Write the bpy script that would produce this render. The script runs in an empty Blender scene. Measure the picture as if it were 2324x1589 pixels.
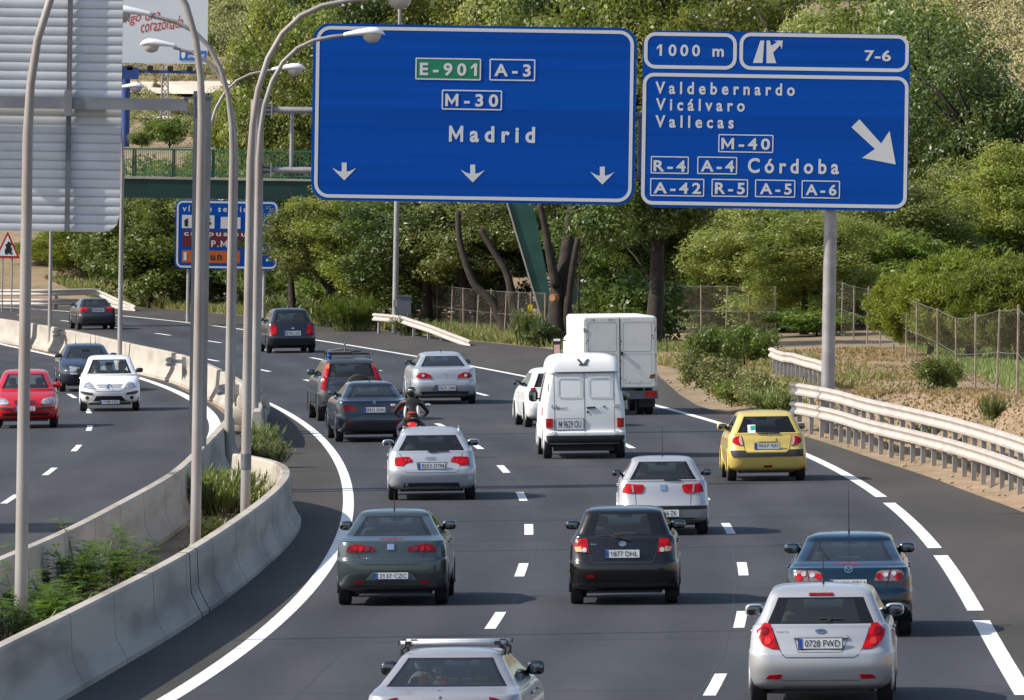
import bpy, bmesh, math, random
import numpy as np
from mathutils import Vector, Matrix
from mathutils.bvhtree import BVHTree
random.seed(7); R = math.radians
scene = bpy.context.scene; col = scene.collection

# ---------------------------------------------------------------- camera, sky, sun, exposure
FPX, CAMH, ECROSS = 21000.0, 6.8, 0.025          # focal length in photo pixels, camera height, cross-fall of the carriageways
PITCH, ROLL = math.atan((794.5 - 370) / FPX), R(0.9)
cd = bpy.data.cameras.new('camera'); cam = bpy.data.objects.new('camera', cd); col.objects.link(cam)
cd.sensor_fit = 'HORIZONTAL'; cd.sensor_width = 36.0; cd.lens = FPX / 2324 * 36.0
cd.clip_start = 1.0; cd.clip_end = 6000
cam.matrix_world = Matrix.Translation((0, 0, CAMH)) @ Matrix.Rotation(R(90) - PITCH, 4, 'X') @ Matrix.Rotation(ROLL, 4, 'Z')
scene.camera = cam
SUN_EL, SUN_FWD = R(38), R(10)                    # sun from the left, a touch behind the camera
w = bpy.data.worlds.new('World'); scene.world = w; w.use_nodes = True
nt = w.node_tree; bg = nt.nodes['Background']
sky = nt.nodes.new('ShaderNodeTexSky'); sky.sky_type = 'NISHITA'; sky.sun_disc = False
sky.sun_elevation = SUN_EL; sky.sun_rotation = R(270) - SUN_FWD; sky.air_density = 1.0; sky.dust_density = 1.6; sky.ozone_density = 1.0
nt.links.new(sky.outputs[0], bg.inputs[0]); bg.inputs[1].default_value = 0.14
sl = bpy.data.lights.new('sun', 'SUN'); sl.energy = 4.6; sl.angle = R(0.5); sl.color = (1.0, 0.93, 0.82)
so = bpy.data.objects.new('sun', sl); col.objects.link(so)
sdir = Vector((math.cos(SUN_EL) * math.cos(SUN_FWD), math.cos(SUN_EL) * math.sin(SUN_FWD), -math.sin(SUN_EL)))
so.rotation_euler = sdir.to_track_quat('-Z', 'Y').to_euler(); so.location = (-60, 100, 80)
vs = scene.view_settings; vs.view_transform = 'Standard'; vs.look = 'None'; vs.exposure = 0.35; vs.gamma = 1.0
try: scene.display_settings.display_device = 'sRGB'
except Exception: pass
scene.cycles.max_bounces = 8; scene.cycles.transparent_max_bounces = 24
scene.cycles.caustics_reflective = False; scene.cycles.caustics_refractive = False

# ---------------------------------------------------------------- from a pixel of the survey to a point of the place
def ray(px, py):
    u = (px - 1162) / FPX; v = -(py - 794.5) / FPX
    a = u * math.cos(ROLL) - v * math.sin(ROLL); b = u * math.sin(ROLL) + v * math.cos(ROLL)
    return np.array([a, math.cos(PITCH) + b * math.sin(PITCH), -math.sin(PITCH) + b * math.cos(PITCH)])
def at(px, py, dz=0.0):
    d = ray(px, py); t = (CAMH - dz) / (ECROSS * d[0] - d[2]); return np.array([0, 0, CAMH]) + t * d
def atY(px, py, Y):
    d = ray(px, py); return np.array([0, 0, CAMH]) + d * (Y / d[1])
def conv(reg):
    x0, y0, s = reg
    return lambda cx, cy: ((x0 + cx / s) / 1.502582, (y0 + cy / s) / 1.502582)
def curve(pts, deg):
    Q = np.array([at(*p) for p in pts]); y0, y1 = Q[:, 1].min(), Q[:, 1].max(); m, h = (y0 + y1) / 2, (y1 - y0) / 2
    c = np.polyfit((Q[:, 1] - m) / h, Q[:, 0], deg); dc = np.polyder(c)
    def f(Y):
        Yc = min(max(Y, y0), y1); t = (Yc - m) / h
        return float(np.polyval(c, t) + np.polyval(dc, t) / h * (Y - Yc))
    return f
L1 = curve([(1120,1413),(1187,1296),(1200,1202),(1184,1128),(1142,1067),(1083,1015),(1008,968),(694,863),(593,840),(472,816)], 4)
L2 = curve([(1620,1565),(1683,1413),(1687,1293),(1641,1200),(1427,1013),(1094,891),(680,811),(537,785),(321,750),(67,719)], 4)
LE = curve([(380,1589),(500,1510),(640,1400),(710,1330),(755,1260),(785,1180),(792,1120),(780,1070),(755,1030),(720,990),(680,955),(640,930),(600,913)], 4)
RE = curve([(0,697),(150,708),(300,718),(450,736),(540,746),(720,773),(850,795),(1000,822),(1190,850),(1480,915),(1560,940),(1640,965),(1830,1040),(1900,1075),(2005,1130),(2085,1195),(2200,1330),(2272,1510)], 5)
LL = curve([(161,898),(203,935),(201,973),(173,1017.6),(112,1073),(14.5,1139)], 3)
LR = curve([(0,780.4),(132,811),(320,857),(420,905),(476,935),(493,975),(464,1020)], 4)
EDGE_P = [at(*p) for p in ((2324,1162),(2200,1117),(2130,1090),(2080,1073),(2000,1047),(1900,1013),(1830,991))]
EDGE_Y = [60,120] + [float(p[1]) for p in EDGE_P] + [230,240,251,257,270,302,339,358,379,396,412,435,446,477,520]
EDGE_X = [9.4,9.9] + [float(p[0]) for p in EDGE_P] + [6.95,6.25,5.65,5.2,4.9,4.58,1.26,-2.2,-5.5,-8.35,-11.04,-15.2,-17.8,-26,-39]
def XR(Y): return float(np.interp(Y, EDGE_Y, EDGE_X))
def sstep(a, b, x):
    t = min(max((x - a) / (b - a), 0), 1); return t * t * (3 - 2 * t)
def hsh(x, y):
    return (math.sin(x * 0.037 + 1.3) * math.cos(y * 0.029 + .7) + .5 * math.sin(x * .091 + y * .063) + .25 * math.sin(x * .23 - y * .17)) / 1.75
def ground(x, Y):
    z = ECROSS * min(max(x, -30), 12)
    d = x - XR(Y)
    if d > .9:
        hb = float(np.interp(Y, [60, 200, 232, 262, 300, 340], [1.9, 1.55, 0.95, 0.22, 0.08, 0.0]))
        z += hb * sstep(1.0, 2.9, d) + .02 * max(0, d - 6) + .05 * hsh(x * 9, Y * 9) * sstep(1.2, 3, d)
    if Y > 455:
        z += float(np.interp(Y, [455, 550, 700, 900, 1100, 1500, 2600], [0, 7.4, 12, 22.5, 36, 62, 120]))
        z += hsh(x, Y) * min((Y - 455) / 150, 1) * 1.0
    return z

# ---------------------------------------------------------------- mesh helpers
class MB:
    def __init__(s): s.v = []; s.f = []; s.m = []
    def add(s, vs, fs, mi=0):
        o = len(s.v); s.v += [tuple(map(float, p)) for p in vs]; s.f += [tuple(i + o for i in f) for f in fs]; s.m += [mi] * len(fs); return s
    def box(s, c, d, mi=0, rz=0.0, M=None):
        x, y, z = d[0] / 2, d[1] / 2, d[2] / 2
        P = [Vector(p) for p in ((-x,-y,-z),(x,-y,-z),(x,y,-z),(-x,y,-z),(-x,-y,z),(x,-y,z),(x,y,z),(-x,y,z))]
        Q = M if M is not None else Matrix.Rotation(rz, 3, 'Z')
        return s.add([Q @ p + Vector(c) for p in P], [(0,3,2,1),(4,5,6,7),(0,1,5,4),(1,2,6,5),(2,3,7,6),(3,0,4,7)], mi)
    def tube(s, path, r, n=10, mi=0, cap=True):
        P = [Vector(p) for p in path]; rr = r if isinstance(r, (list, tuple)) else [r] * len(P)
        up = None; rings = []
        for i, p in enumerate(P):
            t = (P[min(i + 1, len(P) - 1)] - P[max(i - 1, 0)]).normalized()
            if up is None:
                up = Vector((0, 0, 1)) if abs(t.z) < .9 else Vector((1, 0, 0))
            a = (up - t * up.dot(t)).normalized(); up = a; b = t.cross(a)
            rings.append([p + (a * math.cos(2 * math.pi * k / n) + b * math.sin(2 * math.pi * k / n)) * rr[i] for k in range(n)])
        V = [q for g in rings for q in g]; F = []
        for i in range(len(P) - 1):
            for k in range(n):
                F.append((i * n + k, i * n + (k + 1) % n, (i + 1) * n + (k + 1) % n, (i + 1) * n + k))
        if cap: F.append(tuple(range(n - 1, -1, -1))); F.append(tuple(range((len(P) - 1) * n, len(P) * n)))
        return s.add(V, F, mi)
    def lathe(s, prof, c=(0,0,0), axis='z', n=20, mi=0):
        V = []; F = []
        for r, h in prof:
            for k in range(n):
                a = 2 * math.pi * k / n; x, y = r * math.cos(a), r * math.sin(a)
                V.append({'z': (x, y, h), 'x': (h, x, y), 'y': (x, h, y)}[axis])
        V = [(p[0] + c[0], p[1] + c[1], p[2] + c[2]) for p in V]
        for i in range(len(prof) - 1):
            for k in range(n): F.append((i * n + k, i * n + (k + 1) % n, (i + 1) * n + (k + 1) % n, (i + 1) * n + k))
        if prof[0][0] > 1e-4: F.append(tuple(range(n)))
        if prof[-1][0] > 1e-4: F.append(tuple(range((len(prof) - 1) * n, len(prof) * n)))
        return s.add(V, F, mi)
    def ell(s, c, r, nu=12, nv=8, mi=0, pw=1.0, M=None):
        V = []; F = []
        sg = lambda q: math.copysign(abs(q) ** pw, q)
        for j in range(nv + 1):
            t = -math.pi / 2 + math.pi * j / nv
            for i in range(nu):
                a = 2 * math.pi * i / nu
                p = Vector((r[0] * sg(math.cos(t)) * sg(math.cos(a)), r[1] * sg(math.cos(t)) * sg(math.sin(a)), r[2] * sg(math.sin(t))))
                if M is not None: p = M @ p
                V.append(p + Vector(c))
        for j in range(nv):
            for i in range(nu): F.append((j * nu + i, j * nu + (i + 1) % nu, (j + 1) * nu + (i + 1) % nu, (j + 1) * nu + i))
        return s.add(V, F, mi)
    def sweep(s, path, prof, mi=0, cap=True, closed=True):           # path of ground points, profile of (side, height)
        P = [Vector(p) for p in path]; n = len(prof); V = []; F = []
        for i, p in enumerate(P):
            t = P[min(i + 1, len(P) - 1)] - P[max(i - 1, 0)]; t.z = 0; t.normalize(); sd = Vector((t.y, -t.x, 0))
            for a, h in prof: V.append(p + sd * a + Vector((0, 0, h)))
        for i in range(len(P) - 1):
            for k in range(n if closed else n - 1):
                F.append((i * n + k, i * n + (k + 1) % n, (i + 1) * n + (k + 1) % n, (i + 1) * n + k))
        if cap and closed: F.append(tuple(range(n - 1, -1, -1))); F.append(tuple(range((len(P) - 1) * n, len(P) * n)))
        return s.add(V, F, mi)
    def slab(s, poly, y0, y1, mi=0):                                   # polygon in x,z given thickness along y
        n = len(poly); V = [(x, y0, z) for x, z in poly] + [(x, y1, z) for x, z in poly]
        F = [tuple(range(n)), tuple(range(2 * n - 1, n - 1, -1))] + [(i, (i + 1) % n, n + (i + 1) % n, n + i) for i in range(n)]
        return s.add(V, F, mi)
    def mesh(s, name, mats, smooth=False, fix=True):
        me = bpy.data.meshes.new(name); me.from_pydata(s.v, [], s.f)
        for m in (mats if isinstance(mats, (list, tuple)) else [mats]): me.materials.append(m)
        me.polygons.foreach_set('material_index', s.m)
        if fix:
            bm = bmesh.new(); bm.from_mesh(me); bmesh.ops.recalc_face_normals(bm, faces=bm.faces); bm.to_mesh(me); bm.free()
        if smooth: me.polygons.foreach_set('use_smooth', [True] * len(me.polygons))
        me.update(); return me
    def build(s, name, mats, parent=None, smooth=False, fix=True, auto=None):
        me = s.mesh(name, mats, smooth or auto is not None, fix)
        if auto is not None:
            try: me.set_sharp_from_angle(angle=R(auto))
            except Exception: pass
        return obj(name, me, parent)
def obj(name, me, parent=None):
    o = bpy.data.objects.new(name, me); col.objects.link(o)
    if parent is not None: o.parent = parent
    return o
def tag(o, label=None, cat=None, group=None, kind=None):
    if label: o['label'] = label
    if cat: o['category'] = cat
    if group: o['group'] = group
    if kind: o['kind'] = kind
    return o
def empty(name, loc, label=None, cat=None, group=None, rz=0.0):
    o = bpy.data.objects.new(name, None); col.objects.link(o); o.location = loc; o.rotation_euler = (0, 0, rz); o.empty_display_size = .3
    return tag(o, label, cat, group)
def copy_tree(o, parent=None):
    c = o.copy(); col.objects.link(c); c.parent = parent
    for ch in [x for x in bpy.data.objects if x.parent == o]: copy_tree(ch, c)
    return c
def struct(o): o['kind'] = 'structure'; return o

# ---------------------------------------------------------------- materials
def mat(name, base, rough=.6, metal=0.0, spec=.5, coat=0.0, var=0.0, scale=4.0, base2=None, bump=0.0, bscale=60., rnd=0.0, emit=None, detail=4.0, lo=.4, hi=.6, stretch=None):
    m = bpy.data.materials.new(name); m.use_nodes = True; N = m.node_tree; b = N.nodes['Principled BSDF']; ln = N.links.new
    b.inputs['Roughness'].default_value = rough; b.inputs['Metallic'].default_value = metal
    b.inputs['Specular IOR Level'].default_value = spec; b.inputs['Coat Weight'].default_value = coat; b.inputs['Coat Roughness'].default_value = .06
    c4 = lambda c: (c[0], c[1], c[2], 1)
    b.inputs['Base Color'].default_value = c4(base)
    out = None
    if var > 0 or base2 is not None or bump > 0:
        tc = N.nodes.new('ShaderNodeTexCoord')
        no = N.nodes.new('ShaderNodeTexNoise'); no.inputs['Scale'].default_value = scale; no.inputs['Detail'].default_value = detail
        if stretch:
            mp = N.nodes.new('ShaderNodeMapping'); mp.inputs['Scale'].default_value = stretch; ln(tc.outputs['Object'], mp.inputs[0]); ln(mp.outputs[0], no.inputs['Vector'])
        else: ln(tc.outputs['Object'], no.inputs['Vector'])
        mx = N.nodes.new('ShaderNodeMix'); mx.data_type = 'RGBA'
        if base2 is None: base2 = tuple(min(1, q * (1 + var)) for q in base); base = tuple(q * (1 - var) for q in base)
        mr = N.nodes.new('ShaderNodeMapRange'); mr.inputs[1].default_value = lo; mr.inputs[2].default_value = hi
        ln(no.outputs[0], mr.inputs[0]); ln(mr.outputs[0], mx.inputs[0])
        mx.inputs[6].default_value = c4(base); mx.inputs[7].default_value = c4(base2); out = mx.outputs[2]
        if bump > 0:
            n2 = N.nodes.new('ShaderNodeTexNoise'); n2.inputs['Scale'].default_value = bscale; ln(tc.outputs['Object'], n2.inputs['Vector'])
            bp = N.nodes.new('ShaderNodeBump'); bp.inputs['Strength'].default_value = bump; bp.inputs['Distance'].default_value = .02
            ln(n2.outputs[0], bp.inputs['Height']); ln(bp.outputs[0], b.inputs['Normal'])
    if rnd > 0:
        oi = N.nodes.new('ShaderNodeObjectInfo'); mr2 = N.nodes.new('ShaderNodeMapRange'); mr2.inputs[3].default_value = 1 - rnd; mr2.inputs[4].default_value = 1 + rnd
        ln(oi.outputs['Random'], mr2.inputs[0])
        vm = N.nodes.new('ShaderNodeVectorMath'); vm.operation = 'SCALE'
        if out is None: vm.inputs[0].default_value = base
        else: ln(out, vm.inputs[0])
        ln(mr2.outputs[0], vm.inputs['Scale']); out = vm.outputs[0]
    if out is not None: ln(out, b.inputs['Base Color'])
    if emit: b.inputs['Emission Color'].default_value = c4(emit[:3]); b.inputs['Emission Strength'].default_value = emit[3]
    return m
def asphalt(name, c1, c2, big, track=.0):
    m = mat(name, c1, .85, spec=.3); N = m.node_tree; b = N.nodes['Principled BSDF']; ln = N.links.new
    tc = N.nodes.new('ShaderNodeTexCoord'); mp = N.nodes.new('ShaderNodeMapping'); mp.inputs['Scale'].default_value = (1, .12, 1); ln(tc.outputs['Object'], mp.inputs[0])
    a = N.nodes.new('ShaderNodeTexNoise'); a.inputs['Scale'].default_value = .55; a.inputs['Detail'].default_value = 6; ln(mp.outputs[0], a.inputs['Vector'])
    g = N.nodes.new('ShaderNodeTexNoise'); g.inputs['Scale'].default_value = 9; g.inputs['Detail'].default_value = 8; g.inputs['Roughness'].default_value = .85; ln(tc.outputs['Object'], g.inputs['Vector'])
    mx = N.nodes.new('ShaderNodeMix'); mx.data_type = 'RGBA'; mx.inputs[6].default_value = (*c1, 1); mx.inputs[7].default_value = (*c2, 1)
    mr = N.nodes.new('ShaderNodeMapRange'); mr.inputs[1].default_value = .35; mr.inputs[2].default_value = .68; ln(a.outputs[0], mr.inputs[0]); ln(mr.outputs[0], mx.inputs[0])
    mr2 = N.nodes.new('ShaderNodeMapRange'); mr2.inputs[1].default_value = .3; mr2.inputs[2].default_value = .7; mr2.inputs[3].default_value = 1 - big; mr2.inputs[4].default_value = 1 + big; ln(g.outputs[0], mr2.inputs[0])
    sp = N.nodes.new('ShaderNodeSeparateXYZ'); ln(tc.outputs['UV'], sp.inputs[0])                 # wheel tracks: worn bands that follow the lanes
    k1 = N.nodes.new('ShaderNodeMath'); k1.operation = 'MULTIPLY'; k1.inputs[1].default_value = 2 * math.pi / 1.78; ln(sp.outputs[0], k1.inputs[0])
    k2 = N.nodes.new('ShaderNodeMath'); k2.operation = 'COSINE'; ln(k1.outputs[0], k2.inputs[0])
    k3 = N.nodes.new('ShaderNodeMath'); k3.operation = 'MULTIPLY_ADD'; k3.inputs[1].default_value = track; k3.inputs[2].default_value = 0; ln(k2.outputs[0], k3.inputs[0])
    k4 = N.nodes.new('ShaderNodeMath'); k4.operation = 'ADD'; ln(mr2.outputs[0], k4.inputs[0]); ln(k3.outputs[0], k4.inputs[1])
    vm = N.nodes.new('ShaderNodeVectorMath'); vm.operation = 'SCALE'; ln(mx.outputs[2], vm.inputs[0]); ln(k4.outputs[0], vm.inputs['Scale']); ln(vm.outputs[0], b.inputs['Base Color'])
    return m
def leafmat(name, c1, c2, trans=.3, rnd=.30, rough=.42, scale=.7):
    m = mat(name, c1, rough, spec=.5, base2=c2, scale=scale, rnd=rnd, lo=.35, hi=.65); N = m.node_tree; b = N.nodes['Principled BSDF']; o = N.nodes['Material Output']; ln = N.links.new
    t = N.nodes.new('ShaderNodeBsdfTranslucent'); src = b.inputs['Base Color'].links[0].from_socket
    vm = N.nodes.new('ShaderNodeVectorMath'); vm.operation = 'MULTIPLY'; vm.inputs[1].default_value = (1.25, 1.3, .6); ln(src, vm.inputs[0]); ln(vm.outputs[0], t.inputs[0])
    ms = N.nodes.new('ShaderNodeMixShader'); ms.inputs[0].default_value = trans; ln(b.outputs[0], ms.inputs[1]); ln(t.outputs[0], ms.inputs[2]); ln(ms.outputs[0], o.inputs[0])
    return m
def glassmat(name, tint, refl=.10, haze=.06, dust=(.35,.36,.36)):
    m = bpy.data.materials.new(name); m.use_nodes = True; N = m.node_tree; N.nodes.remove(N.nodes['Principled BSDF']); o = N.nodes['Material Output']; ln = N.links.new
    t = N.nodes.new('ShaderNodeBsdfTransparent'); t.inputs[0].default_value = (*tint, 1)
    g = N.nodes.new('ShaderNodeBsdfGlossy'); g.inputs['Roughness'].default_value = .03; g.inputs[0].default_value = (.9,.95,.95,1)
    d = N.nodes.new('ShaderNodeBsdfDiffuse'); d.inputs[0].default_value = (*dust, 1)
    f = N.nodes.new('ShaderNodeFresnel'); f.inputs[0].default_value = 1.5
    mr = N.nodes.new('ShaderNodeMapRange'); mr.inputs[3].default_value = refl; mr.inputs[4].default_value = 1; ln(f.outputs[0], mr.inputs[0])
    a = N.nodes.new('ShaderNodeMixShader'); a.inputs[0].default_value = haze; ln(t.outputs[0], a.inputs[1]); ln(d.outputs[0], a.inputs[2])
    c = N.nodes.new('ShaderNodeMixShader'); ln(mr.outputs[0], c.inputs[0]); ln(a.outputs[0], c.inputs[1]); ln(g.outputs[0], c.inputs[2]); ln(c.outputs[0], o.inputs[0])
    return m
M_ASPH = asphalt('lane_asphalt', (.032,.034,.041), (.051,.053,.060), .30, .11)
M_SHLD = asphalt('shoulder_asphalt', (.046,.041,.036), (.070,.062,.054), .28)
M_LINE = mat('road_paint', (.76,.76,.73), .75, base2=(.42,.42,.40), scale=3.0, detail=9, lo=.56, hi=.74)
M_STRIP = mat('dark_strip_seam', (.045,.046,.055), .7)
M_CONC = mat('concrete', (.43,.385,.325), .9, base2=(.24,.21,.175), scale=1.6, detail=9, lo=.45, hi=.70, stretch=(1, .10, 1))
M_CONC2 = mat('pale_concrete', (.40,.365,.315), .9, base2=(.27,.24,.20), scale=1.6, detail=8, lo=.45, hi=.75, stretch=(1, .15, 1))
M_GALV = mat('galvanised_steel', (.31,.305,.305), .5, .35, var=.1, scale=3)
M_POLE = mat('painted_lamp_steel', (.33,.315,.305), .55, .1, base2=(.275,.235,.215), scale=2.2, stretch=(1,1,.25))
M_DKST = mat('dark_grey_steel', (.13,.14,.155), .5, .3, var=.1, scale=2)
M_RAIL = mat('guardrail_zinc', (.52,.47,.43), .6, .1, base2=(.45,.40,.36), scale=1.3, detail=7)
M_WHT = mat('white_paint', (.8,.8,.8), .4)
M_BLUE = mat('sign_blue', (.0002,.066,.37), .6, spec=.12, var=.10, scale=1.0, stretch=(.04,1,3.5))
M_REFL = mat('sign_white', (.62,.63,.64), .55, spec=.2)
M_GRN = mat('route_green', (.004,.19,.09), .5)
M_BLK = mat('black_plastic', (.012,.012,.013), .5)
M_RUB = mat('tyre_rubber', (.018,.018,.019), .8)
M_ALU = mat('ribbed_aluminium', (.58,.60,.63), .5, .0, var=.05, scale=1.2)
M_BEAM = mat('gantry_steel', (.20,.21,.225), .5, .2, var=.12, scale=2)
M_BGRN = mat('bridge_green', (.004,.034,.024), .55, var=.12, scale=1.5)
M_TRUNK = mat('bark', (.028,.021,.016), .9, var=.3, scale=3, bump=.4, bscale=20)
M_GLASS = glassmat('car_glass', (.95,1.0,.97), .01, .045, (.40,.46,.44))
M_DGLASS = glassmat('dark_car_glass', (.74,.82,.79), .0, .03)
M_FRIT = mat('glass_edge_black', (.010,.010,.011), .15)
M_INT = mat('cabin_lining_grey', (.26,.275,.27), .9)
M_SEAT = mat('seat_cloth', (.014,.0145,.016), .95)
M_CHROME = mat('chrome', (.75,.76,.78), .15, 1.0)
M_RED = mat('red_lens', (.40,.003,.006), .2, spec=.3, coat=.2, var=.3, scale=8)
M_DRED = mat('dark_red_lens', (.20,.005,.008), .2, spec=.3, coat=.12, var=.25, scale=14)
M_CLEAR = mat('clear_lens', (.62,.62,.62), .1, .3, coat=.6, var=.2, scale=18)
M_AMBER = mat('amber_lens', (.75,.42,.22), .15, coat=.5)
M_ORANGE = mat('orange_lens', (.60,.14,.02), .15, coat=.5)
M_HLAMP = mat('headlamp_lens', (.42,.44,.47), .1, .5, coat=.7, var=.35, scale=14)
M_PLATE = mat('plate_white', (.72,.73,.75), .4)
M_PBLUE = mat('plate_blue', (.02,.08,.42), .4)
M_SEAM = mat('panel_gap', (.02,.02,.02), .8)
M_RIM = mat('wheel_alloy', (.42,.43,.44), .35, .6)
M_SKIN = mat('skin', (.48,.27,.19), .55, var=.06, scale=20)
M_HAIR = mat('dark_hair', (.018,.013,.011), .6)

def text_mesh(s, space=1.0, bold=0.0):
    c = bpy.data.curves.new('lettering', 'FONT'); c.body = s; c.space_character = space; c.offset = bold; c.resolution_u = 4
    o = bpy.data.objects.new('lettering', c); col.objects.link(o)
    me = o.evaluated_get(bpy.context.evaluated_depsgraph_get()).to_mesh()
    V = np.array([(v.co.x, v.co.y) for v in me.vertices]); F = [tuple(p.vertices) for p in me.polygons]
    bpy.data.objects.remove(o); bpy.data.curves.remove(c)
    if '1' in s:                                                          # the built-in face draws 1 as a bare bar: give it its flag
        par = list(range(len(V)))
        def root(i):
            while par[i] != i: par[i] = par[par[i]]; i = par[i]
            return i
        for f in F:
            for k in f[1:]: par[root(k)] = root(f[0])
        isl = {}
        for i in range(len(V)): isl.setdefault(root(i), []).append(i)
        L = sorted(isl.values(), key=lambda q: V[q][:, 0].mean()); ch = [k for k in s if k != ' ']
        if len(L) == len(ch):
            for k, q in zip(ch, L):
                if k == '1':
                    x0, zt = V[q][:, 0].min(), V[q][:, 1].max(); w_ = V[q][:, 0].max() - x0; n = len(V)
                    V = np.vstack([V, [(x0, zt), (x0 - w_ * 1.15, zt - w_ * 1.35), (x0 - w_ * 1.15, zt - w_ * 2.25), (x0 + .001, zt - w_ * 1.25)]]); F.append((n, n + 1, n + 2, n + 3))
    if 'M' in s:                                                          # draw M cleanly: its built-in outline overlaps itself
        par = list(range(len(V)))
        def root(i):
            while par[i] != i: par[i] = par[par[i]]; i = par[i]
            return i
        for f in F:
            for k in f[1:]: par[root(k)] = root(f[0])
        isl = {}
        for i in range(len(V)): isl.setdefault(root(i), []).append(i)
        L = sorted([q for q in isl.values() if len(q) > 2], key=lambda q: V[q][:, 0].min()); ch = [k for k in s if k not in ' \u00a1'] ; drop = set()
        k = s.replace(' ', '').index('M') if '\u00a1' not in s else None
        if k is not None:
            tall = V[:, 1].max(); x_sorted = []
            for q in L:                                                  # merge islands that overlap in x (dots, overlapping strokes)
                a, b = V[q][:, 0].min(), V[q][:, 0].max()
                if x_sorted and a < x_sorted[-1][1] - .02: x_sorted[-1] = (x_sorted[-1][0], max(b, x_sorted[-1][1]), x_sorted[-1][2] + q)
                else: x_sorted.append((a, b, list(q)))
            if k < len(x_sorted):
                a, b, q = x_sorted[k]; zt, zb = V[q][:, 1].max(), V[q][:, 1].min(); bad = set(q); F = [f for f in F if f[0] not in bad]; w_ = (b - a); t = w_ * .20; m = (a + b) / 2; n = len(V); s_ = t * .62
                P = [(a, zb), (a + t, zb), (a + t, zt - (zt - zb) * .42), (m, zb + (zt - zb) * .12), (b - t, zt - (zt - zb) * .42), (b - t, zb), (b, zb), (b, zt), (b - t * .9, zt), (m, zb + (zt - zb) * .42), (a + t * .9, zt), (a, zt)]
                V = np.vstack([V, P]); F += [(n, n + 1, n + 2, n + 10, n + 11), (n + 2, n + 3, n + 9, n + 10), (n + 3, n + 4, n + 8, n + 9), (n + 4, n + 5, n + 6, n + 7, n + 8)]
    return V, F
def fit_text(s, box, space=1.0, bold=0.0):
    return fit_text_(s, box, space, bold)
def fit_text_(s, box, space, bold):                             # box = x0,z0,x1,z1 ; returns points in x,z and faces
    V, F = text_mesh(s, space, bold); U = V[sorted({i for f in F for i in f})]; lo, hi = U.min(0), U.max(0)
    x0, z0, x1, z1 = box; W = (V - lo) / (hi - lo); return np.column_stack([x0 + W[:, 0] * (x1 - x0), z0 + W[:, 1] * (z1 - z0)]), F
def rrect(x0, z0, x1, z1, r, n=6):
    P = []
    for cx, cz, a0 in ((x1 - r, z1 - r, 0), (x0 + r, z1 - r, 90), (x0 + r, z0 + r, 180), (x1 - r, z0 + r, 270)):
        for k in range(n + 1):
            a = R(a0 + 90 * k / n); P.append((cx + r * math.cos(a), cz + r * math.sin(a)))
    return P
def frame_strip(mb, outer, inner, y, mi=0):
    n = len(outer); mb.add([(p[0], y, p[1]) for p in outer] + [(p[0], y, p[1]) for p in inner], [(i, (i + 1) % n, n + (i + 1) % n, n + i) for i in range(n)], mi)
# ================================================================ ground, roads, markings
def strip(name, fl, fr, y0, y1, dz, m, step=3.0, nx=6):
    mb = MB(); Y = y0; rows = []
    while Y < y1: rows.append(Y); Y += step
    rows.append(y1)
    for Y in rows:
        a, b = fl(Y), fr(Y)
        for k in range(nx + 1):
            x = a + (b - a) * k / nx; mb.v.append((x, Y, ECROSS * x + dz))
    for i in range(len(rows) - 1):
        for k in range(nx):
            q = i * (nx + 1) + k; mb.f.append((q, q + 1, q + nx + 2, q + nx + 1)); mb.m.append(0)
    o = struct(mb.build(name, m, fix=False)); uv = o.data.uv_layers.new(name='UVMap')
    for lp in o.data.loops: v = mb.v[lp.vertex_index]; uv.data[lp.index].uv = (v[0] - fl(v[1]), v[1])
    return o
def terrain():
    mb = MB(); xs = sorted(set([-900,-600,-400,-280,-200,-150,-110,-85,-65,-50] + [round(-40 + k * 1.0, 2) for k in range(75)] + [38,45,55,70,90,120,160,220,320,450,650,900]))
    ys = [-40,0,40] + [60 + 3 * k for k in range(134)] + [465,475,487,500,515,530,550,570,590,620,650,680,710,750,800,850,900,950,1000,1050,1100,1200,1350,1500,1800,2200,2600]
    for Y in ys:
        for x in xs:
            z = ground(x, Y) - (.04 if x - XR(Y) < .9 and Y < 478 else 0.0); mb.v.append((x, Y, z))
    n = len(xs)
    for j in range(len(ys) - 1):
        for i in range(n - 1): mb.f.append((j * n + i, j * n + i + 1, (j + 1) * n + i + 1, (j + 1) * n + i)); mb.m.append(0)
    m = mat('dry_ground', (.31,.215,.135), .95, base2=(.22,.165,.085), scale=.16, detail=9, lo=.38, hi=.62, bump=.5, bscale=3)
    N = m.node_tree; b = N.nodes['Principled BSDF']; ln = N.links.new; src = b.inputs['Base Color'].links[0].from_socket
    tc = N.nodes.new('ShaderNodeTexCoord'); n2 = N.nodes.new('ShaderNodeTexNoise'); n2.inputs['Scale'].default_value = 1.6; n2.inputs['Detail'].default_value = 10; n2.inputs['Roughness'].default_value = .8; ln(tc.outputs['Object'], n2.inputs['Vector'])
    mr = N.nodes.new('ShaderNodeMapRange'); mr.inputs[1].default_value = .3; mr.inputs[2].default_value = .7; mr.inputs[3].default_value = .55; mr.inputs[4].default_value = 1.35; ln(n2.outputs[0], mr.inputs[0])
    vm = N.nodes.new('ShaderNodeVectorMath'); vm.operation = 'SCALE'; ln(src, vm.inputs[0]); ln(mr.outputs[0], vm.inputs['Scale']); ln(vm.outputs[0], b.inputs['Base Color'])
    struct(mb.build('terrain', m, smooth=True, fix=False))
terrain()
BRP = [at(*p) for p in ((130,1600),(300,1500),(440,1415),(560,1325),(640,1255),(675,1215),(686,1190),(680,1170),(650,1155),(600,1142),(570,1139))]
BLP = [at(*p) for p in ((0,1437),(199,1337),(307,1270),(427,1190),(489,1120),(518,1085))]
BFP = [at(*p) for p in ((0,777),(141,805),(294,844),(394,870),(496,920),(540,960),(560,1000))]
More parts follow.
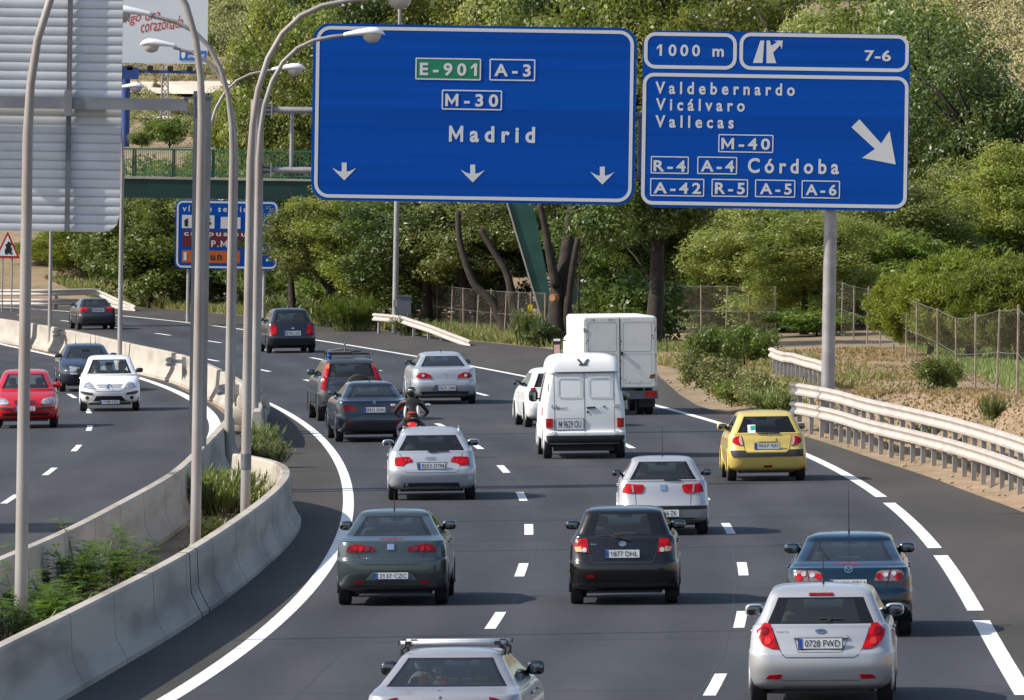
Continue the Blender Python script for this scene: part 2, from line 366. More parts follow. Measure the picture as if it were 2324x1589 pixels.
def XM(Y):                                                             # left limit of our carriageway's asphalt
    ys = [60, 117, 127, 137, 150, 162, 175, 186, 205, 228, 244, 262, 290, 306, 335, 360, 420, 520]
    xs = [-8.3, -5.9, -5.4, -4.9, -4.5, -4.2, -4.15, -5.0, -5.7, -6.3, -7.0, -8.1, -10.4, -12.5, -16.1, -19.7, -30, -52]
    return float(np.interp(Y, ys, xs))
def XB(Y):                                                             # right limit of the oncoming carriageway's asphalt
    ys = [60, 135, 149, 160, 175.5, 192, 201, 228, 244, 262, 290, 306, 335, 360, 420, 520]
    xs = [-10.5, -7.5, -6.85, -6.5, -6.15, -6.15, -6.2, -6.6, -7.3, -8.4, -10.7, -12.8, -16.5, -20.1, -30.4, -52.5]
    return float(np.interp(Y, ys, xs))
strip('shoulder', XM, XR, 60, 478, 0.0, M_SHLD)
strip('road', LE, RE, 60, 476, 0.004, M_ASPH)
strip('oncoming_road', lambda Y: LL(Y) - 9 - max(0, Y - 300) * .12, XB, 60, 470, 0.002, M_ASPH)
def line(name, f, w, segs, dz=.008, wv=None):
    mb = MB()
    for a, b in segs:
        n = max(2, int((b - a) / 2.5) + 1)
        o = len(mb.v)
        for k in range(n + 1):
            Y = a + (b - a) * k / n; x = f(Y); ww = (wv(Y) if wv else w) / 2
            for s in (-ww, ww): mb.v.append((x + s, Y, ECROSS * (x + s) + dz))
        for k in range(n): mb.f.append((o + 2 * k, o + 2 * k + 1, o + 2 * k + 3, o + 2 * k + 2)); mb.m.append(0)
    return struct(mb.build(name, M_LINE, fix=False))
def dashes(f, y0, ya, yb, period=17.0, ln=5.0):
    out = []; Y = y0
    pos = [Y]
    def stepY(Y, d):
        m = (f(Y + .5) - f(Y - .5)); return Y + d / math.sqrt(1 + m * m)
    while pos[-1] < yb: pos.append(stepY(pos[-1], period))
    Y = y0
    while Y > ya: Y = stepY(Y, -period); pos.insert(0, Y)
    for c in pos:
        h = ln / 2 / math.sqrt(1 + (f(c + .5) - f(c - .5)) ** 2); out.append((c - h, c + h))
    return out
line('lane_line', L1, .165, dashes(L1, 171.4, 70, 460))
line('lane_line', L2, .165, dashes(L2, 171.0, 70, 460))
line('edge_line', LE, .27, [(60, 330)], wv=lambda Y: float(np.interp(Y, [110, 150, 200, 260], [.26, .235, .21, .20])))
line('edge_line', RE, .3, [(186.2, 470), (161.5, 183), (139, 158.5), (117, 136), (90, 113.5)], wv=lambda Y: float(np.interp(Y, [110, 150, 200, 300], [.25, .25, .235, .20])))
line('lane_line', LL, .145, dashes(LL, 223.6, 150, 300))
line('edge_line', LR, .3, [(150, 420)], wv=lambda Y: float(np.interp(Y, [180, 230, 300], [.36, .34, .22])))
def road_strips():  # thin dark strips across the road, plus paving seams along the lanes
    mb = MB()
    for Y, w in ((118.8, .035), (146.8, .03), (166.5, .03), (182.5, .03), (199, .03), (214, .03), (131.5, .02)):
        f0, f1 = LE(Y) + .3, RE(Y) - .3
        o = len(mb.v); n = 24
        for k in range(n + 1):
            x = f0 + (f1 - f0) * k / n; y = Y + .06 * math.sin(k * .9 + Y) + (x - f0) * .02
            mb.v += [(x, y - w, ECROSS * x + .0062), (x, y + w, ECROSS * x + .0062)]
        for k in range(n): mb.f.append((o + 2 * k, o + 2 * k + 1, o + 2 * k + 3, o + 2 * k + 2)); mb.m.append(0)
    for f, d in ((L1, .13), (L2, -.13), (L1, -1.9), (L2, 1.75)):
        o = len(mb.v); n = 90
        for k in range(n + 1):
            Y = 100 + 190 * k / n; x = f(Y) + d + .03 * math.sin(Y * .21) + .015 * math.sin(Y * .9); h = .011 if abs(d) < 1 else .007
            mb.v += [(x - h, Y, ECROSS * x + .0064), (x + h, Y, ECROSS * x + .0064)]
        for k in range(n): mb.f.append((o + 2 * k, o + 2 * k + 1, o + 2 * k + 3, o + 2 * k + 2)); mb.m.append(0)
    struct(mb.build('road_strip_seam', M_STRIP, fix=False))
road_strips()
def patch_ground(name, pts, m, dz):                                     # flat sheet on the hillside
    mb = MB(); mb.add([(p[0], p[1], p[2] + dz) for p in pts], [tuple(range(len(pts)))]); return struct(mb.build(name, m, fix=False))

# ================================================================ concrete barriers
def spl(P, n=4):
    P = [Vector(p) for p in P]; out = []
    for i in range(len(P) - 1):
        p0, p1, p2, p3 = P[max(i - 1, 0)], P[i], P[i + 1], P[min(i + 2, len(P) - 1)]
        for k in range(n):
            t = k / n; out.append(.5 * ((2 * p1) + (p2 - p0) * t + (2 * p0 - 5 * p1 + 4 * p2 - p3) * t * t + (3 * p1 - p0 - 3 * p2 + p3) * t ** 3))
    out.append(P[-1]); return out
def smooth(P, it):
    L = [0.0]
    for i in range(1, len(P)): L.append(L[-1] + (P[i] - P[i - 1]).length)
    n = max(8, int(L[-1] / 1.2)); A = np.array([tuple(p) for p in P]); t = np.linspace(0, L[-1], n); A = np.column_stack([np.interp(t, L, A[:, k]) for k in range(3)])
    for _ in range(it): A[1:-1] = A[1:-1] * .5 + (A[:-2] + A[2:]) * .25
    return [Vector(a) for a in A]
def shiftpath(P, d):
    out = []
    for i, p in enumerate(P):
        t = P[min(i + 1, len(P) - 1)] - P[max(i - 1, 0)]; t = Vector((t.x, t.y, 0)).normalized(); q = p + Vector((t.y, -t.x, 0)) * d
        out.append(Vector((q.x, q.y, ECROSS * q.x - .02)))
    return out
def njprof(h, b=.30, t=.10):
    return [(-b, 0), (-b, .10), (-b + .03, .13), (-t - .06, .34), (-t - .03, .42), (-t, h - .03), (-t + .03, h), (t - .03, h), (t, h - .03), (t + .03, .42), (t + .06, .34), (b - .03, .13), (b, .10), (b, 0)]
bp = spl([Vector((BRP[0][0] - 2.2, 75, 0))] + [Vector(p) for p in BRP], 5); bp = shiftpath(smooth(bp, 10), -.30)
b1 = MB().sweep(bp, njprof(1.0)).build('concrete_barrier', M_CONC, auto=35)
tag(b1, 'long curving concrete barrier nearest the camera, facing the traffic that drives away', 'barrier')
for px, py in ((458,1402),(478,1390)):
    q = at(px, py); i = min(range(len(bp)), key=lambda k: (bp[k] - Vector(q)).length); i = max(1, min(i, len(bp) - 2))
    t = (bp[i + 1] - bp[i]).normalized(); c = bp[i] + t * (Vector(q) - bp[i]).dot(t)
    MB().sweep([c - t * .03, c + t * .03], [(a * 1.02 + (.004 if a > 0 else -.004), z + (.004 if z > .5 else 0)) for a, z in njprof(1.0)]).build('joint', M_SEAM, b1)
M_HAIRJ = mat('dirty_joint', (.16,.145,.125), .95)
def hairjoints(P, root, gap, t0):
    d = 0; nxt = t0
    for i in range(len(P) - 1):
        s = (P[i + 1] - P[i]).length
        while nxt < d + s:
            c = P[i].lerp(P[i + 1], (nxt - d) / s); t = (P[i + 1] - P[i]).normalized(); MB().sweep([c - t * .012, c + t * .012], [(a + (.003 if a > 0 else -.003), z + (.003 if z > .5 else 0)) for a, z in njprof(1.0)]).build('joint', M_HAIRJ, root); nxt += gap
        d += s
hairjoints(bp, b1, 6.0, 45.5)
bl = spl([Vector((BLP[0][0] - 3.0, 75, 0))] + [Vector(p) for p in BLP] + [Vector((-6.2, 214, 0))], 5); bl = shiftpath(smooth(bl, 14), -.3)
b2_ = MB().sweep(bl, njprof(1.0)).build('concrete_barrier', M_CONC, auto=35); hairjoints(bl, b2_, 6.0, 60)
tag(b2_, 'concrete barrier behind the median weeds, edging the oncoming carriageway', 'barrier')
bf = [Vector((-52.5, 520, 0)), Vector((-30, 420, 0))] + [Vector(p) for p in BFP] + [Vector((-6.4, 222, 0))]
bf = shiftpath(smooth(spl(bf, 8), 10), -.30); segs = []
cuts = [(-1e9, 80, 'pale concrete barrier length at the far left of the median'), (90, 128, 'short pale barrier block before the far lamp post base'), (152, 300, 'pale barrier length behind the dark oncoming car and the white one'), (301, 396, 'pale barrier length right of the white oncoming car'), (404, 499, 'pale barrier length stained at its joint, behind the close lamp posts'), (506, 1e9, 'broken end length of the far barrier beside the gantry column')]
def px_of(p):
    d = Vector(p) - Vector((0, 0, CAMH)); u, y = d.x / d.y, d.z / d.y
    return 1162 + FPX * (u * math.cos(ROLL) + (y + math.tan(PITCH)) * math.sin(ROLL))
fine = []
for i in range(len(bf) - 1):
    for k in range(6): fine.append(bf[i].lerp(bf[i + 1], k / 6))
for a, b, lab in cuts:
    P = [p for p in fine if a <= px_of(p) <= b]
    if len(P) < 2: continue
    o = MB().sweep(P, njprof(.9)).build('concrete_barrier', M_CONC2, auto=35)
    tag(o, lab, 'barrier', 'precast lengths of the far median barrier')
for px, py, lab in ((142,804,'beside the lamp post at the far left'), (402,876,'right of the white oncoming car'), (520,948,'left of the gantry column')):
    q = at(px, py); e = empty('guardrail_stub', (q[0] + .2, q[1], q[2]), 'short steel rail stub bridging a barrier gap ' + lab, 'guardrail', 'steel stubs on the far barrier')
    MB().sweep([Vector((-.15, -1.0, .62)), Vector((.05, 1.0, .62))], [(-.34,0),(-.40,.06),(-.34,.12),(-.40,.2),(-.34,.28),(-.30,.28),(-.36,.2),(-.30,.12),(-.36,.06),(-.30,0)]).build('rail', M_GALV, e)
    MB().box((0, 0, .45), (.12, .1, .9)).box((-.2, 0, .76), (.3, .1, .12)).build('post', M_GALV, e)
mb = MB(); q = at(562, 985)
for k in range(14):
    mb.ell((q[0] + random.uniform(-.3, .35), q[1] + random.uniform(-1.5, 1.5), q[2] + random.uniform(.2, 1.15)), (random.uniform(.16, .34), random.uniform(.2, .5), random.uniform(.15, .3)), 8, 6, pw=.6)
tag(mb.build('concrete_block', M_CONC, auto=40), 'rough broken concrete block heaped at the end of the far barrier', 'block')

# ================================================================ guardrails
W2 = [(0,-.16),(.07,-.13),(.08,-.08),(.02,-.02),(.02,.02),(.08,.08),(.07,.13),(0,.16)]
def wrail(path, zs): return MB().sweep([Vector((p.x, p.y, p.z + z)) for p, z in zip(path, zs)], W2 + [(a - .012, h) for a, h in reversed(W2)])
def guardrail(pix, label, tops, postgap, endsink=None, group=None, hs=None):
    P = spl([Vector((*at(*p)[:2], 0)) for p in pix], 5)
    P = [Vector((p.x, p.y, ground(p.x, p.y))) for p in P]; e = empty('guardrail', P[0], label, 'guardrail', group); L = [p - P[0] for p in P]
    n = len(L)
    for k, h in enumerate(tops):
        zs = [h] * n
        if endsink: zs = [h * float(np.interp(i / (n - 1), endsink[0], endsink[1])) for i in range(n)]
        wrail(L, zs).build('rail', M_RAIL, e, auto=50)
    d = 0.0; nxt = .6; H = max(tops) + .12
    for i in range(n - 1):
        s = (L[i + 1] - L[i]).length
        while nxt < d + s:
            t = (nxt - d) / s; p = L[i].lerp(L[i + 1], t); zz = H
            if endsink: zz = H * float(np.interp((i + t) / (n - 1), endsink[0], endsink[1]))
            g = (L[i + 1] - L[i]); 
            gx, gy = g.normalized().y * -.08, g.normalized().x * .08
            MB().box((p.x + gx, p.y + gy, p.z + zz / 2 - .05), (.10, .15, zz + .1), rz=math.atan2(g.y, g.x) - math.pi / 2).build('post', M_GALV, e)
            nxt += postgap
        d += s
    return e
guardrail([(1797,978),(1831,984),(1899,1000),(1968,1023),(2056,1046),(2140,1069),(2188,1084),(2260,1109),(2340,1141),(2560,1235),(2800,1380)], 'double height steel guardrail curving along the right verge past the gantry column', [1.06, .58], 2.0)
guardrail([(1748,856),(1773,866),(1800,877),(1876,905)], 'short single steel guardrail behind the gantry column', [.66], 2.0)
guardrail([(848,757),(890,760),(925,764),(975,770),(1020,777),(1068,785)], 'pale single guardrail dipping into the grass below the big direction sign', [.66], 4.0, endsink=([0, .35, 1], [1, .95, .05]))
guardrail([(-60,703),(0,703),(90,703),(170,702),(225,701),(262,702),(308,706)], 'double guardrail with a sloping end, far off behind the grey saloon', [.82, .36], 4.0, endsink=([0, .62, 1], [1, 1, .08]))
# ================================================================ sign panels
class Panel:                                    # a flat sign seen in the survey: its four corners give its own plane, upright and facing traffic
    def __init__(s, reg, tl, tr, br, bl, Y0, slope=0.0):
        s.c = conv(reg); s.tl, s.tr, s.bl = np.array(tl, float), np.array(tr, float), np.array(bl, float)
        a, b = atY(*s.c(*tl), Y0), atY(*s.c(*tr), Y0); d = atY(*s.c(*bl), Y0)
        s.W = float(np.linalg.norm((b - a)[[0, 2]])); s.H = float(np.linalg.norm((d - a)[[0, 2]])); s.org = Vector((d[0], Y0, d[2] ))
        s.A = np.linalg.inv(np.column_stack([s.tr - s.tl, s.bl - s.tl]))
    def p(s, cx, cy):
        u, v = s.A @ (np.array([cx, cy], float) - s.tl); return (u * s.W, (1 - v) * s.H)
    def box(s, tl, br):
        a, b = s.p(*tl), s.p(*br); return (a[0], b[1], b[0], a[1])
def letter(mb, s, box, y, space=1.0, bold=.02, mi=0):
    V, F = fit_text(s, box, space, bold); mb.add([(a, y, b) for a, b in V], F, mi)
def ring_frame(mb, b, w, r, y, mi=0):
    frame_strip(mb, rrect(*b, r), rrect(b[0] + w, b[1] + w, b[2] - w, b[3] - w, max(.002, r - w)), y, mi)

SY = 231.0                                      # the gantry stands across the road at this distance
RB = (1050, 50, 2.0209); RS = (2150, 50, 2.27)
lc, rc = at(580, 986), at(1881, 988); gl = Vector((lc[0], SY, ECROSS * lc[0])); gr = Vector((7.90, SY, ground(7.9, SY)))
zc = lambda py, px: float(atY(px, py, SY)[2])
g = empty('sign_gantry', gl, 'galvanised portal gantry with round columns carrying the two big blue signs', 'gantry')
top = zc(229, 578) - gl.z; wid = gr.x - gl.x
MB().tube([(0,0,-.3),(0,0,top)], [.19,.165], 20).lathe([(.175,0),(.175,.03),(0,.05)], (0,0,top), n=20).build('column', M_POLE, g, auto=40)
zt = zc(82, 1870) - gl.z
MB().tube([(wid,0,-.4),(wid,0,zt)], [.175,.15], 20).lathe([(.32,0),(.32,.04),(.0,.045)], (wid,0,.1), n=20).build('column', M_GALV, g, auto=40)
mb = MB()
for k in range(6):
    a = k * math.pi / 3; mb.add([(wid + .16 * math.cos(a), .16 * math.sin(a), 0), (wid + .42 * math.cos(a), .42 * math.sin(a), 0), (wid + .16 * math.cos(a), .16 * math.sin(a), .4), (wid + .17 * math.cos(a + .1), .17 * math.sin(a + .1), 0), (wid + .42 * math.cos(a + .04), .42 * math.sin(a + .04), 0), (wid + .17 * math.cos(a + .1), .17 * math.sin(a + .1), .4)], [(0,1,2),(5,4,3),(0,2,5,3),(1,4,5,2)])
mb.build('base_gusset', M_GALV, g)
z1, z2 = zc(250, 640) - gl.z, zc(386, 640) - gl.z
for zz in (z1, z2):
    MB().tube([(.16,0,zz),(.45,0,zz),(.55,0,zz - .0),(wid - .1,0,zz)], [.07,.07,.085,.085], 12).box((.36,0,zz), (.03,.3,.36)).build('beam', M_GALV, g, auto=40)
    MB().box((.22,0,zz + .10), (.22,.26,.05)).box((.22,0,zz - .10), (.22,.26,.05)).build('bracket', M_DKST, g)
for px in (662, 960, 1250, 1452, 1700):
    x = float(atY(px, 300, SY)[0]) - gl.x; MB().tube([(x,0,z1),(x,0,z2)], .05, 10).build('upright', M_GALV, g)

def big_sign(P, name, label, cat, yoff):
    root = empty(name, P.org + Vector((0, yoff, 0)), label, cat)
    MB().slab(rrect(0, 0, P.W, P.H, .42, 8), 0, .05).build('panel', M_BLUE, root)
    mb = MB()
    for k in range(1, 5): mb.box((P.W * k / 5, .10, P.H / 2), (.08,.10,P.H * .94))
    mb.build('stiffener', M_GALV, root)
    return root
P = Panel(RB, (47,60), (2275,97), (2250,1315), (22,1277), SY)
s1 = big_sign(P, 'direction_sign', 'larger blue overhead sign naming Madrid with three white lane arrows pointing down', 'road sign', -.32)
e = .006; k = P.W / 2228
mb = MB(); ring_frame(mb, (.075, .065, P.W - .075, P.H - .065), .085, .36, -e); mb.build('border', M_REFL, s1, fix=False)
b = P.box((748,298), (1197,456)); mb = MB(); mb.add([(b[0],-e,b[1]),(b[2],-e,b[1]),(b[2],-e,b[3]),(b[0],-e,b[3])], [(0,1,2,3)]); mb.build('route_panel', M_GRN, s1, fix=False)
for t, bx, tx in (('E-901', ((748,298),(1197,456)), ((778,332),(1170,427))), ('A-3', ((1258,306),(1570,461)), ((1290,341),(1540,431))), ('M-30', ((928,518),(1340,662)), ((952,545),(1315,639)))):
    mb = MB(); b = P.box(*bx); ring_frame(mb, b, .032, .034, -e * 2); letter(mb, t, P.box(*tx), -e * 2, 1.5, .03); mb.build('route_number_lettering', M_REFL, s1, fix=False)
mb = MB(); letter(mb, 'Madrid', P.box((977,766),(1567,888)), -e, 1.6, .034); mb.build('lettering', M_REFL, s1, fix=False)
for cx, cy in ((253,1020), (1138,1035), (2030,1050)):
    pts = [(-17,0),(17,0),(17,62),(40,58),(83,37),(50,72),(0,122),(-50,72),(-83,34),(-40,58),(-17,62)]
    mb = MB(); mb.add([(P.p(cx + a, cy + q)[0], -e, P.p(cx + a, cy + q)[1]) for a, q in pts], [tuple(range(len(pts)))]); mb.build('arrow', M_REFL, s1, fix=False)
P = Panel(RS, (100,122), (2165,165), (2130,1527), (76,1490), SY)
s2 = big_sign(P, 'exit_sign', 'smaller blue overhead sign for the 1000 m exit with a large diagonal white arrow', 'road sign', -.32)
for tl, br in (((108,136),(820,432)), ((846,144),(2150,458)), ((97,450),(2134,1512))):
    mb = MB(); ring_frame(mb, P.box(tl, br), .088, .28, -e); mb.build('border', M_REFL, s2, fix=False)
for t, tl, br, sp in (('1000 m', (205,230), (722,332), 1.45), ('7-6', (1812,283), (2013,374), 1.1), ('Valdebernardo', (193,519), (1270,637), 1.6), ('Vic\u00e1lvaro', (197,648), (883,757), 1.6), ('Vallecas', (193,779), (797,887), 1.6), ('C\u00f3rdoba', (908,1113), (1610,1245), 1.5)):
    mb = MB(); letter(mb, t, P.box(tl, br), -e, sp, .026); mb.build('lettering', M_REFL, s2, fix=False)
for t, bx, tx in (('M-40', ((680,928),(1103,1077)), ((703,956),(1078,1054))), ('R-4', ((157,1095),(449,1236)), ((178,1126),(425,1219))), ('A-4', ((517,1100),(823,1242)), ((543,1128),(800,1222))),
                  ('A-42', ((152,1265),(568,1412)), ((178,1297),(543,1391))), ('R-5', ((627,1273),(907,1417)), ((653,1302),(882,1396))), ('A-5', ((963,1280),(1272,1423)), ((1000,1309),(1245,1401))), ('A-6', ((1323,1288),(1618,1433)), ((1354,1318),(1592,1409)))):
    mb = MB(); ring_frame(mb, P.box(*bx), .028, .03, -e); letter(mb, t, P.box(*tx), -e, 1.4, .028); mb.build('route_number_lettering', M_REFL, s2, fix=False)
poly = lambda pts: (lambda q: ([(a, -e, b) for a, b in q], [tuple(range(len(q)))]))([P.p(*p) for p in pts])
MB().add(*poly([(1770,820),(1938,1008),(2003,910),(2050,1170),(1790,1118),(1890,1050),(1708,880)])).build('arrow', M_REFL, s2, fix=False)
MB().add(*poly([(1005,207),(1035,207),(1022,380),(947,380)])).add(*poly([(1053,207),(1078,207),(1088,247),(1103,302),(1127,382),(1052,382)])).add(*poly([(1088,247),(1136,220),(1158,243),(1103,302)])).add(*poly([(1110,209),(1177,207),(1172,277),(1158,243),(1136,220)])).build('exit_symbol', M_REFL, s2, fix=False)

# gantry of the oncoming carriageway: we see its ribbed back
LY = 192.0; C1 = conv((0, 0, 1.98667)); wp = lambda px, py, Y=LY: atY(px, py, Y)
cb = wp(447, 1085); ge = empty('sign_gantry', (cb[0], LY, ECROSS * cb[0]), 'dark grey square post with a horizontal arm reaching left behind the ribbed sign', 'gantry')
o = ge.location; zt = wp(447, 218)[2] - o.z
MB().box((0, 0, zt / 2 - .2), (.36, .36, zt + .4)).box((0, 0, zt), (.40, .40, .05)).build('column', M_DKST, ge)
za, zb = wp(300, 223)[2] - o.z, wp(300, 250)[2] - o.z; x0 = wp(-330, 235)[0] - o.x
MB().box(((x0 - .3) / 2, 0, (za + zb) / 2), (-.3 - x0, .24, za - zb)).build('beam', M_BEAM, ge)
MB().box((-.27, 0, za + .02), (.24, .36, .04)).box((-.27, 0, zb - .02), (.24, .36, .04)).box((-.17, 0, (za + zb) / 2), (.04, .38, za - zb + .2)).box((-.14,0,(za+zb)/2),(.10,.10,za-zb+.34)).build('bracket', M_DKST, ge)
xr, xl = wp(273.5, 300)[0], wp(-330, 300)[0]; zl, zh = wp(150, 526)[2], wp(150, -250)[2]
bs = empty('ribbed_sign', (xl, LY + .26, zl), 'back of a tall road sign made of ribbed bare aluminium planks', 'road sign')
prof = []; z = 0; n = 0; ph = .186
while z < zh - zl:
    prof += [(-.002, z), (-.009, z + .035), (-.013, z + .075), (-.011, z + .115), (-.004, z + ph - .034), (.03, z + ph - .032), (.03, z + ph - .004)]; z += ph
Wd = xr - xl; mb = MB(); rr = .36; n = len(prof)
xs = [0, Wd - rr, Wd - rr * .66, Wd - rr * .36, Wd - rr * .14, Wd]
for x in xs:
    u = max(0, x - (Wd - rr)) / rr; lim = rr * (1 - math.sqrt(max(0, 1 - u * u)))
    for a, h in prof: mb.v.append((x, a, max(h, lim)))
for i in range(len(xs) - 1):
    for q in range(n - 1): mb.f.append((i * n + q, (i + 1) * n + q, (i + 1) * n + q + 1, i * n + q + 1)); mb.m.append(0)
mb.build('ribbed_plank', M_ALU, bs, fix=False)
fp = [(0, 0), (Wd - rr, 0)] + [(Wd - rr + rr * math.sin(a), rr - rr * math.cos(a)) for a in (.3,.6,.9,1.2,1.571)] + [(Wd, zh - zl), (0, zh - zl)]
MB().slab(fp, .032, .05).build('panel', M_DKST, bs); MB().slab(fp, .0505, .056).build('sign_face', M_BLUE, bs)
x = wp(153, 400)[0] - xl
for xx in (x, x - 2.6): MB().box((xx, -.09, (zh - zl) / 2), (.10, .10, zh - zl)).build('stiffener', M_DKST, bs); MB().box((xx, -.40, za - (za - zb) / 2 + o.z - zl), (.16, .06, (za - zb) + .28)).box((xx, -.24, za + o.z - zl + .10), (.14, .36, .04)).box((xx, -.24, zb + o.z - zl - .10), (.14, .36, .04)).build('clamp', M_BEAM, bs)

# far blue service road sign, half hidden by leaves and posts
RV = (500, 600, 3.1783); VY = 402.0
P = Panel(RV, (303,255), (1425,262), (1425,1010), (303,1005), VY)
s3 = empty('direction_sign', P.org, 'blue service road sign with brown and orange bands, half hidden by leaves under the footbridge', 'road sign')
MB().slab(rrect(0, 0, P.W, P.H, .3), 0, .06).build('panel', M_BLUE, s3)
mb = MB(); ring_frame(mb, (.06, .05, P.W - .06, P.H - .05), .085, .26, -e); mb.build('border', M_REFL, s3, fix=False)
mb = MB(); letter(mb, 'v\u00eda de servicio', P.box((378,318),(1190,388)), -e, 1.4); mb.build('lettering', M_REFL, s3, fix=False)
def band(name, tl, br, m, y=-e): b = P.box(tl, br); return MB().add([(b[0],y,b[1]),(b[2],y,b[1]),(b[2],y,b[3]),(b[0],y,b[3])], [(0,1,2,3)]).build(name, m, s3, fix=False)
M_MAR = mat('maroon_band', (.12,.008,.022), .5); M_ORB = mat('orange_band', (.50,.10,.008), .5)
band('symbol_panel', (375,422), (728,567), M_REFL); band('symbol_panel', (795,440), (1010,567), M_REFL); band('campus_band', (380,590), (1200,772), M_MAR); band('town_band', (380,805), (1010,942), M_ORB); band('town_symbol', (398,825), (432,915), M_REFL, -2 * e)
mb = MB(); q = [P.p(*t) for t in ((400,480),(440,455),(440,548),(405,545))]; mb.add([(a, -2 * e, b) for a, b in q], [(0,1,2,3)])
q = [P.p(*t) for t in ((640,462),(688,462),(688,470),(640,470))]; mb.add([(a, -2 * e, b) for a, b in q], [(0,1,2,3)])
q = [P.p(*t) for t in ((634,495),(690,497),(692,520),(676,525),(664,512),(645,522),(634,520))]; mb.add([(a, -2 * e, b) for a, b in q], [tuple(range(7))]); mb.build('symbol', M_BLK, s3, fix=False)
mb = MB(); letter(mb, 'campus sur', P.box((400,608),(1150,668)), -2 * e, 1.3); letter(mb, 'U.P.M.', P.box((575,695),(905,768)), -2 * e, 1.25); mb.build('lettering', M_REFL, s3, fix=False)
mb = MB(); letter(mb, 'aun', P.box((622,850),(810,912)), -2 * e, 1.3); mb.build('lettering', M_BLK, s3, fix=False)
for x in (.6, P.W - .6): MB().tube([(x, .12, -3.2), (x, .12, P.H * .9)], .08, 10).build('post', M_GALV, s3)

# triangular warning sign by the far guardrail
TY = 436.0; c0 = wp(16, 640, TY); tz = lambda py: float(wp(10, py, TY)[2])
t = empty('warning_sign', (c0[0], TY, ground(c0[0], TY)), 'red bordered triangular merge warning sign on two thin posts', 'road sign'); o = t.location
a, bzz, wv = tz(527) - o.z, tz(585) - o.z, 27 * TY / FPX
tri = lambda s: [(0, bzz + (a - bzz) * .36 + (a - bzz) * .64 * s), (-wv * s, bzz + (a - bzz) * .36 * (1 - s)), (wv * s, bzz + (a - bzz) * .36 * (1 - s))]
MB().slab([(p[0], p[1]) for p in tri(1.06)], 0, .03).build('panel', mat('sign_red', (.45,.02,.015), .5), t)
MB().add([(p[0], -.006, p[1]) for p in tri(.80)], [(0,1,2)]).build('sign_face', M_WHT, t, fix=False)
q = [(-.10,.02),(.02,.02),(.02,.10),(.16,.0),(.22,.06),(.16,.12),(.19,.30),(.12,.44),(.18,.52),(.10,.62),(.02,.68),(-.02,.56),(-.10,.50),(-.06,.36),(-.12,.22)]
MB().add([(p[0] * 1.15, -.012, bzz + .14 + p[1] * .95) for p in q], [tuple(range(len(q)))]).build('symbol', M_BLK, t, fix=False)
for x in (-.22, .22): MB().tube([(x, .06, -.2), (x, .06, bzz + .3)], .035, 8).build('post', M_GALV, t)

# ================================================================ lamp posts
M_HEAD = mat('lamp_white', (.78,.78,.77), .35, coat=.3); M_BOWL = mat('lamp_bowl', (.42,.40,.36), .15, coat=.5)
def lamp(px, py, hz, side, label, r=(.095, .055), reach=2.15, grp='curved street lamps along the median', face=0.0):
    b = at(px, py); e = empty('street_lamp', (b[0], b[1], b[2]), label, 'street lamp', grp); H = hz - b[2]; ca, sa = math.cos(face), math.sin(face)
    T = [(0,0,-.2),(0,0,2),(0,0,4.5),(0,0,H - 3.1),(.03,0,H - 2.4),(.12,0,H - 1.75),(.30,0,H - 1.15),(.56,0,H - .68),(.90,0,H - .34),(1.3,0,H - .14),(1.75,0,H - .04),(reach,0,H)]
    T = [(side * x * ca, x * sa, z) for x, y, z in T]
    rr = list(np.interp([p[2] if i < 4 else 8 + i for i, p in enumerate(T)], [0, 4, 8, 20], [r[0], r[0] * .9, r[0] * .75, r[1] * .72]))
    MB().tube(T, rr, 14).build('pole', M_POLE, e, auto=45)
    MB().lathe([(.17,0),(.17,.03),(.11,.04),(.11,.25),(.1,.26)], (0,0,-.05), n=14).build('base', M_GALV, e)
    A = Matrix.Rotation(math.atan2(sa, side * ca), 3, 'Z') @ Matrix.Rotation(R(-4), 3, 'Y'); c = Vector((side * (reach + .42) * ca, (reach + .42) * sa, H + .03))
    V = []; F = []; st = [(-.44,.055,.05,.0),(-.38,.065,.06,.005),(-.15,.11,.085,.02),(.1,.15,.11,.03),(.28,.15,.11,.025),(.40,.10,.07,.0),(.46,.01,.01,-.03)]; nn = 14
    for x, wy, hz2, dz in st:
        for k2 in range(nn):
            th = 2 * math.pi * k2 / nn; zz = math.sin(th) * hz2 * (1 if math.sin(th) > 0 else .45); V.append(A @ Vector((x * 1.12, math.cos(th) * wy * 1.15, (zz + dz) * 1.2)) + c)
    for i in range(len(st) - 1):
        for k2 in range(nn): F.append((i * nn + k2, i * nn + (k2 + 1) % nn, (i + 1) * nn + (k2 + 1) % nn, (i + 1) * nn + k2))
    F.append(tuple(range(nn)))
    hd = MB().add(V, F).build('lamp_head', M_HEAD, e, smooth=True)
    MB().ell(A @ Vector((.20,0,-.05)) + c, (.22,.14,.18), 14, 8, M=A).build('lamp_bowl', M_BOWL, hd, smooth=True)
    return e
lamp(46, 1462, 10.2, 1, 'closest curved lamp post, rising from the leafy weeds of the median')
lamp(443, 1262, 10.6, -1, 'lamp post in front of the dark square gantry post, bending left above the frame')
lamp(517, 1072, 9.95, -1, 'lamp post whose white head hangs left in front of the white billboard', reach=1.9)
lamp(556, 1192, 9.85, 1, 'lamp post bound with dark tape near its foot, its head at the frame top')
lamp(577, 1008, 9.85, 1, 'lamp post in front of the round gantry column, its head over the Madrid sign', reach=2.1)
lamp(527, 938, 9.85, -1, 'thin lamp post with its head below another one, left of the billboard edge', r=(.075,.05), reach=1.75)
lamp(458, 897, 9.45, 1, 'thin far lamp post whose head points right before bright leaves', r=(.07,.05), reach=2.0)
lamp(112, 796, 9.35, 1, 'far lamp post standing on the pale barrier at the left', r=(.075,.05), reach=2.45)
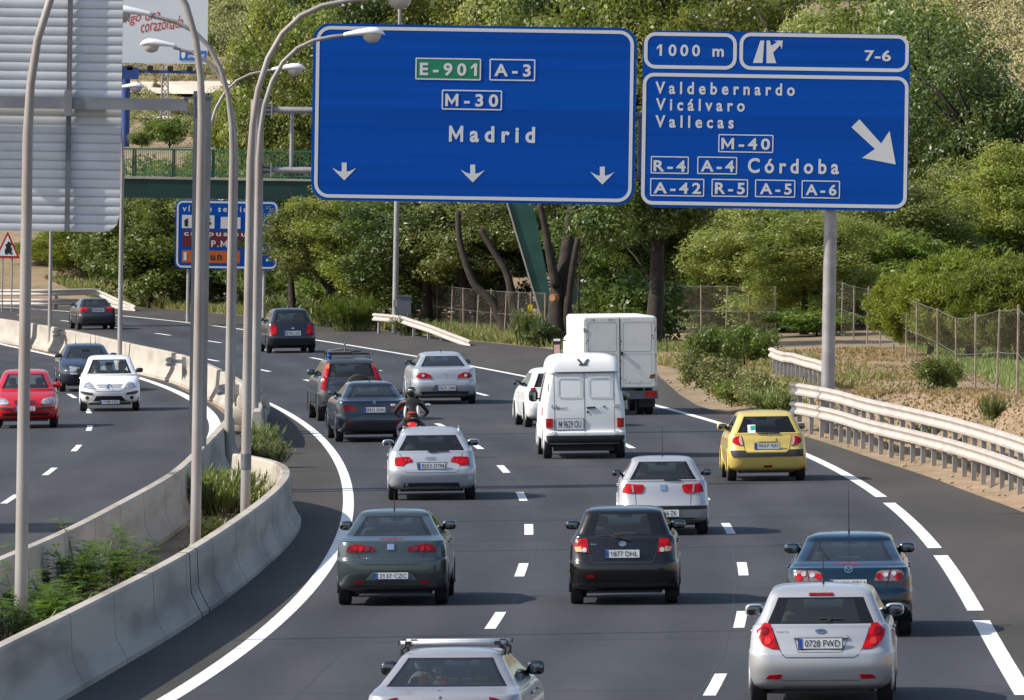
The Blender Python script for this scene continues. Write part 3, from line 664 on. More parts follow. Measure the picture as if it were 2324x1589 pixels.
lamp(271, 838, 9.6, -1, 'far lamp post on the pale barrier above the dark oncoming car', r=(.085,.055))
q = at(556, 1192); tp = MB()
tp.lathe([(.100,1.05),(.102,1.06),(.102,1.34),(.100,1.35)], (0,0,0), n=14)
tagd = tp.build('tape', M_DKST, None)
for o2 in col.objects:
    if o2.get('label', '').startswith('lamp post bound'): tagd.parent = o2
def mast(px, py, Y, topz, r, label):
    b = wp(px, py, Y); z0 = ground(b[0], Y); e = empty('roadside_mast', (b[0], Y, z0), label, 'mast')
    MB().tube([(0,0,-.3),(0,0,(topz - z0) * .5),(0,0,topz - z0)], [r, r * .8, r * .45], 12).build('pole', M_GALV, e, auto=40)
    MB().box((0,-r - .05,1.2), (.16,.1,.3)).build('hatch', M_GALV, e)
    return e
mast(896, 757, 372, 14.5, .125, 'tall grey mast rising from behind the pale far guardrail to above the Madrid sign')
mast(715, 690, 420, 4.4, .065, 'short thin grey pole among the trees left of the pale far guardrail')

# ================================================================ footbridge with stairs
FY = 392.0
fb = empty('footbridge', (wp(500, 430, FY)[0], FY, 0), 'green steel footbridge crossing the road behind the blue signs', 'footbridge'); o = fb.location
fz = lambda px, py: float(wp(px, py, FY)[2]); fx = lambda px: float(wp(px, 430, FY)[0]) - o.x
zb, zk, zr = fz(500,452), fz(500,406), fz(500,341); xa, xb = fx(-260), fx(1165)
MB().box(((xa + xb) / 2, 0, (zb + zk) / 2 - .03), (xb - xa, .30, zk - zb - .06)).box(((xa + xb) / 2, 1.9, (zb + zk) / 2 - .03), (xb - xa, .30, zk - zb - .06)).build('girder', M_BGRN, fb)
MB().box(((xa + xb) / 2, .95, zk + .0), (xb - xa, 2.3, .09)).build('deck', M_CONC2, fb)
for yy in (-.12, 2.02):
    mb = MB().box(((xa + xb) / 2, yy, zr), (xb - xa, .06, .07)).box(((xa + xb) / 2, yy, zk + .15), (xb - xa, .04, .05))
    x = xa
    while x < xb: mb.box((x, yy, (zr + zk) / 2 + .04), (.022,.022,zr - zk - .1)); x += .17
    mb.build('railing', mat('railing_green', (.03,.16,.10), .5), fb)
    x = xa + .4
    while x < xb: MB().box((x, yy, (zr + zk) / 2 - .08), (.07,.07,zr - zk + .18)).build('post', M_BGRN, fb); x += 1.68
Y2 = 362.0; s0, s1p = wp(1150, 452, Y2), wp(1243, 735, Y2); st = empty('footbridge_stair', (s1p[0], Y2, ground(s1p[0], Y2)), 'steep green footbridge stair with a pale edge between the dark trunks', 'stair'); o = st.location
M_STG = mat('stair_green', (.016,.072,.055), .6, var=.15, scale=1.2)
ax = Vector((s0[0] - o.x, 0, s0[2] - o.z)); 
for yy in (0, 1.5):
    q = [(0,-.05),(.42,-.05),(ax.x + .42, ax.z),(ax.x, ax.z)]
    MB().slab([(q[0][0]-.0,q[0][1]),(q[1][0],q[1][1]),(q[2][0]+.6,q[2][1]),(q[3][0],q[3][1])], yy, yy + .06).build('stringer', M_STG, st)
MB().slab([(-.07,0),(.0,0),(ax.x,ax.z),(ax.x - .07,ax.z)], -.06, .02).build('edge_trim', M_CONC2, st)
M_STG
mb = MB(); nst = 26
for i in range(nst): t2 = (i + .5) / nst; mb.box((ax.x * t2 + .5, .78, ax.z * t2), (.5, 1.45, .05))
mb.build('tread', M_DKST, st)
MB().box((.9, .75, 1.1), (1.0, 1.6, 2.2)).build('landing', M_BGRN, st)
mb = MB()
for i in range(9): mb.box((-1.1 + i * .16, 0, .55), (.03,.03,1.1))
mb.box((-.46, 0, 1.1), (1.4,.05,.06)); mb.build('railing', M_BGRN, st)

# ================================================================ billboard, pylon and cabinets
BY = 560.0; bw = lambda px, py: wp(px, py, BY)
p0, p1 = bw(150, 143), bw(470.5, -60); bb = empty('billboard', (bw(284, 300)[0], BY, ground(bw(284, 300)[0], BY)), 'white billboard with red handwriting on a blue steel mast', 'billboard'); o = bb.location
X = lambda px: float(bw(px, 140)[0]) - o.x
Z = lambda py, px=300: float(bw(px, py)[2]) - o.z
MB().box(((X(150) + X(470.5)) / 2, 0, (Z(143) + Z(-60)) / 2), (X(470.5) - X(150), .25, Z(-60) - Z(143))).build('panel', mat('billboard_white', (.62,.68,.74), .6), bb)
M_BBL = mat('mast_blue', (.02,.055,.22), .5, var=.15, scale=.6)
MB().tube([(0,.3,-1),(0,.3,Z(150))], .26, 14).build('mast', M_BBL, bb, auto=40)
MB().box(((X(180) + X(450)) / 2, -.5, Z(162)), (X(450) - X(180), .25, .18)).build('walkway', M_BBL, bb)
MB().box((X(297), -.7, Z(167)), (X(316) - X(277), .1, Z(155) - Z(182))).build('owner_plate', M_BBL, bb)
for px in (296, 342, 388, 432): MB().box((X(px), -.6, Z(154)), (.35,.3,.28)).tube([(X(px), -.5, Z(160)), (X(px), -.2, Z(146))], .03, 6).build('floodlight', M_BLK, bb)
def pen(mb, pts, r, y): mb.tube([(X(a), y, Z(b, a)) for a, b in pts], r, 6)
M_INK = mat('red_ink', (.50,.04,.03), .6); mb = MB(); CB = conv((350, 0, 3.0987))
def script(s, box, bold):
    V, F = fit_text(s, (0, 0, 1, 1), 1.0, bold); (ax0, ay0), (ax1, ay1) = CB(*box[0]), CB(*box[1]); sl_ = box[2]
    out = []
    for u, v in V:
        px = ax0 + (ax1 - ax0) * u; py = ay1 + (ay0 - ay1) * v - sl_ * u * 1.0 + 1.2 * math.sin(u * 19); px += 2.6 * v; out.append((X(px), -.135, Z(py, px)))
    mb.add(out, F)
script('tengo una', ((120,175),(600,290),13), .004); script('corazonada', ((395,215),(845,345),11), .004); mb.build('handwriting', M_INK, bb, fix=False)
a, b2 = CB(812,525), CB(1095,628); MB().box(((X(a[0]) + X(b2[0])) / 2, -.14, (Z(a[1]) + Z(b2[1])) / 2), (X(b2[0]) - X(a[0]), .03, Z(a[1]) - Z(b2[1]))).build('logo_panel', mat('logo_blue', (.02,.15,.50), .5), bb)
mb = MB(); a, b2 = CB(905,560), CB(1075,610); letter(mb, '\u00a1madrid!', (X(a[0]), Z(b2[1]), X(b2[0]), Z(a[1])), -.16)
a, b2 = CB(832,545), CB(872,615); cx = (X(a[0]) + X(b2[0])) / 2; hw = (X(b2[0]) - X(a[0])) / 2; z0, z1 = Z(b2[1]), Z(a[1])
sh = [(cx - hw, z1), (cx + hw, z1), (cx + hw, z0 + (z1 - z0) * .35), (cx, z0), (cx - hw, z0 + (z1 - z0) * .35)]; mb.add([(p[0], -.16, p[1]) for p in sh], [tuple(range(5))]); mb.build('logo', M_WHT, bb, fix=False)
def pylon(px, ptop, Y, wid, label):
    b = wp(px, 300, Y); z0 = ground(b[0], Y); H = float(wp(px, ptop, Y)[2]) - z0; e = empty('lattice_pylon', (b[0], Y, z0), label, 'pylon')
    c4 = [(-1,-1),(1,-1),(1,1),(-1,1)]
    for i in range(4):
        a = c4[i]; MB().tube([(a[0] * wid, a[1] * wid, 0), (a[0] * wid * .55, a[1] * wid * .55, H)], .05, 6).build('leg', M_GALV, e)
    mb = MB(); n = 9
    for j in range(n):
        for i in range(4):
            a, c = c4[i], c4[(i + 1) % 4]; w0, w1 = wid * (1 - .45 * j / n), wid * (1 - .45 * (j + 1) / n)
            mb.tube([(a[0] * w0, a[1] * w0, H * j / n), (c[0] * w1, c[1] * w1, H * (j + 1) / n)], .03, 5); mb.tube([(c[0] * w0, c[1] * w0, H * j / n), (a[0] * w1, a[1] * w1, H * (j + 1) / n)], .03, 5)
    mb.build('bracing', M_GALV, e)
    return e
pylon(373, 150, 600, .28, 'slim lattice pylon below the billboard on the dry slope')
pylon(70, 535, 520, .30, 'pale lattice pylon behind the triangular warning sign')
b = at(914, 762); e = empty('roadside_cabinet', (b[0] + .0, b[1] + 3, ground(b[0], b[1] + 3)), 'dark grey equipment cabinet beside the tall mast', 'cabinet')
MB().box((0,0,.75), (.55,.4,1.5)).build('body', M_DKST, e); MB().box((0,0,1.52), (.62,.47,.05)).build('roof', M_DKST, e); MB().box((.16,-.21,.8), (.03,.03,.12)).build('handle', M_GALV, e)

# ================================================================ chain link fences
def wiremat():
    m = bpy.data.materials.new('wire_mesh'); m.use_nodes = True; N = m.node_tree; b = N.nodes['Principled BSDF']; o = N.nodes['Material Output']; ln = N.links.new
    b.inputs['Base Color'].default_value = (.26,.23,.19,1); b.inputs['Roughness'].default_value = .6
    tc = N.nodes.new('ShaderNodeTexCoord'); sp = N.nodes.new('ShaderNodeSeparateXYZ'); ln(tc.outputs['UV'], sp.inputs[0]); outs = []
    for sgn in ('ADD', 'SUBTRACT'):
        a = N.nodes.new('ShaderNodeMath'); a.operation = sgn; ln(sp.outputs[0], a.inputs[0]); ln(sp.outputs[1], a.inputs[1])
        f = N.nodes.new('ShaderNodeMath'); f.operation = 'WRAP'; f.inputs[1].default_value = .09; f.inputs[2].default_value = 0; ln(a.outputs[0], f.inputs[0])
        l = N.nodes.new('ShaderNodeMath'); l.operation = 'LESS_THAN'; l.inputs[1].default_value = .003; ln(f.outputs[0], l.inputs[0]); outs.append(l)
    mx = N.nodes.new('ShaderNodeMath'); mx.operation = 'MAXIMUM'; ln(outs[0].outputs[0], mx.inputs[0]); ln(outs[1].outputs[0], mx.inputs[1])
    t = N.nodes.new('ShaderNodeBsdfTransparent'); ms = N.nodes.new('ShaderNodeMixShader'); ln(mx.outputs[0], ms.inputs[0]); ln(t.outputs[0], ms.inputs[1]); ln(b.outputs[0], ms.inputs[2]); ln(ms.outputs[0], o.inputs[0])
    return m
M_WIRE = wiremat(); M_FPOST = mat('fence_post', (.24,.185,.145), .8, var=.2, scale=3)
def fence(posts, H, label, rusty=()):
    e = empty('chain_link_fence', (posts[0][0], posts[0][1], ground(*posts[0][:2])), label, 'fence'); o = e.location
    L = [Vector((p[0] - o.x, p[1] - o.y, ground(p[0], p[1]) - o.z)) for p in posts]; me = bpy.data.meshes.new('mesh_panel'); V = []; F = []; UV = []; d = 0
    for i, p in enumerate(L):
        if i: d += (p - L[i - 1]).length
        sag = .0; V += [p, p + Vector((0, 0, H - sag))]; UV += [(d, 0), (d, H)]
    for i in range(len(L) - 1): F.append((2 * i, 2 * i + 2, 2 * i + 3, 2 * i + 1))
    me.from_pydata(V, [], F); uv = me.uv_layers.new(name='UVMap')
    for lp in me.loops: uv.data[lp.index].uv = UV[lp.vertex_index]
    me.materials.append(M_WIRE); obj('wire_mesh', me, e)
    for i, p in enumerate(L):
        MB().tube([p + Vector((0,0,-.2)), p + Vector((random.uniform(-.07,.07), random.uniform(-.05,.05), H + random.uniform(0,.12)))], .027, 6).build('post', M_FPOST, e)
    mb = MB()
    for h in (.05, H * .5, H):
        for i in range(len(L) - 1): mb.tube([L[i] + Vector((0,0,h)), (L[i] + L[i + 1]) / 2 + Vector((0,0,h - .02)), L[i + 1] + Vector((0,0,h))], .005, 4, cap=False)
    mb.build('straining_wire', M_GALV, e)
    return e
def fpost(lst): return [(float(wp(px, 850, Y)[0]), Y) for px, Y in lst]
fence(fpost([(2420,186),(2366,196),(2309,208),(2262,225),(2214,245),(2171,266),(2128,286),(2080,303),(2056,312),(2026,322),(1996,330),(1966,337),(1936,343),(1908,349),(1880,354)]), 2.0, 'sagging chain link fence climbing the dry bank in front of the stone pines')
fence(fpost([(1760,352),(1700,354),(1645,356),(1590,358),(1540,360)]), 1.9, 'chain link fence behind the bushes right of the white box truck')
fence(fpost([(1235,356),(1205,358),(1172,361),(1143,364),(1112,368),(1080,372),(1050,376),(1022,380),(990,384),(955,389),(925,394)]), 1.75, 'chain link fence by the lawn beyond the pale far guardrail')
fence(fpost([(830,404),(796,409),(762,414),(728,419),(694,424),(660,429),(628,434),(600,438),(570,442)]), 1.75, 'leaning chain link fence along the trees behind the dark people carrier')
b = wp(1203, 742, 355); e = empty('notice_plate', (b[0], 354.6, ground(b[0], 355)), 'small yellow notice plate hung on the fence by the stair', 'sign')
MB().box((0,-.05,.95), (.20,.02,.80)).build('plate', mat('notice_yellow', (.75,.50,.01), .5), e); MB().box((0,-.064,1.05), (.10,.006,.05)).box((.03,-.064,.80), (.05,.006,.12)).build('symbol', M_BLK, e)
# ================================================================ trees and plants
rng = np.random.default_rng(11)
def leaves(P, Nrm, size, asp=.55, fold=True):
    """one small four-cornered leaf per point, facing roughly along Nrm"""
    n = len(P); r = rng.normal(size=(n, 3)); t = np.cross(Nrm, r); t /= np.linalg.norm(t, axis=1)[:, None] + 1e-9; b = np.cross(Nrm, t)
    s = size * rng.uniform(.6, 1.35, n)[:, None]
    V = np.stack([P - t * s, P - b * s * asp + Nrm * s * .12, P + t * s, P + b * s * asp + Nrm * s * .12], 1).reshape(-1, 3)
    F = np.arange(n * 4).reshape(n, 4); return V, F
def np_mesh(name, V, F, m):
    me = bpy.data.meshes.new(name); me.vertices.add(len(V)); me.vertices.foreach_set('co', np.asarray(V, np.float32).ravel())
    k = F.shape[1]; me.loops.add(F.size); me.loops.foreach_set('vertex_index', F.ravel().astype(np.int32)); me.polygons.add(len(F)); me.polygons.foreach_set('loop_start', np.arange(0, F.size, k, dtype=np.int32)); me.polygons.foreach_set('loop_total', np.full(len(F), k, dtype=np.int32))
    me.materials.append(m); me.update(); me.validate(); return me
def unit(n):
    v = rng.normal(size=(n, 3)); return v / np.linalg.norm(v, axis=1)[:, None]
def clumps(C, rad, per, size, up=.45, flat=.8):
    VV = []; FF = []; o = 0
    for c, r in zip(C, rad):
        d = unit(per); q = c + d * r * np.array([1, 1, flat]) * rng.uniform(.45, 1.05, per)[:, None]
        nn = d * .7 + unit(per) * .8 + np.array([-.15, -.1, up]); nn /= np.linalg.norm(nn, axis=1)[:, None]
        V, F = leaves(q, nn, size); VV.append(V); FF.append(F + o); o += len(V)
    return np.concatenate(VV), np.concatenate(FF)
def crown_points(n, rx, rz, cz, power=.45, lump=5, lumpr=.35, seed=0):
    g = np.random.default_rng(seed); d = g.normal(size=(n, 3)); d /= np.linalg.norm(d, axis=1)[:, None]
    bump = g.normal(size=(lump, 3)); bump /= np.linalg.norm(bump, axis=1)[:, None]; k = 1 + lumpr * np.max(np.clip(d @ bump.T - .55, 0, 1) / .45, axis=1) - lumpr * .45
    r = g.uniform(0, 1, n) ** power * k
    return d * r[:, None] * np.array([rx, rx, rz]) + np.array([0, 0, cz]), g
def trunk_mesh(name, H, r, limbs, lean=0.0, seed=0):
    g = random.Random(seed); mb = MB(); P = [(0,0,-.3)]; x = y = 0
    for k in range(1, 6):
        x += lean * H / 5 + g.uniform(-.06, .06) * H / 6; y += g.uniform(-.05, .05) * H / 6; P.append((x, y, H * .62 * k / 5))
    mb.tube(P, [r * (1.25 if i == 0 else 1 - .13 * i) for i in range(6)], 9)
    for i in range(limbs):
        b = Vector(P[g.choice([2, 3, 4, 5])]); a = g.uniform(0, 6.28); l = H * g.uniform(.22, .4); e = b + Vector((math.cos(a) * l * .65, math.sin(a) * l * .65, l * g.uniform(.5, 1)))
        mid = b.lerp(e, .5) + Vector((g.uniform(-.2,.2), g.uniform(-.2,.2), .25)); mb.tube([b, mid, e], [r * .5, r * .32, r * .12], 7)
    return mb.mesh(name, M_TRUNK, smooth=True)
M_LF1 = leafmat('poplar_leaf', (.145,.195,.040), (.250,.262,.080), .45, scale=.5, rough=.45)
M_LF2 = leafmat('dark_leaf', (.058,.100,.024), (.110,.145,.040), .36, scale=.6)
M_LF3 = leafmat('fresh_leaf', (.115,.178,.030), (.195,.240,.062), .43, scale=.6)
M_LF4 = leafmat('olive_needle', (.135,.175,.022), (.205,.235,.040), .4, scale=.6, rough=.6)
M_LF5 = leafmat('scrub_leaf', (.165,.185,.065), (.24,.235,.105), .3, rough=.65, scale=.3)
M_LF6 = leafmat('weed_leaf', (.135,.175,.055), (.20,.22,.085), .42, scale=2.0)
M_LF8 = leafmat('grey_leaf', (.165,.205,.060), (.255,.27,.100), .42, scale=.5)
PROTO = {}
def proto(key, name, crown_part, H, cw, n, cr, per, size, leaf, trunk_r, limbs, seed, lean=0.0, base=.22, power=.5, flat=.8, lumpr=.35, lump=7):
    rz = H * (1 - base) / 2; C, g = crown_points(n, cw / 2 * .86, rz * .92, H * base + rz, power, lump, lumpr, seed)
    V, F = clumps(C, g.uniform(.7, 1.3, n) * cr, per, size, flat=flat)
    PROTO[key] = (name, trunk_mesh('trunk', H, trunk_r, limbs, lean, seed), np_mesh(crown_part, V, F, leaf), crown_part, H, cw)
proto('pop', 'poplar_tree', 'crown', 12, 8, 150, .95, 340, .092, M_LF1, .22, 9, 1)
proto('pop2', 'poplar_tree', 'crown', 12, 8, 150, .9, 340, .09, M_LF1, .2, 9, 2, lumpr=.6)
proto('dark', 'broadleaf_tree', 'crown', 11, 8, 140, .95, 320, .095, M_LF2, .28, 9, 3, lumpr=.55)
proto('umb', 'broadleaf_tree', 'crown', 10, 8, 120, .85, 330, .095, M_LF2, .10, 10, 14, base=.46, lumpr=.6)
proto('elm', 'broadleaf_tree', 'crown', 10, 8, 140, .85, 330, .088, M_LF8, .26, 10, 4, base=.36, lumpr=.6)
proto('fresh', 'young_tree', 'crown', 6, 5, 84, .65, 270, .086, M_LF3, .10, 7, 5, base=.05, lumpr=.5)
proto('bush', 'bush', 'foliage', 3, 4, 46, .55, 130, .095, M_LF3, .05, 5, 6, base=0.0, lumpr=.5)
proto('dbush', 'bush', 'foliage', 3, 4, 46, .55, 130, .10, M_LF2, .05, 5, 7, base=0.0, lumpr=.5)
proto('scrub', 'scrub_bush', 'foliage', 3, 4.4, 40, .62, 110, .12, M_LF5, .05, 4, 8, base=0.0, lumpr=.5)
def needle_proto(key, name, H, cw, n, cr, per, leaf, tr, base, seed, dome=True):
    rz = H * (1 - base) / 2; C, g = crown_points(n, cw / 2 * .88, rz * .9, H * base + rz, .38, 8, .12, seed)
    if dome: C = C[C[:, 2] > H * base + rz * .12]
    VV = []; o = 0; FF = []
    for c in C:
        d = unit(per); d[:, 2] = np.abs(d[:, 2]) * .9 + .1; p = c + unit(per) * cr * rng.uniform(.2, 1, per)[:, None]; L = cr * .42
        sd = np.cross(d, unit(per)); sd /= np.linalg.norm(sd, axis=1)[:, None]
        V = np.stack([p - sd * .022, p + sd * .022, p + d * L + sd * .012, p + d * L - sd * .012], 1).reshape(-1, 3); VV.append(V); FF.append(np.arange(per * 4).reshape(per, 4) + o); o += per * 4
    PROTO[key] = (name, trunk_mesh('trunk', H * .9, tr, 8, .0, seed), np_mesh('crown', np.concatenate(VV), np.concatenate(FF), leaf), 'crown', H, cw)
needle_proto('pine', 'stone_pine', 4.6, 5.4, 330, .40, 200, M_LF4, .14, .07, 21)
needle_proto('conif', 'conifer_tree', 6.0, 5.0, 150, .6, 150, M_LF4, .12, .02, 22, dome=False)
def plant_proto(key, name, nst, H, spread, leafl, m, seed, feather=True, nleaf=16):
    g = random.Random(seed); V = []; F = []; S = MB()
    for i in range(nst):
        a = g.uniform(0, 6.283); l = H * g.uniform(.45, 1); o2 = spread * g.uniform(0, .55); b = Vector((math.cos(a) * o2, math.sin(a) * o2, 0)); tilt = g.uniform(.15, .9)
        tip = b + Vector((math.cos(a) * l * tilt * .7, math.sin(a) * l * tilt * .7, l * (1 - .3 * tilt))); mid = b.lerp(tip, .55) + Vector((0, 0, l * .13)); S.tube([b, mid, tip], [.012, .008, .003], 4)
        for k in range(nleaf):
            t = .25 + .75 * k / nleaf; p = (b * (1 - t) ** 2 + mid * 2 * t * (1 - t) + tip * t * t)
            if feather:
                fa = g.uniform(0, 6.283); fd = Vector((math.cos(fa), math.sin(fa), g.uniform(-.2, .45))).normalized(); fl = leafl * g.uniform(2.2, 3.6)
                side = fd.cross(Vector((0, 0, 1))).normalized()
                for j in range(7):
                    q = p + fd * fl * (j + 1) / 7 - Vector((0, 0, fl * .12 * (j / 7) ** 2))
                    for sg in (-1, 1):
                        e = q + side * sg * leafl + fd * leafl * .5; w2 = fd * leafl * .22; n0 = len(V); up = Vector((0, 0, leafl * .2 * g.uniform(-1, 1)))
                        V += [q - w2, (q + e) / 2 - w2 * 1.2 + up, e + up, (q + e) / 2 + w2 * 1.2 + up]; F.append((n0, n0 + 1, n0 + 2, n0 + 3))
            else:
                fd = Vector((g.uniform(-1, 1), g.uniform(-1, 1), g.uniform(0, 1.6))).normalized(); side = fd.cross(Vector((.3, .1, 1))).normalized(); n0 = len(V); L = leafl * g.uniform(.6, 1.3)
                V += [p - side * L * .10, p + side * L * .10, p + fd * L + side * L * .03, p + fd * L - side * L * .03]; F.append((n0, n0 + 1, n0 + 2, n0 + 3))
    PROTO[key] = (name, S.mesh('stem', M_LF6), np_mesh('foliage', np.array([tuple(v) for v in V]), np.array(F), m), 'foliage', H, spread * 2)
M_LF9 = leafmat('ailanthus_leaf', (.10,.19,.030), (.17,.25,.045), .42, scale=2.0)
plant_proto('fern', 'feathery_weed', 24, 1.25, .85, .060, M_LF9, 31)
plant_proto('weed', 'tall_weed', 64, 1.1, 1.0, .20, M_LF6, 32, feather=False, nleaf=26)
plant_proto('herb', 'tall_weed', 150, 1.6, 1.3, .17, M_LF3, 33, feather=False, nleaf=30)
USED = {}
def plant(key, x, Y, H, Wd, label, group=None, cat=None, zoff=0.0, rz=None, lean=0.0):
    name, tm, cm, cpart, h0, w0 = PROTO[key]; e = empty(name, (x, Y, ground(x, Y) + zoff), label, cat or {'bush': 'bush', 'scrub_bush': 'bush', 'feathery_weed': 'plant', 'tall_weed': 'plant'}.get(name, 'tree'), group)
    e.rotation_euler = (0, lean, random.uniform(0, 6.28) if rz is None else rz); e.scale = (Wd / w0, Wd / w0, H / h0)
    obj('stem' if cpart == 'foliage' else 'trunk', tm, e); obj(cpart, cm, e); return e
def ptree(key, px, ptop, Y, Wd, label, group=None, **k):
    a = wp(px, ptop, Y); x = float(a[0]); H = (float(a[2]) - ground(x, Y)) * 1.06; return plant(key, x, Y, H, Wd, label, group, **k)
# screen of trees behind the signs and the road, from left to right
FAR = lambda px, Y: Y + 32 if px > 1560 and 310 < Y < 362 else Y
for key, px, pt, Y, Wd, lab in [
    ('pop', 652, 0, 428, 7.4, 'bright tall poplar behind the arching lamp heads, left of the Madrid sign'),
    ('pop2', 690, 120, 412, 7.5, 'leafy poplar partly hidden by the left edge of the Madrid sign'),
    ('pop2', 612, 250, 440, 4.6, 'lower poplar over the footbridge railing behind the lamp posts'),
    ('dark', 760, -45, 470, 10, 'tree rising above the top left corner of the Madrid sign'),
    ('pop', 900, -60, 480, 10, 'tree around the tall mast above the Madrid sign'),
    ('pop2', 1045, -70, 470, 10, 'tree above the middle of the Madrid sign'),
    ('elm', 1190, -80, 465, 11, 'pale green tree above the right half of the Madrid sign'),
    ('dark', 1335, -60, 455, 10, 'darker tree above the right end of the Madrid sign'),
    ('pop', 1460, -90, 440, 11, 'tall tree rising between the two big blue signs'),
    ('dark', 1600, -50, 440, 11, 'tree above the 1000 m panel of the exit sign'),
    ('pop2', 1735, -20, 430, 10, 'tree above the exit symbol of the exit sign'),
    ('elm', 1830, 40, 420, 8, 'lower tree beside the gap above the exit sign'),
    ('pop2', 1985, -15, 405, 9, 'tall tree above the 7-6 number of the exit sign'),
    ('dark', 2120, 70, 390, 9.5, 'large dark tree right of the exit sign'),
    ('dark', 2235, 160, 380, 8, 'dark tree beside the dry hill at the right edge, lower than its neighbour'),
    ('pop', 2320, 330, 372, 7, 'light tree at the right edge above the stone pines'),
    ('pop2', 2140, 300, 352, 7.5, 'yellowish tree level with the diagonal arrow of the exit sign'),
    ('elm', 2235, 360, 345, 7, 'pale leafy tree behind the tallest stone pine'),
    ('pop', 2040, 420, 335, 7, 'bushy tree right of the gantry column and below the exit sign'),
    ('elm', 690, 445, 412, 5.6, 'tree covering part of the blue service road sign'),
    ('elm', 745, 440, 392, 8, 'tree with a short trunk behind the leaning fence'),
    ('pop2', 860, 445, 388, 8, 'tree beside the tall mast below the Madrid sign'),
    ('dark', 975, 440, 384, 8, 'dark tree right of the tall mast below the Madrid sign'),
    ('elm', 1060, 425, 382, 7.5, 'tree above the two leaning dark trunks'),
    ('dark', 1150, 400, 384, 7, 'dark tree over the head of the green stair'),
    ('elm', 1310, 400, 388, 8, 'tree above the forked trunk with the sawn limb'),
    ('dark', 1425, 430, 368, 6, 'dark tree below the gap between the two big signs'),
    ('umb', 1500, 300, 339, 7.5, 'dark tree above the white box truck'),
    ('umb', 1318, 330, 349, 4.6, 'dark crown of the forked trunk with the sawn limb'),
    ('pop2', 1640, 440, 336, 8, 'spreading tree below the left part of the exit sign'),
    ('elm', 1745, 445, 330, 7.5, 'greyish tree left of the gantry column'),
    ('pop2', 1830, 480, 322, 6.5, 'leafy tree right behind the gantry column')]:
    ptree(key, px, pt, FAR(px, Y), Wd, lab)
for key, px, pt, Y, Wd, lab in [
    ('fresh', 300, 385, 456, 6, 'young tree whose top shows through the footbridge railing next to the ribbed sign'),
    ('pop2', 400, 372, 452, 6.5, 'tree whose top shows through the footbridge railing left of the lamp posts'),
    ('pop2', 478, 368, 450, 6.5, 'tree whose top shows through the footbridge railing between the lamp posts'),
    ('elm', 548, 360, 440, 6.5, 'tree under the footbridge behind the round gantry column'),
    ('conif', 205, 505, 470, 7, 'olive conifer under the ribbed sign at the left'),
    ('conif', 120, 545, 478, 5, 'smaller olive conifer by the pale pylon at the far left'),
    ('fresh', 345, 452, 446, 7, 'bright green bushy young tree left of the blue service road sign'),
    ('fresh', 420, 500, 452, 5.5, 'young tree between the ribbed sign and the blue service road sign'),
    ('dbush', 500, 590, 445, 6, 'dark bush under the blue service road sign'),
    ('fresh', 600, 560, 425, 4.0, 'young tree at the right foot of the blue service road sign'),
    ('dbush', 680, 590, 410, 6, 'dark bush behind the leaning fence'),
    ('bush', 800, 600, 405, 6, 'light bush behind the weeds left of the tall mast'),
    ('dbush', 940, 590, 400, 7, 'broad dark bush right of the tall mast'),
    ('dbush', 1085, 600, 392, 6, 'dark bush below the leaning trunks'),
    ('fresh', 1365, 520, 364, 4, 'pale young tree right of the forked trunk'),
    ('dbush', 1420, 610, 350, 5, 'dark bush behind the roof of the white box truck'),
    ('fresh', 1590, 580, 345, 6, 'young tree right of the white box truck'),
    ('dbush', 1690, 590, 345, 6, 'dark bush behind the mesh fence left of the gantry column'),
    ('fresh', 1780, 620, 330, 5, 'light young tree at the left of the gantry column'),
    ('bush', 1855, 700, 318, 4, 'light bush behind the foot of the gantry column'),
    ('dbush', 1960, 560, 338, 6, 'dark undergrowth bush right of the gantry column'),
    ('fresh', 2050, 540, 330, 6, 'young tree left of the stone pines'),
    ('dbush', 1980, 640, 334, 5, 'low dark bush left of the stone pines'),
    ('dbush', 2090, 620, 335, 7, 'dark undergrowth behind the leftmost stone pine'),
    ('dbush', 2200, 600, 333, 8, 'dark undergrowth behind the middle stone pine'),
    ('dbush', 2310, 610, 330, 7, 'dark undergrowth behind the rightmost stone pine'),
    ('dbush', 1660, 690, 340, 4, 'low dark bush behind the fence right of the white box truck'),
    ('bush', 1745, 660, 328, 4.5, 'leafy bush by the short guardrail behind the gantry column'),
    ('dbush', 2190, 480, 340, 8, 'dark bush mass above the stone pines')]:
    ptree(key, px, pt, FAR(px, Y), Wd, lab)
for px, pt, Y, Wd, lab in [(2115, 612, 316, 4.8, 'leftmost of the three round stone pines behind the fence'), (2205, 582, 310, 5.6, 'middle and tallest of the three round stone pines behind the fence'), (2312, 600, 305, 5.2, 'rightmost of the three round stone pines behind the fence')]:
    ptree('pine', px, pt, Y, Wd, lab)
# dark trunks standing clear in front of the foliage
def trunk_only(pts, r, Y, label, branches=()):
    b = wp(*pts[0], Y); z0 = ground(b[0], Y); e = empty('tree_trunk', (b[0], Y, z0), label, 'tree'); P = [wp(*p, Y + i * .2) - np.array([b[0], Y, z0]) for i, p in enumerate(pts)]; P[0][2] = -.3
    MB().tube(spl(P, 4), list(np.linspace(r, r * .55, (len(P) - 1) * 4 + 1)), 10).build('trunk', M_TRUNK, e, smooth=True)
    for br, rr in branches:
        Q = [wp(*p, Y + .1) - np.array([b[0], Y, z0]) for p in br]; MB().tube(spl(Q, 4), list(np.linspace(rr, rr * .5, (len(Q) - 1) * 4 + 1)), 8).build('limb', M_TRUNK, e, smooth=True)
    return e
f = trunk_only([(1262,800),(1262,740),(1266,660),(1282,600),(1290,540),(1300,470)], .36, 346, 'big forked dark trunk with an orange sawn limb behind the white box truck', [([(1262,650),(1250,590),(1238,520),(1225,460)], .2), ([(1283,790),(1288,700),(1298,620),(1312,540)], .2)])
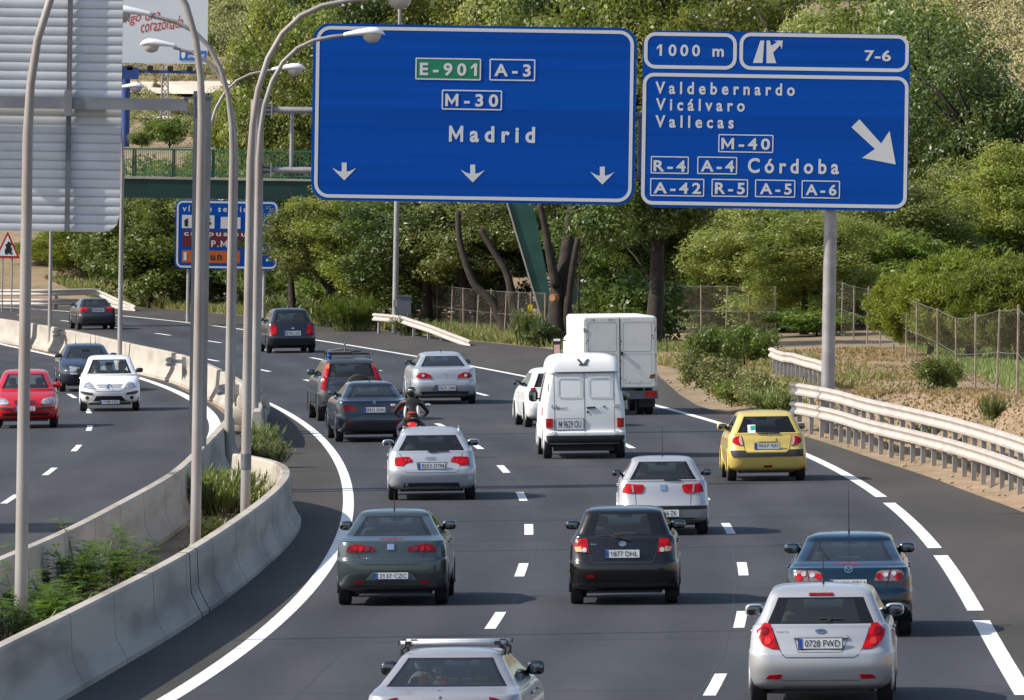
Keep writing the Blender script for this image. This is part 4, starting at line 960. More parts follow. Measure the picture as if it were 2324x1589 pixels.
q = wp(1253, 676, 345.4) - np.array(f.location); MB().tube([q + np.array([.15,.3,0]), q], [.14,.13], 12).build('sawn_limb', mat('sawn_wood', (.34,.15,.055), .8), f)
trunk_only([(1155,735),(1120,690),(1080,650),(1058,600),(1042,540),(1040,480)], .19, 366, 'leaning dark trunk, left one of the leaning pair under the Madrid sign')
trunk_only([(1172,740),(1162,680),(1150,620),(1120,570),(1090,520)], .19, 364, 'leaning dark trunk, right one of the leaning pair under the Madrid sign')
trunk_only([(1478,812),(1484,740),(1490,660),(1492,580),(1495,500)], .36, 338, 'thick dark trunk standing right behind the white box truck')
trunk_only([(668,742),(664,700),(660,640),(655,580)], .2, 396, 'brown trunk behind the leaning fence below the service road sign trees')
# low growth on the verges
for key, px, py, H, Wd, lab in [
    ('herb', 800, 752, 1.7, 3.0, 'tall bright weeds left of the tall mast'), ('weed', 748, 742, 1.3, 2.6, 'bright weeds beside the roof of the dark people carrier'), ('weed', 660, 734, 1.3, 2.6, 'low grey green weeds behind the dark people carrier'),
    ('weed', 838, 750, 1.0, 1.6, 'weeds behind the start of the pale far guardrail'), ('weed', 600, 716, 2.2, 2.4, 'tall weed at the right of the blue service road sign foot'), ('weed', 935, 762, .8, 2.0, 'weeds behind the middle of the pale far guardrail'),
    ('weed', 1195, 783, 1.5, 1.6, 'dry weeds under the yellow notice plate'), ('dbush', 1222, 785, 1.0, 1.7, 'dark bush at the foot of the forked trunk'),
    ('scrub', 1580, 880, 1.0, 1.6, 'pale weeds at the road edge right of the white box truck'), ('bush', 1612, 872, 1.9, 2.0, 'tall leafy weeds left of the yellow car'), ('scrub', 1642, 905, 1.1, 1.8, 'grey green weeds behind the yellow car'), ('bush', 1660, 922, .8, 1.3, 'low dark bush touching the road behind the yellow car'),
    ('scrub', 1716, 925, .9, 1.7, 'grey weeds left of the double guardrail end'), ('weed', 1765, 955, 1.0, 1.9, 'weeds in front of the double guardrail end'), ('bush', 1690, 838, 1.5, 2.4, 'pale bush in front of the fence left of the gantry column'), ('herb', 1605, 828, 1.3, 1.8, 'bright bush by the fence right of the white box truck'),
    ('bush', 2118, 950, 1.0, 1.5, 'green shrub on the dry bank behind the double guardrail'), ('bush', 2150, 925, .7, 1.0, 'smaller green shrub higher on the dry bank'), ('weed', 2250, 1075, .6, .9, 'weed below the lower rail near the right edge'), ('weed', 2100, 1050, .6, .9, 'weed under the middle of the double guardrail')]:
    q = at(px, py); x, Y = float(q[0]), float(q[1])
    if px > 2050: Y += 6; x = float(wp(px, py, Y)[0])
    plant(key, x, Y, H, Wd, lab)
for key, px, py, H, Wd, lab in [
    ('fern', 165, 1375, 1.45, 2.1, 'yellow green fern like weed, largest in the median between the two barriers'), ('fern', 245, 1345, 1.35, 1.9, 'feathery weed right of the largest one in the median'), ('fern', 80, 1440, 1.2, 1.6, 'weed at the foot of the closest lamp post'), ('fern', 15, 1465, 1.1, 1.6, 'dark weed at the left frame edge left of the closest lamp post'), ('fern', 120, 1415, .95, 1.3, 'thin weed between the closest lamp post and the largest median weed'),
    ('weed', 480, 1172, 1.0, 1.5, 'dense green weed between two close lamp posts'), ('weed', 522, 1165, 1.0, 1.5, 'pale green weed left of the taped lamp post'), ('weed', 590, 1180, .75, 1.0, 'weed right of the taped lamp post, under the barrier end'), ('weed', 470, 1240, .6, .9, 'small weed at the foot of the second closest lamp post'),
    ('weed', 610, 1062, .75, 1.3, 'dark weed in the shade of the broken barrier end'), ('weed', 598, 1030, .8, 1.1, 'upright weed beside the broken concrete block')]:
    q = at(px, py); plant(key, float(q[0]), float(q[1]), H, Wd, lab)
# bushes on the dry hillside (each one a thing) and the scrub that reads as one mass above them
def hill(px, py, wpx, hpx, key, lab, grp=None):
    Ys = np.arange(470, 1500, 4.0)
    for Y in Ys:
        p = wp(px, py, Y)
        if p[2] <= ground(float(p[0]), Y): break
    plant(key, float(p[0]), float(Y), hpx * Y / FPX, wpx * Y / FPX, lab, grp)
for px, py, a, b, k, lab in [(466, 312, 60, 55, 'bush', 'round bush right of the dark square gantry post on the slope'), (310, 215, 26, 22, 'scrub', 'small round bush left of the slim pylon by the pale track'), (357, 216, 28, 24, 'scrub', 'small round bush beside the slim pylon on the pale track'), (306, 270, 40, 32, 'scrub', 'bush beside the blue billboard mast'), (352, 262, 40, 22, 'scrub', 'flat bush below the pale track'), (425, 262, 50, 26, 'scrub', 'low bush behind the gantry arm end'), (335, 295, 40, 28, 'scrub', 'small bush on the slope below the flat one'),
                            (385, 335, 120, 75, 'bush', 'wide green bush above the footbridge railing'), (320, 340, 70, 40, 'bush', 'green bush at the foot of the blue billboard mast'), (490, 345, 60, 60, 'bush', 'green bush over the railing between the lamp posts'), (500, 250, 50, 40, 'scrub', 'pale bush at the left of the bright poplar')]:
    hill(px, py, a, b, k, lab)
def scrub_mass(name, area, n, smin, smax, m, seed):
    g = np.random.default_rng(seed); VV = []; FF = []; o = 0
    for i in range(n):
        px, py = g.uniform(area[0], area[2]), g.uniform(area[1], area[3]); Y = None
        for Y in np.arange(470, 2400, 8.0):
            p = wp(px, py, Y)
            if p[2] <= ground(float(p[0]), Y): break
        r = g.uniform(smin, smax); C = np.array([p[0], Y, ground(float(p[0]), Y) + r * .3]) + g.normal(size=(7, 3)) * np.array([.5, .5, .2]) * r
        V, F = clumps(C, [r * .42] * 7, 90, r * .06); VV.append(V); FF.append(F + o); o += len(V)
    o2 = obj(name, np_mesh(name, np.concatenate(VV), np.concatenate(FF), m)); o2['kind'] = 'stuff'; return o2
M_LF7 = leafmat('dry_scrub', (.30,.265,.135), (.235,.22,.10), .15, rough=.7, scale=.12)
scrub_mass('hill_scrub', (470, 25, 620, 130), 60, 1.4, 2.8, M_LF5, 3)
scrub_mass('hill_scrub', (470, -40, 800, 22), 90, 2.0, 4.5, M_LF2, 4)
scrub_mass('hill_scrub', (2080, -10, 2330, 190), 110, 1.5, 3.2, M_LF7, 5)
scrub_mass('hill_scrub', (1820, -30, 2330, 8), 120, 2.5, 5.0, M_LF2, 6)
scrub_mass('hill_scrub', (280, 150, 560, 200), 40, .6, 1.5, M_LF7, 8)
scrub_mass('hill_scrub', (280, 225, 540, 335), 60, .5, 1.3, M_LF5, 9)
def track(pix, h, name, m):
    top = []; bot = []
    for (px, py) in pix:
        for sgn, lst in ((-h / 2, top), (h / 2, bot)):
            for Y in np.arange(470, 1500, 2.0):
                p = wp(px, py + sgn, Y)
                if p[2] <= ground(float(p[0]), Y): break
            lst.append((float(p[0]), float(Y), ground(float(p[0]), Y) + .25))
    mb = MB(); n = len(pix); mb.add(top + bot, [(i, i + 1, n + i + 1, n + i) for i in range(n - 1)]); struct(mb.build(name, m, fix=False))
M_TRK = mat('pale_track', (.62,.52,.42), .95, var=.1, scale=.3)
track([(160,205),(300,206),(380,207),(440,208),(500,205),(560,200)], 26, 'dirt_track', M_TRK)
track([(290,268),(330,273),(380,280),(430,286)], 7, 'dirt_track', M_TRK)
# grass: too many blades to count
def grass(name, n, fn, L, m, seed):
    g = np.random.default_rng(seed); P = []
    while len(P) < n:
        q = fn(g)
        if q is not None: P.append(q)
    P = np.array(P); k = len(P); d = g.normal(size=(k, 3)) * .45 + np.array([0, 0, 1]); d /= np.linalg.norm(d, axis=1)[:, None]; l = L * g.uniform(.4, 1.3, k)[:, None]
    s = np.cross(d, g.normal(size=(k, 3))); s /= np.linalg.norm(s, axis=1)[:, None]; w2 = .035 * g.uniform(.6, 1.4, k)[:, None]
    V = np.stack([P - s * w2, P + s * w2, P + d * l], 1).reshape(-1, 3); o = obj(name, np_mesh(name, V, np.arange(k * 3).reshape(k, 3), m)); o['kind'] = 'stuff'
def verge(y0, y1, d0, d1):
    def fn(g):
        Y = g.uniform(y0, y1); d = d0 + (d1 - d0) * g.uniform(0, 1) ** 1.3; x = XR(Y) + d
        if hsh(x * 14, Y * 6) < g.uniform(-.9, .5): return None
        return (x, Y, ground(x, Y))
    return fn
M_DRY = leafmat('dry_grass', (.36,.25,.125), (.28,.21,.10), .3, rough=.7, scale=.4); M_GRS = leafmat('verge_grass', (.13,.16,.045), (.20,.19,.07), .3, rough=.6, scale=.3)
grass('dry_grass', 46000, verge(185, 330, 1.0, 12), .08, M_DRY, 1)
grass('verge_grass', 24000, verge(330, 470, .3, 4.5), .34, M_GRS, 2)
grass('verge_grass', 2600, verge(265, 345, .9, 7), .26, M_GRS, 3)
def lawn(g):
    px, Y = g.uniform(960, 1700), g.uniform(372, 400); x = float(wp(px, 700, Y)[0]); return (x, Y, ground(x, Y))
def lawn2(g):
    px, Y = g.uniform(1900, 2340), g.uniform(262, 400); x = float(wp(px, 700, Y)[0]); return (x, Y, ground(x, Y)) if x > 14.2 else None
M_LAWN = leafmat('lawn_grass', (.13,.19,.045), (.17,.22,.06), .3, rough=.6, scale=.3)
grass('lawn', 26000, lawn, .22, M_LAWN, 4); grass('lawn', 20000, lawn2, .2, M_LAWN, 6)
def med(g):
    Y = g.uniform(128, 232); x = g.uniform(XB(Y) + .75, XM(Y) - .7) if XM(Y) - XB(Y) > 1.6 else None
    return None if x is None or hsh(x * 30, Y * 9) < .1 else (x, Y, ground(x, Y))
grass('median_grass', 5000, med, .16, M_GRS, 5)
def stones():
    mb = MB(); g = random.Random(4)
    for k in range(190):
        Y = g.uniform(170, 290); x = XR(Y) + (g.uniform(.05, 1.0) if k % 3 else g.uniform(1, 7)); r = g.uniform(.015, .05) if k % 3 else g.uniform(.02, .08); mb.ell((x, Y, ground(x, Y) + r * .2), (r * g.uniform(.8, 1.5), r, r * .6), 6, 4, pw=.8)
    o = mb.build('verge_gravel', mat('gravel_stone', (.33,.265,.20), .9, var=.15, scale=3)); o['kind'] = 'stuff'
stones()
plant('dark', -21.5, 172, 13, 6.5, 'unseen dark tree added left of the frame to shade the oncoming carriageway')  # added out of view only to cast a shadow patch on the oncoming road
q = wp(2160, 1000, 208); e = MB().tube([(q[0], 207, q[2] - .1), (q[0] + .6, 208, q[2] + .35), (q[0] + 1.4, 209, q[2] + .7)], [.05, .04, .02], 7).tube([(q[0] + .25, 207.4, q[2] + .1), (q[0] + .1, 207.5, q[2] + .45)], [.03, .015], 6).build('fallen_branch', M_TRUNK, None, smooth=True)
tag(e, 'bare fallen branch lying on the dry bank above the double guardrail', 'branch')
# ================================================================ vehicles
def pchip(K, sub):
    K = np.array(K, float); n = len(K); out = []
    d = np.diff(K, axis=0); m = np.zeros_like(K); m[0], m[-1] = d[0], d[-1]
    for i in range(1, n - 1):
        a, b = d[i - 1], d[i]; ok = a * b > 0
        m[i] = np.where(ok, 2 * a * b / np.where(ok, a + b, 1), 0)
    for i in range(n - 1):
        for k in range(sub):
            t = k / sub; h00 = 2*t**3-3*t**2+1; h10 = t**3-2*t**2+t; h01 = -2*t**3+3*t**2; h11 = t**3-t**2
            out.append(h00 * K[i] + h10 * m[i] + h01 * K[i + 1] + h11 * m[i + 1])
    out.append(K[-1]); return np.array(out)
NR, NC, NS, NF = 8, 5, 24, 8; HALF = NR + NC + NS + NC + NF; RING = 2 * HALF
def half_ring(hw, yr, yf, rr, rf, br, bf):
    rr = min(rr, hw * .9, (yf - yr) * .4); rf = min(rf, hw * .9, (yf - yr) * .4); P = []
    for k in range(NR): x = (hw - rr) * k / NR; P.append((x, yr + br * (x / hw) ** 2))
    o = br * ((hw - rr) / hw) ** 2
    for k in range(NC): a = -math.pi / 2 + math.pi / 2 * k / NC; P.append((hw - rr + rr * math.cos(a), yr + o + rr + rr * math.sin(a)))
    o2 = bf * ((hw - rf) / hw) ** 2; ya, yb = yr + o + rr, yf - o2 - rf
    for k in range(NS): P.append((hw, ya + (yb - ya) * k / NS))
    for k in range(NC): a = math.pi / 2 * k / NC; P.append((hw - rf + rf * math.cos(a), yf - o2 - rf + rf * math.sin(a)))
    for k in range(NF + 1): x = (hw - rf) * (1 - k / NF); P.append((x, yf - bf * (x / hw) ** 2))
    return P
SUB = 4
def car_levels(c):
    W, H, gb, gt = c['W'] / 2, c['H'], c['gb'], c['gt']; wb, wt, bz = c.get('wb', 1.02), c.get('wt', 1.85), c.get('bz', .64); yb, yt, hb, ht = c['yb'], c['yt'], c['hb'], c['ht']; hz = c.get('hood', gb - .26); bot = c.get('bot', .22)
    K = [(bot, .86*W, .20, .25, .22, .3), (bot + .06, .945*W, .08, .10, .26, .4), (.40, .985*W, .025, .03, .28, .45), (.53, W, 0, 0, .28, .48), (bz, W, .012, .015, .27, .48), (bz + .045, .993*W, .045, .06, .25, .45)]
    if c['kind'] == 'sedan':
        dz = c['dz']; dy = c.get('dy', .13)
        K += [(dz - .17, .985*W, .06, .16 + .25 * max(0, (dz - .17 - hz) / .2), .24, .4), (dz - .06, .965*W, dy * .7, .62, .2, .3), (dz - .012, .945*W, dy, .86, .17, .25), (dz + .004, .925*W, dy + .10, .92, .15, .22), (dz + (gb - dz) * .55, (.925*W + hb) / 2 + .01, dy + (yb - dy) * .62, wb - .06, .14, .2)]
    else:
        K += [(bz + (gb - bz) * .35, .985*W, .05 + (yb - .05) * .3, .20, .22, .4), (gb - .12, .97*W, .05 + (yb - .05) * .62, .55, .19, .3), (gb - .05, .95*W, .05 + (yb - .05) * .84, .86, .17, .25), (gb - .015, (.95*W + hb * 1.6) / 2.6, yb - .02, wb - .08, .15, .2)]
    g0 = len(K)
    for t in (0, .33, .67, 1): K.append((gb + (gt - gb) * t, hb + (ht - hb) * (t + .12 * t * (1 - t)), yb + (yt - yb) * (t - .10 * t * (1 - t)), wb + (wt - wb) * (t - .12 * t * (1 - t)), .13, .2))
    g1 = len(K) - 1; r = H - gt
    K += [(gt + r * .35, ht - .025, yt + .045, wt + .09, .14, .22), (gt + r * .68, ht - .085, yt + .16, wt + .24, .16, .25), (gt + r * .90, ht - .20, yt + .36, wt + .45, .2, .3), (H, .10, (yt + .36 + c['L'] - wt - .45) / 2 - .12, c['L'] - (yt + .36 + c['L'] - wt - .45) / 2 - .12, .05, .05)]
    return K, g0 * SUB, g1 * SUB
MATC = {}
def paint(name, c, metal=.0, rough=.32, coat=.6):
    if name not in MATC: MATC[name] = mat(name, c, rough, metal, coat=coat)
    return MATC[name]
def tyre_mesh():
    prof = [(.19,-.085),(.25,-.098),(.290,-.098),(.306,-.085),(.312,-.06),(.312,.06),(.306,.085),(.290,.098),(.25,.098),(.19,.085)]
    me = MB().lathe(prof, axis='x', n=32).mesh('tyre', M_RUB, smooth=True); return me
def rim_mesh():
    mb = MB().lathe([(0,.06),(.05,.07),(.055,.05)], axis='x', n=16).lathe([(.17,.04),(.20,.075),(.205,.08),(.21,.05)], axis='x', n=28)
    mb.lathe([(0,.02),(.19,.02)], axis='x', n=20, mi=1)
    for k in range(5):
        a = 2 * math.pi * k / 5; M = Matrix.Rotation(a, 3, 'X'); mb.box(M @ Vector((.055, 0, .12)), (.03, .06, .17), M=M)
    return mb.mesh('rim', [M_RIM, M_BLK], smooth=False)
TYRE, RIM = tyre_mesh(), rim_mesh()
def wheel(parent, x, y, side, r=.312, w=1.0):
    t = obj('wheel', TYRE, parent); t.location = (x, y, r); t.scale = (w * side, r / .312, r / .312); m = obj('rim', RIM, t); return t
class Body:
    def __init__(s, c, root, oy):
        s.c, s.root, s.oy = c, root, oy; s.L = c['L']; K, a, b = car_levels(c) if 'levels' not in c else c['levels']; s.build(K, a, b)
    def build(s, K, ga, gb_):
        c = s.c; Lv = pchip(K, SUB); V = []; br, bf = c.get('br', .07), c.get('bf', .16)
        for z, hw, yr, yf, rr, rf in Lv:
            t = min(1, max(0, (z - c['gb'] + .1) / .3)); h = half_ring(hw, yr, s.L - yf, rr, rf, br * (1 - .4 * t), bf * (1 - .35 * t))
            V += [(x, y - s.oy, z) for x, y in h] + [(-x, y - s.oy, z) for x, y in reversed(h[1:-1])]
        nl = len(Lv); V = np.array(V); Fb = []; Fg = []; Mg = []; Fall = []
        win = c.get('win', (3, (12,), 22)); ax = [c.get('roh', .72) - s.oy, s.L - c.get('foh', .80) - s.oy]; ra = c.get('wr', .305) + .055; rows = gb_ - ga
        for i in range(nl - 1):
            for j in range(RING):
                f = (i * RING + j, i * RING + (j + 1) % RING, (i + 1) * RING + (j + 1) % RING, (i + 1) * RING + j); Fall.append(f)
                q = j if j < HALF else RING - 1 - j; r = i - ga; g = None
                if 0 <= r < rows and not c.get('blind'):
                    if q < NR + c.get('gx', 0):
                        lim = NR + c.get('gx', 0); d = lim - 1 - q; fr = c.get('frit', 1); e = min(r, rows - 1 - r)
                        g = 1 if (d < fr or r < 1 or r >= rows - 1) else 0
                    elif NR + NC <= q < NR + NC + NS:
                        k = q - NR - NC
                        if win[0] <= k <= win[1 + 1] and r < rows - 0: g = 1 if (k in win[1] or r == 0 or r == rows - 1 or k in (win[0], win[2])) else 2
                        if k == win[0] and r >= rows - 2: g = None
                    elif q >= NR + NC + NS + NC - 1: g = 1 if (r < 1 or r >= rows - 1 or q == NR + NC + NS + NC - 1) else 3
                if g is None:
                    cx = V[list(f)].mean(0)
                    if abs(cx[0]) > c['W'] * .3 and any((cx[1] - y) ** 2 + (cx[2] - c.get('wr', .305)) ** 2 < ra * ra for y in ax): continue
                    Fb.append(f)
                else: Fg.append(f); Mg.append(g)
        caps = [tuple(range(RING - 1, -1, -1)), tuple((nl - 1) * RING + k for k in range(RING))]; Fb += caps; Fall += caps
        s.V, s.bvh = V, BVHTree.FromPolygons([Vector(v) for v in V], Fall)
        mb = MB(); mb.add(V, Fb); body = mb.build('body', c['paint'], s.root, auto=38); s.body = body
        def sub(name, ids, mats):
            S = [k for k in range(len(Fg)) if s.zone(Fg[k]) == ids[0] and (len(ids) == 1 or (V[Fg[k][0]][0] > 0) == (ids[1] == 'R'))]
            if S: MB_ = MB(); MB_.v = [tuple(v) for v in V]; MB_.f = [Fg[k] for k in S]; MB_.m = [1 if Mg[k] == 1 else 0 for k in S]; o = MB_.build(name, mats, s.root, auto=60, fix=False); clean(o)
        s.zone = lambda f: (lambda q: 'r' if q < NR + NC else 'f' if q >= NR + NC + NS else 's')((lambda j: j if j < HALF else RING - 1 - j)(f[0] % RING))
        sub('rear_window', 'r', [c.get('rglass', M_GLASS), M_FRIT]); sub('windscreen', 'f', [M_GLASS, M_FRIT]); sub('side_window', 'sR', [c.get('sglass', M_DGLASS), M_FRIT]); sub('side_window', 'sL', [c.get('sglass', M_DGLASS), M_FRIT])
        nrm = np.zeros_like(V); me = bpy.data.meshes.new('tmp'); me.from_pydata([tuple(v) for v in V], [], Fall); me.update()
        nn = np.zeros(len(V) * 3, np.float32); me.vertices.foreach_get('normal', nn); nn = nn.reshape(-1, 3); bpy.data.meshes.remove(me)
        if nn[len(V) // 2].dot(V[len(V) // 2] - V.mean(0)) < 0: nn = -nn
        lin = MB(); lin.v = [tuple(p) for p in V - nn * .03]; lin.f = [f[::-1] for f in Fb if .40 < V[list(f)].mean(0)[2] and max(f) < (nl - 4) * RING]; lin.m = [0] * len(lin.f); o = lin.build('cabin_lining', M_INT, s.root, fix=False, auto=50); clean(o)
        MB().box((0, (ax[0] + ax[1]) / 2, .34), (c['W'] * .9, s.L * .82, .06)).box((0, s.L / 2 - s.oy, c.get('bot', .22) + .03), (c['W'] * .66, s.L * .86, .14)).build('underbody', M_BLK, s.root)
        r = c.get('wr', .305); tw = c['W'] / 2 - .105
        for y in ax:
            for sd in (-1, 1):
                wheel(s.root, sd * tw, y, sd, r)
                arc = [(sd * (c['W'] / 2 * .985), y + math.cos(a) * (ra + .01), max(.16, r + math.sin(a) * (ra + .01))) for a in np.linspace(-.3, math.pi + .3, 16)]
                MB().tube(arc, .022, 6).build('wheel_arch', c.get('archpaint', c['paint']), s.root, smooth=True)
        MB().box((0, ax[0], .30), (c['W'] - .5, .5, .26)).box((0, ax[1], .30), (c['W'] - .5, .5, .26)).build('axle_housing', M_BLK, s.root)
    def hit(s, x, z, side='rear'):
        for k in range(14):
            o, d = ((x, -9, z), (0, 1, 0)) if side == 'rear' else ((x, 15, z), (0, -1, 0))
            if side in ('left', 'right'): o, d = ((-9 if side == 'left' else 9, x, z), (1 if side == 'left' else -1, 0, 0))
            h = s.bvh.ray_cast(Vector(o), Vector(d))
            if h[0] is not None: return h[0]
            x *= .975
        return Vector((x, 0, z))
    def patch(s, name, pts, m, side='rear', off=.008, parent=None, maxlen=.07, back=.02):
        bm = bmesh.new(); n = len(pts); ring = []
        for i in range(n):
            a, b = pts[i], pts[(i + 1) % n]; k = max(1, int(math.hypot(b[0] - a[0], b[1] - a[1]) / maxlen))
            for j in range(k): ring.append((a[0] + (b[0] - a[0]) * j / k, a[1] + (b[1] - a[1]) * j / k))
        try:
            f = bm.faces.new([bm.verts.new((x, 0, z)) for x, z in ring]); bmesh.ops.triangulate(bm, faces=[f])
            for _ in range(3):
                E_ = [e for e in bm.edges if e.calc_length() > maxlen * 1.3]
                if not E_: break
                bmesh.ops.subdivide_edges(bm, edges=E_, cuts=1); bmesh.ops.triangulate(bm, faces=bm.faces)
        except Exception: pass
        sg = -1 if side == 'rear' else 1
        bd = [e for e in bm.edges if e.is_boundary]
        for v in bm.verts:
            h = s.hit(v.co.x, v.co.z, side)
            v.co = h + (Vector((0, sg * off, 0)) if side in ('rear', 'front') else Vector(((-off if side == 'left' else off), 0, 0)))
        ex = bmesh.ops.extrude_edge_only(bm, edges=bd); dv = Vector((0, -sg * (off + back), 0)) if side in ('rear', 'front') else Vector(((off + back) * (1 if side == 'left' else -1), 0, 0))
        for g in ex['geom']:
            if isinstance(g, bmesh.types.BMVert): g.co += dv
        bmesh.ops.recalc_face_normals(bm, faces=bm.faces); me = bpy.data.meshes.new(name); bm.to_mesh(me); bm.free(); me.materials.append(m)
        me.polygons.foreach_set('use_smooth', [True] * len(me.polygons)); me.set_sharp_from_angle(angle=R(50)); return obj(name, me, parent or s.root)
    def seam(s, name, pts, wd, m=None, side='rear', off=.004):
        mb = MB(); P = []
        for i in range(len(pts) - 1):
            a, b = pts[i], pts[i + 1]; k = max(1, int(math.hypot(b[0] - a[0], b[1] - a[1]) / .06))
            P += [(a[0] + (b[0] - a[0]) * j / k, a[1] + (b[1] - a[1]) * j / k) for j in range(k)]
        P.append(pts[-1]); n = len(P); sg = -1 if side == 'rear' else 1
        for i, p in enumerate(P):
            a, b = P[max(i - 1, 0)], P[min(i + 1, n - 1)]; t = Vector((b[0] - a[0], b[1] - a[1])).normalized(); q = (-t.y * wd / 2, t.x * wd / 2)
            for k in (-1, 1):
                h = s.hit(p[0] + k * q[0], p[1] + k * q[1], side); mb.v.append(tuple(h + (Vector((0, sg * off, 0)) if side in ('rear', 'front') else Vector((-off if side == 'left' else off, 0, 0)))))
        for i in range(n - 1): mb.f.append((2 * i, 2 * i + 1, 2 * i + 3, 2 * i + 2)); mb.m.append(0)
        return mb.build(name, m or M_SEAM, s.root, fix=False)
    def plate(s, cx, cz, w, h, text, side='rear', tbox=None, band=True, off=.02):
        ys = [s.hit(cx + a * w / 2, cz + b * h / 2, side).y for a in (-1, 0, 1) for b in (-1, 1)]; sg = -1 if side == 'rear' else 1
        y = (min(ys) if side == 'rear' else max(ys)) + sg * off; o = MB().box((cx, y - sg * .01, cz), (w, .02, h)).build('number_plate', M_PLATE, s.root)
        mb = MB(); fy = y + sg * .003; x0 = cx - w / 2 * (-sg)                        # the reader's left end of the plate
        dx = -sg
        if band: MB().add([(x0, fy, cz - h/2 + .004), (x0 + dx * w * .085, fy, cz - h/2 + .004), (x0 + dx * w * .085, fy, cz + h/2 - .004), (x0, fy, cz + h/2 - .004)], [(0,1,2,3)]).build('country_band', M_PBLUE, o, fix=False)
        t0, t1 = tbox or (.14, .95); V, F = fit_text(text, (0, 0, 1, 1), 1.0, .006)
        mb.add([(x0 + dx * w * (t0 + (t1 - t0) * u), fy + sg * .001, cz - h * .33 + h * .66 * v) for u, v in V], F); mb.build('plate_lettering', M_BLK, o, fix=False)
        fr = MB(); b = [(cx - w/2 - .008, cz - h/2 - .008), (cx + w/2 + .008, cz + h/2 + .008)]
        fr.box((cx, y - sg * .016, cz), (w + .02, .018, h + .02)).build('plate_frame', M_BLK, o); return o
    def mirrors(s, m, y, z, w=.20, h=.13, out=.11):
        for sd in (-1, 1):
            hx = s.bvh.ray_cast(Vector((sd * 9, y, z - .02)), Vector((-sd, 0, 0)))[0]; bx = abs(hx.x) if hx else s.c['W'] / 2
            x = sd * (bx + out); o = MB().ell((x, y, z), (w / 2, .075, h / 2), 14, 8, pw=.62).build('side_mirror', m, s.root, smooth=True)
            MB().box((sd * (bx + out * .3), y + .02, z - h * .25), (out * 1.1, .04, .035)).build('mirror_arm', M_BLK, o)
            MB().ell((x, y - .066, z), (w / 2 * .84, .012, h / 2 * .80), 12, 6, pw=.6).build('mirror_glass', M_MIRR, o, smooth=True)
    def seats(s, rear=True, colr=None):
        L, gb = s.L, s.c['gb']; y0 = L - s.c.get('wb', 1.02) - 1.22 - s.oy; m = colr or M_SEAT
        for sd in (-1, 1):
            MB().ell((sd * .36, y0, gb - .30), (.225, .08, .40), 14, 10, pw=.72, M=Matrix.Rotation(R(10), 3, 'X')).ell((sd * .36, y0 - .06, gb + .17), (.115, .05, .085), 12, 8, pw=.7).box((sd * .36, y0 + .3, .5), (.46, .5, .16)).build('front_seat', m, s.root, smooth=True)
        if rear:
            y1 = max(.55, y0 + s.oy - .98) - s.oy
            mb = MB().ell((0, y1, .72), (.60, .10, .36), 14, 8, pw=.4, M=Matrix.Rotation(R(14), 3, 'X'))
            for sd in (-1, 1): mb.ell((sd * .34, y1 - .06, gb + .02), (.11, .05, .06), 10, 6, pw=.6)
            mb.build('rear_seat', m, s.root, smooth=True)
        MB().box((0, L - s.c.get('wb', 1.02) - .18 - s.oy, gb - .18), (s.c['W'] * .78, .4, .24)).build('dashboard', M_INT, s.root)
        MB().box((.0, L - s.c.get('wt', 1.85) + .25 - s.oy, s.c['gt'] - .10), (.22, .03, .06)).build('inside_mirror', M_BLK, s.root)
        T = Matrix.Rotation(R(65), 3, 'X'); mb = MB(); ring = [T @ Vector((.17 * math.cos(a), .17 * math.sin(a), 0)) + Vector((-.36, y0 + .52, gb - .08)) for a in np.linspace(0, 2 * math.pi, 20)]; mb.tube(ring, .014, 6).build('steering_wheel', M_BLK, s.root)
    def antenna(s, x, y, l=.35, lean=.18):
        h = s.bvh.ray_cast(Vector((x, y - s.oy, 5)), Vector((0, 0, -1)))[0]
        if h: MB().tube([h - Vector((0,0,.01)), h + Vector((0, -l * lean * .3, .05)), h + Vector((0, -l * lean, l))], [.016, .008, .004], 6).build('antenna', M_BLK, s.root)
def clean(o):
    bm = bmesh.new(); bm.from_mesh(o.data); bmesh.ops.delete(bm, geom=[v for v in bm.verts if not v.link_faces], context='VERTS'); bm.to_mesh(o.data); bm.free()
M_MIRR = mat('mirror_glass', (.14,.15,.17), .08, 1.0)
def place(root, px, py, f, oncoming=False, yaw=0.0):
    q = at(px, py); Y = q[1]; m = f(Y + 1) - f(Y - 1); t = Vector((m / 2, 1, 0)).normalized()
    if yaw: t = Matrix.Rotation(R(yaw), 3, 'Z') @ t
    if oncoming: t = -t
    n = Vector((-ECROSS, 0, 1)).normalized(); x = t.cross(n).normalized(); y = n.cross(x); M = Matrix((x, y, n)).transposed().to_4x4(); M.translation = Vector((q[0], q[1], ECROSS * q[0] + .006))
    root.location = M.translation; root.rotation_euler = M.to_euler(); return Y
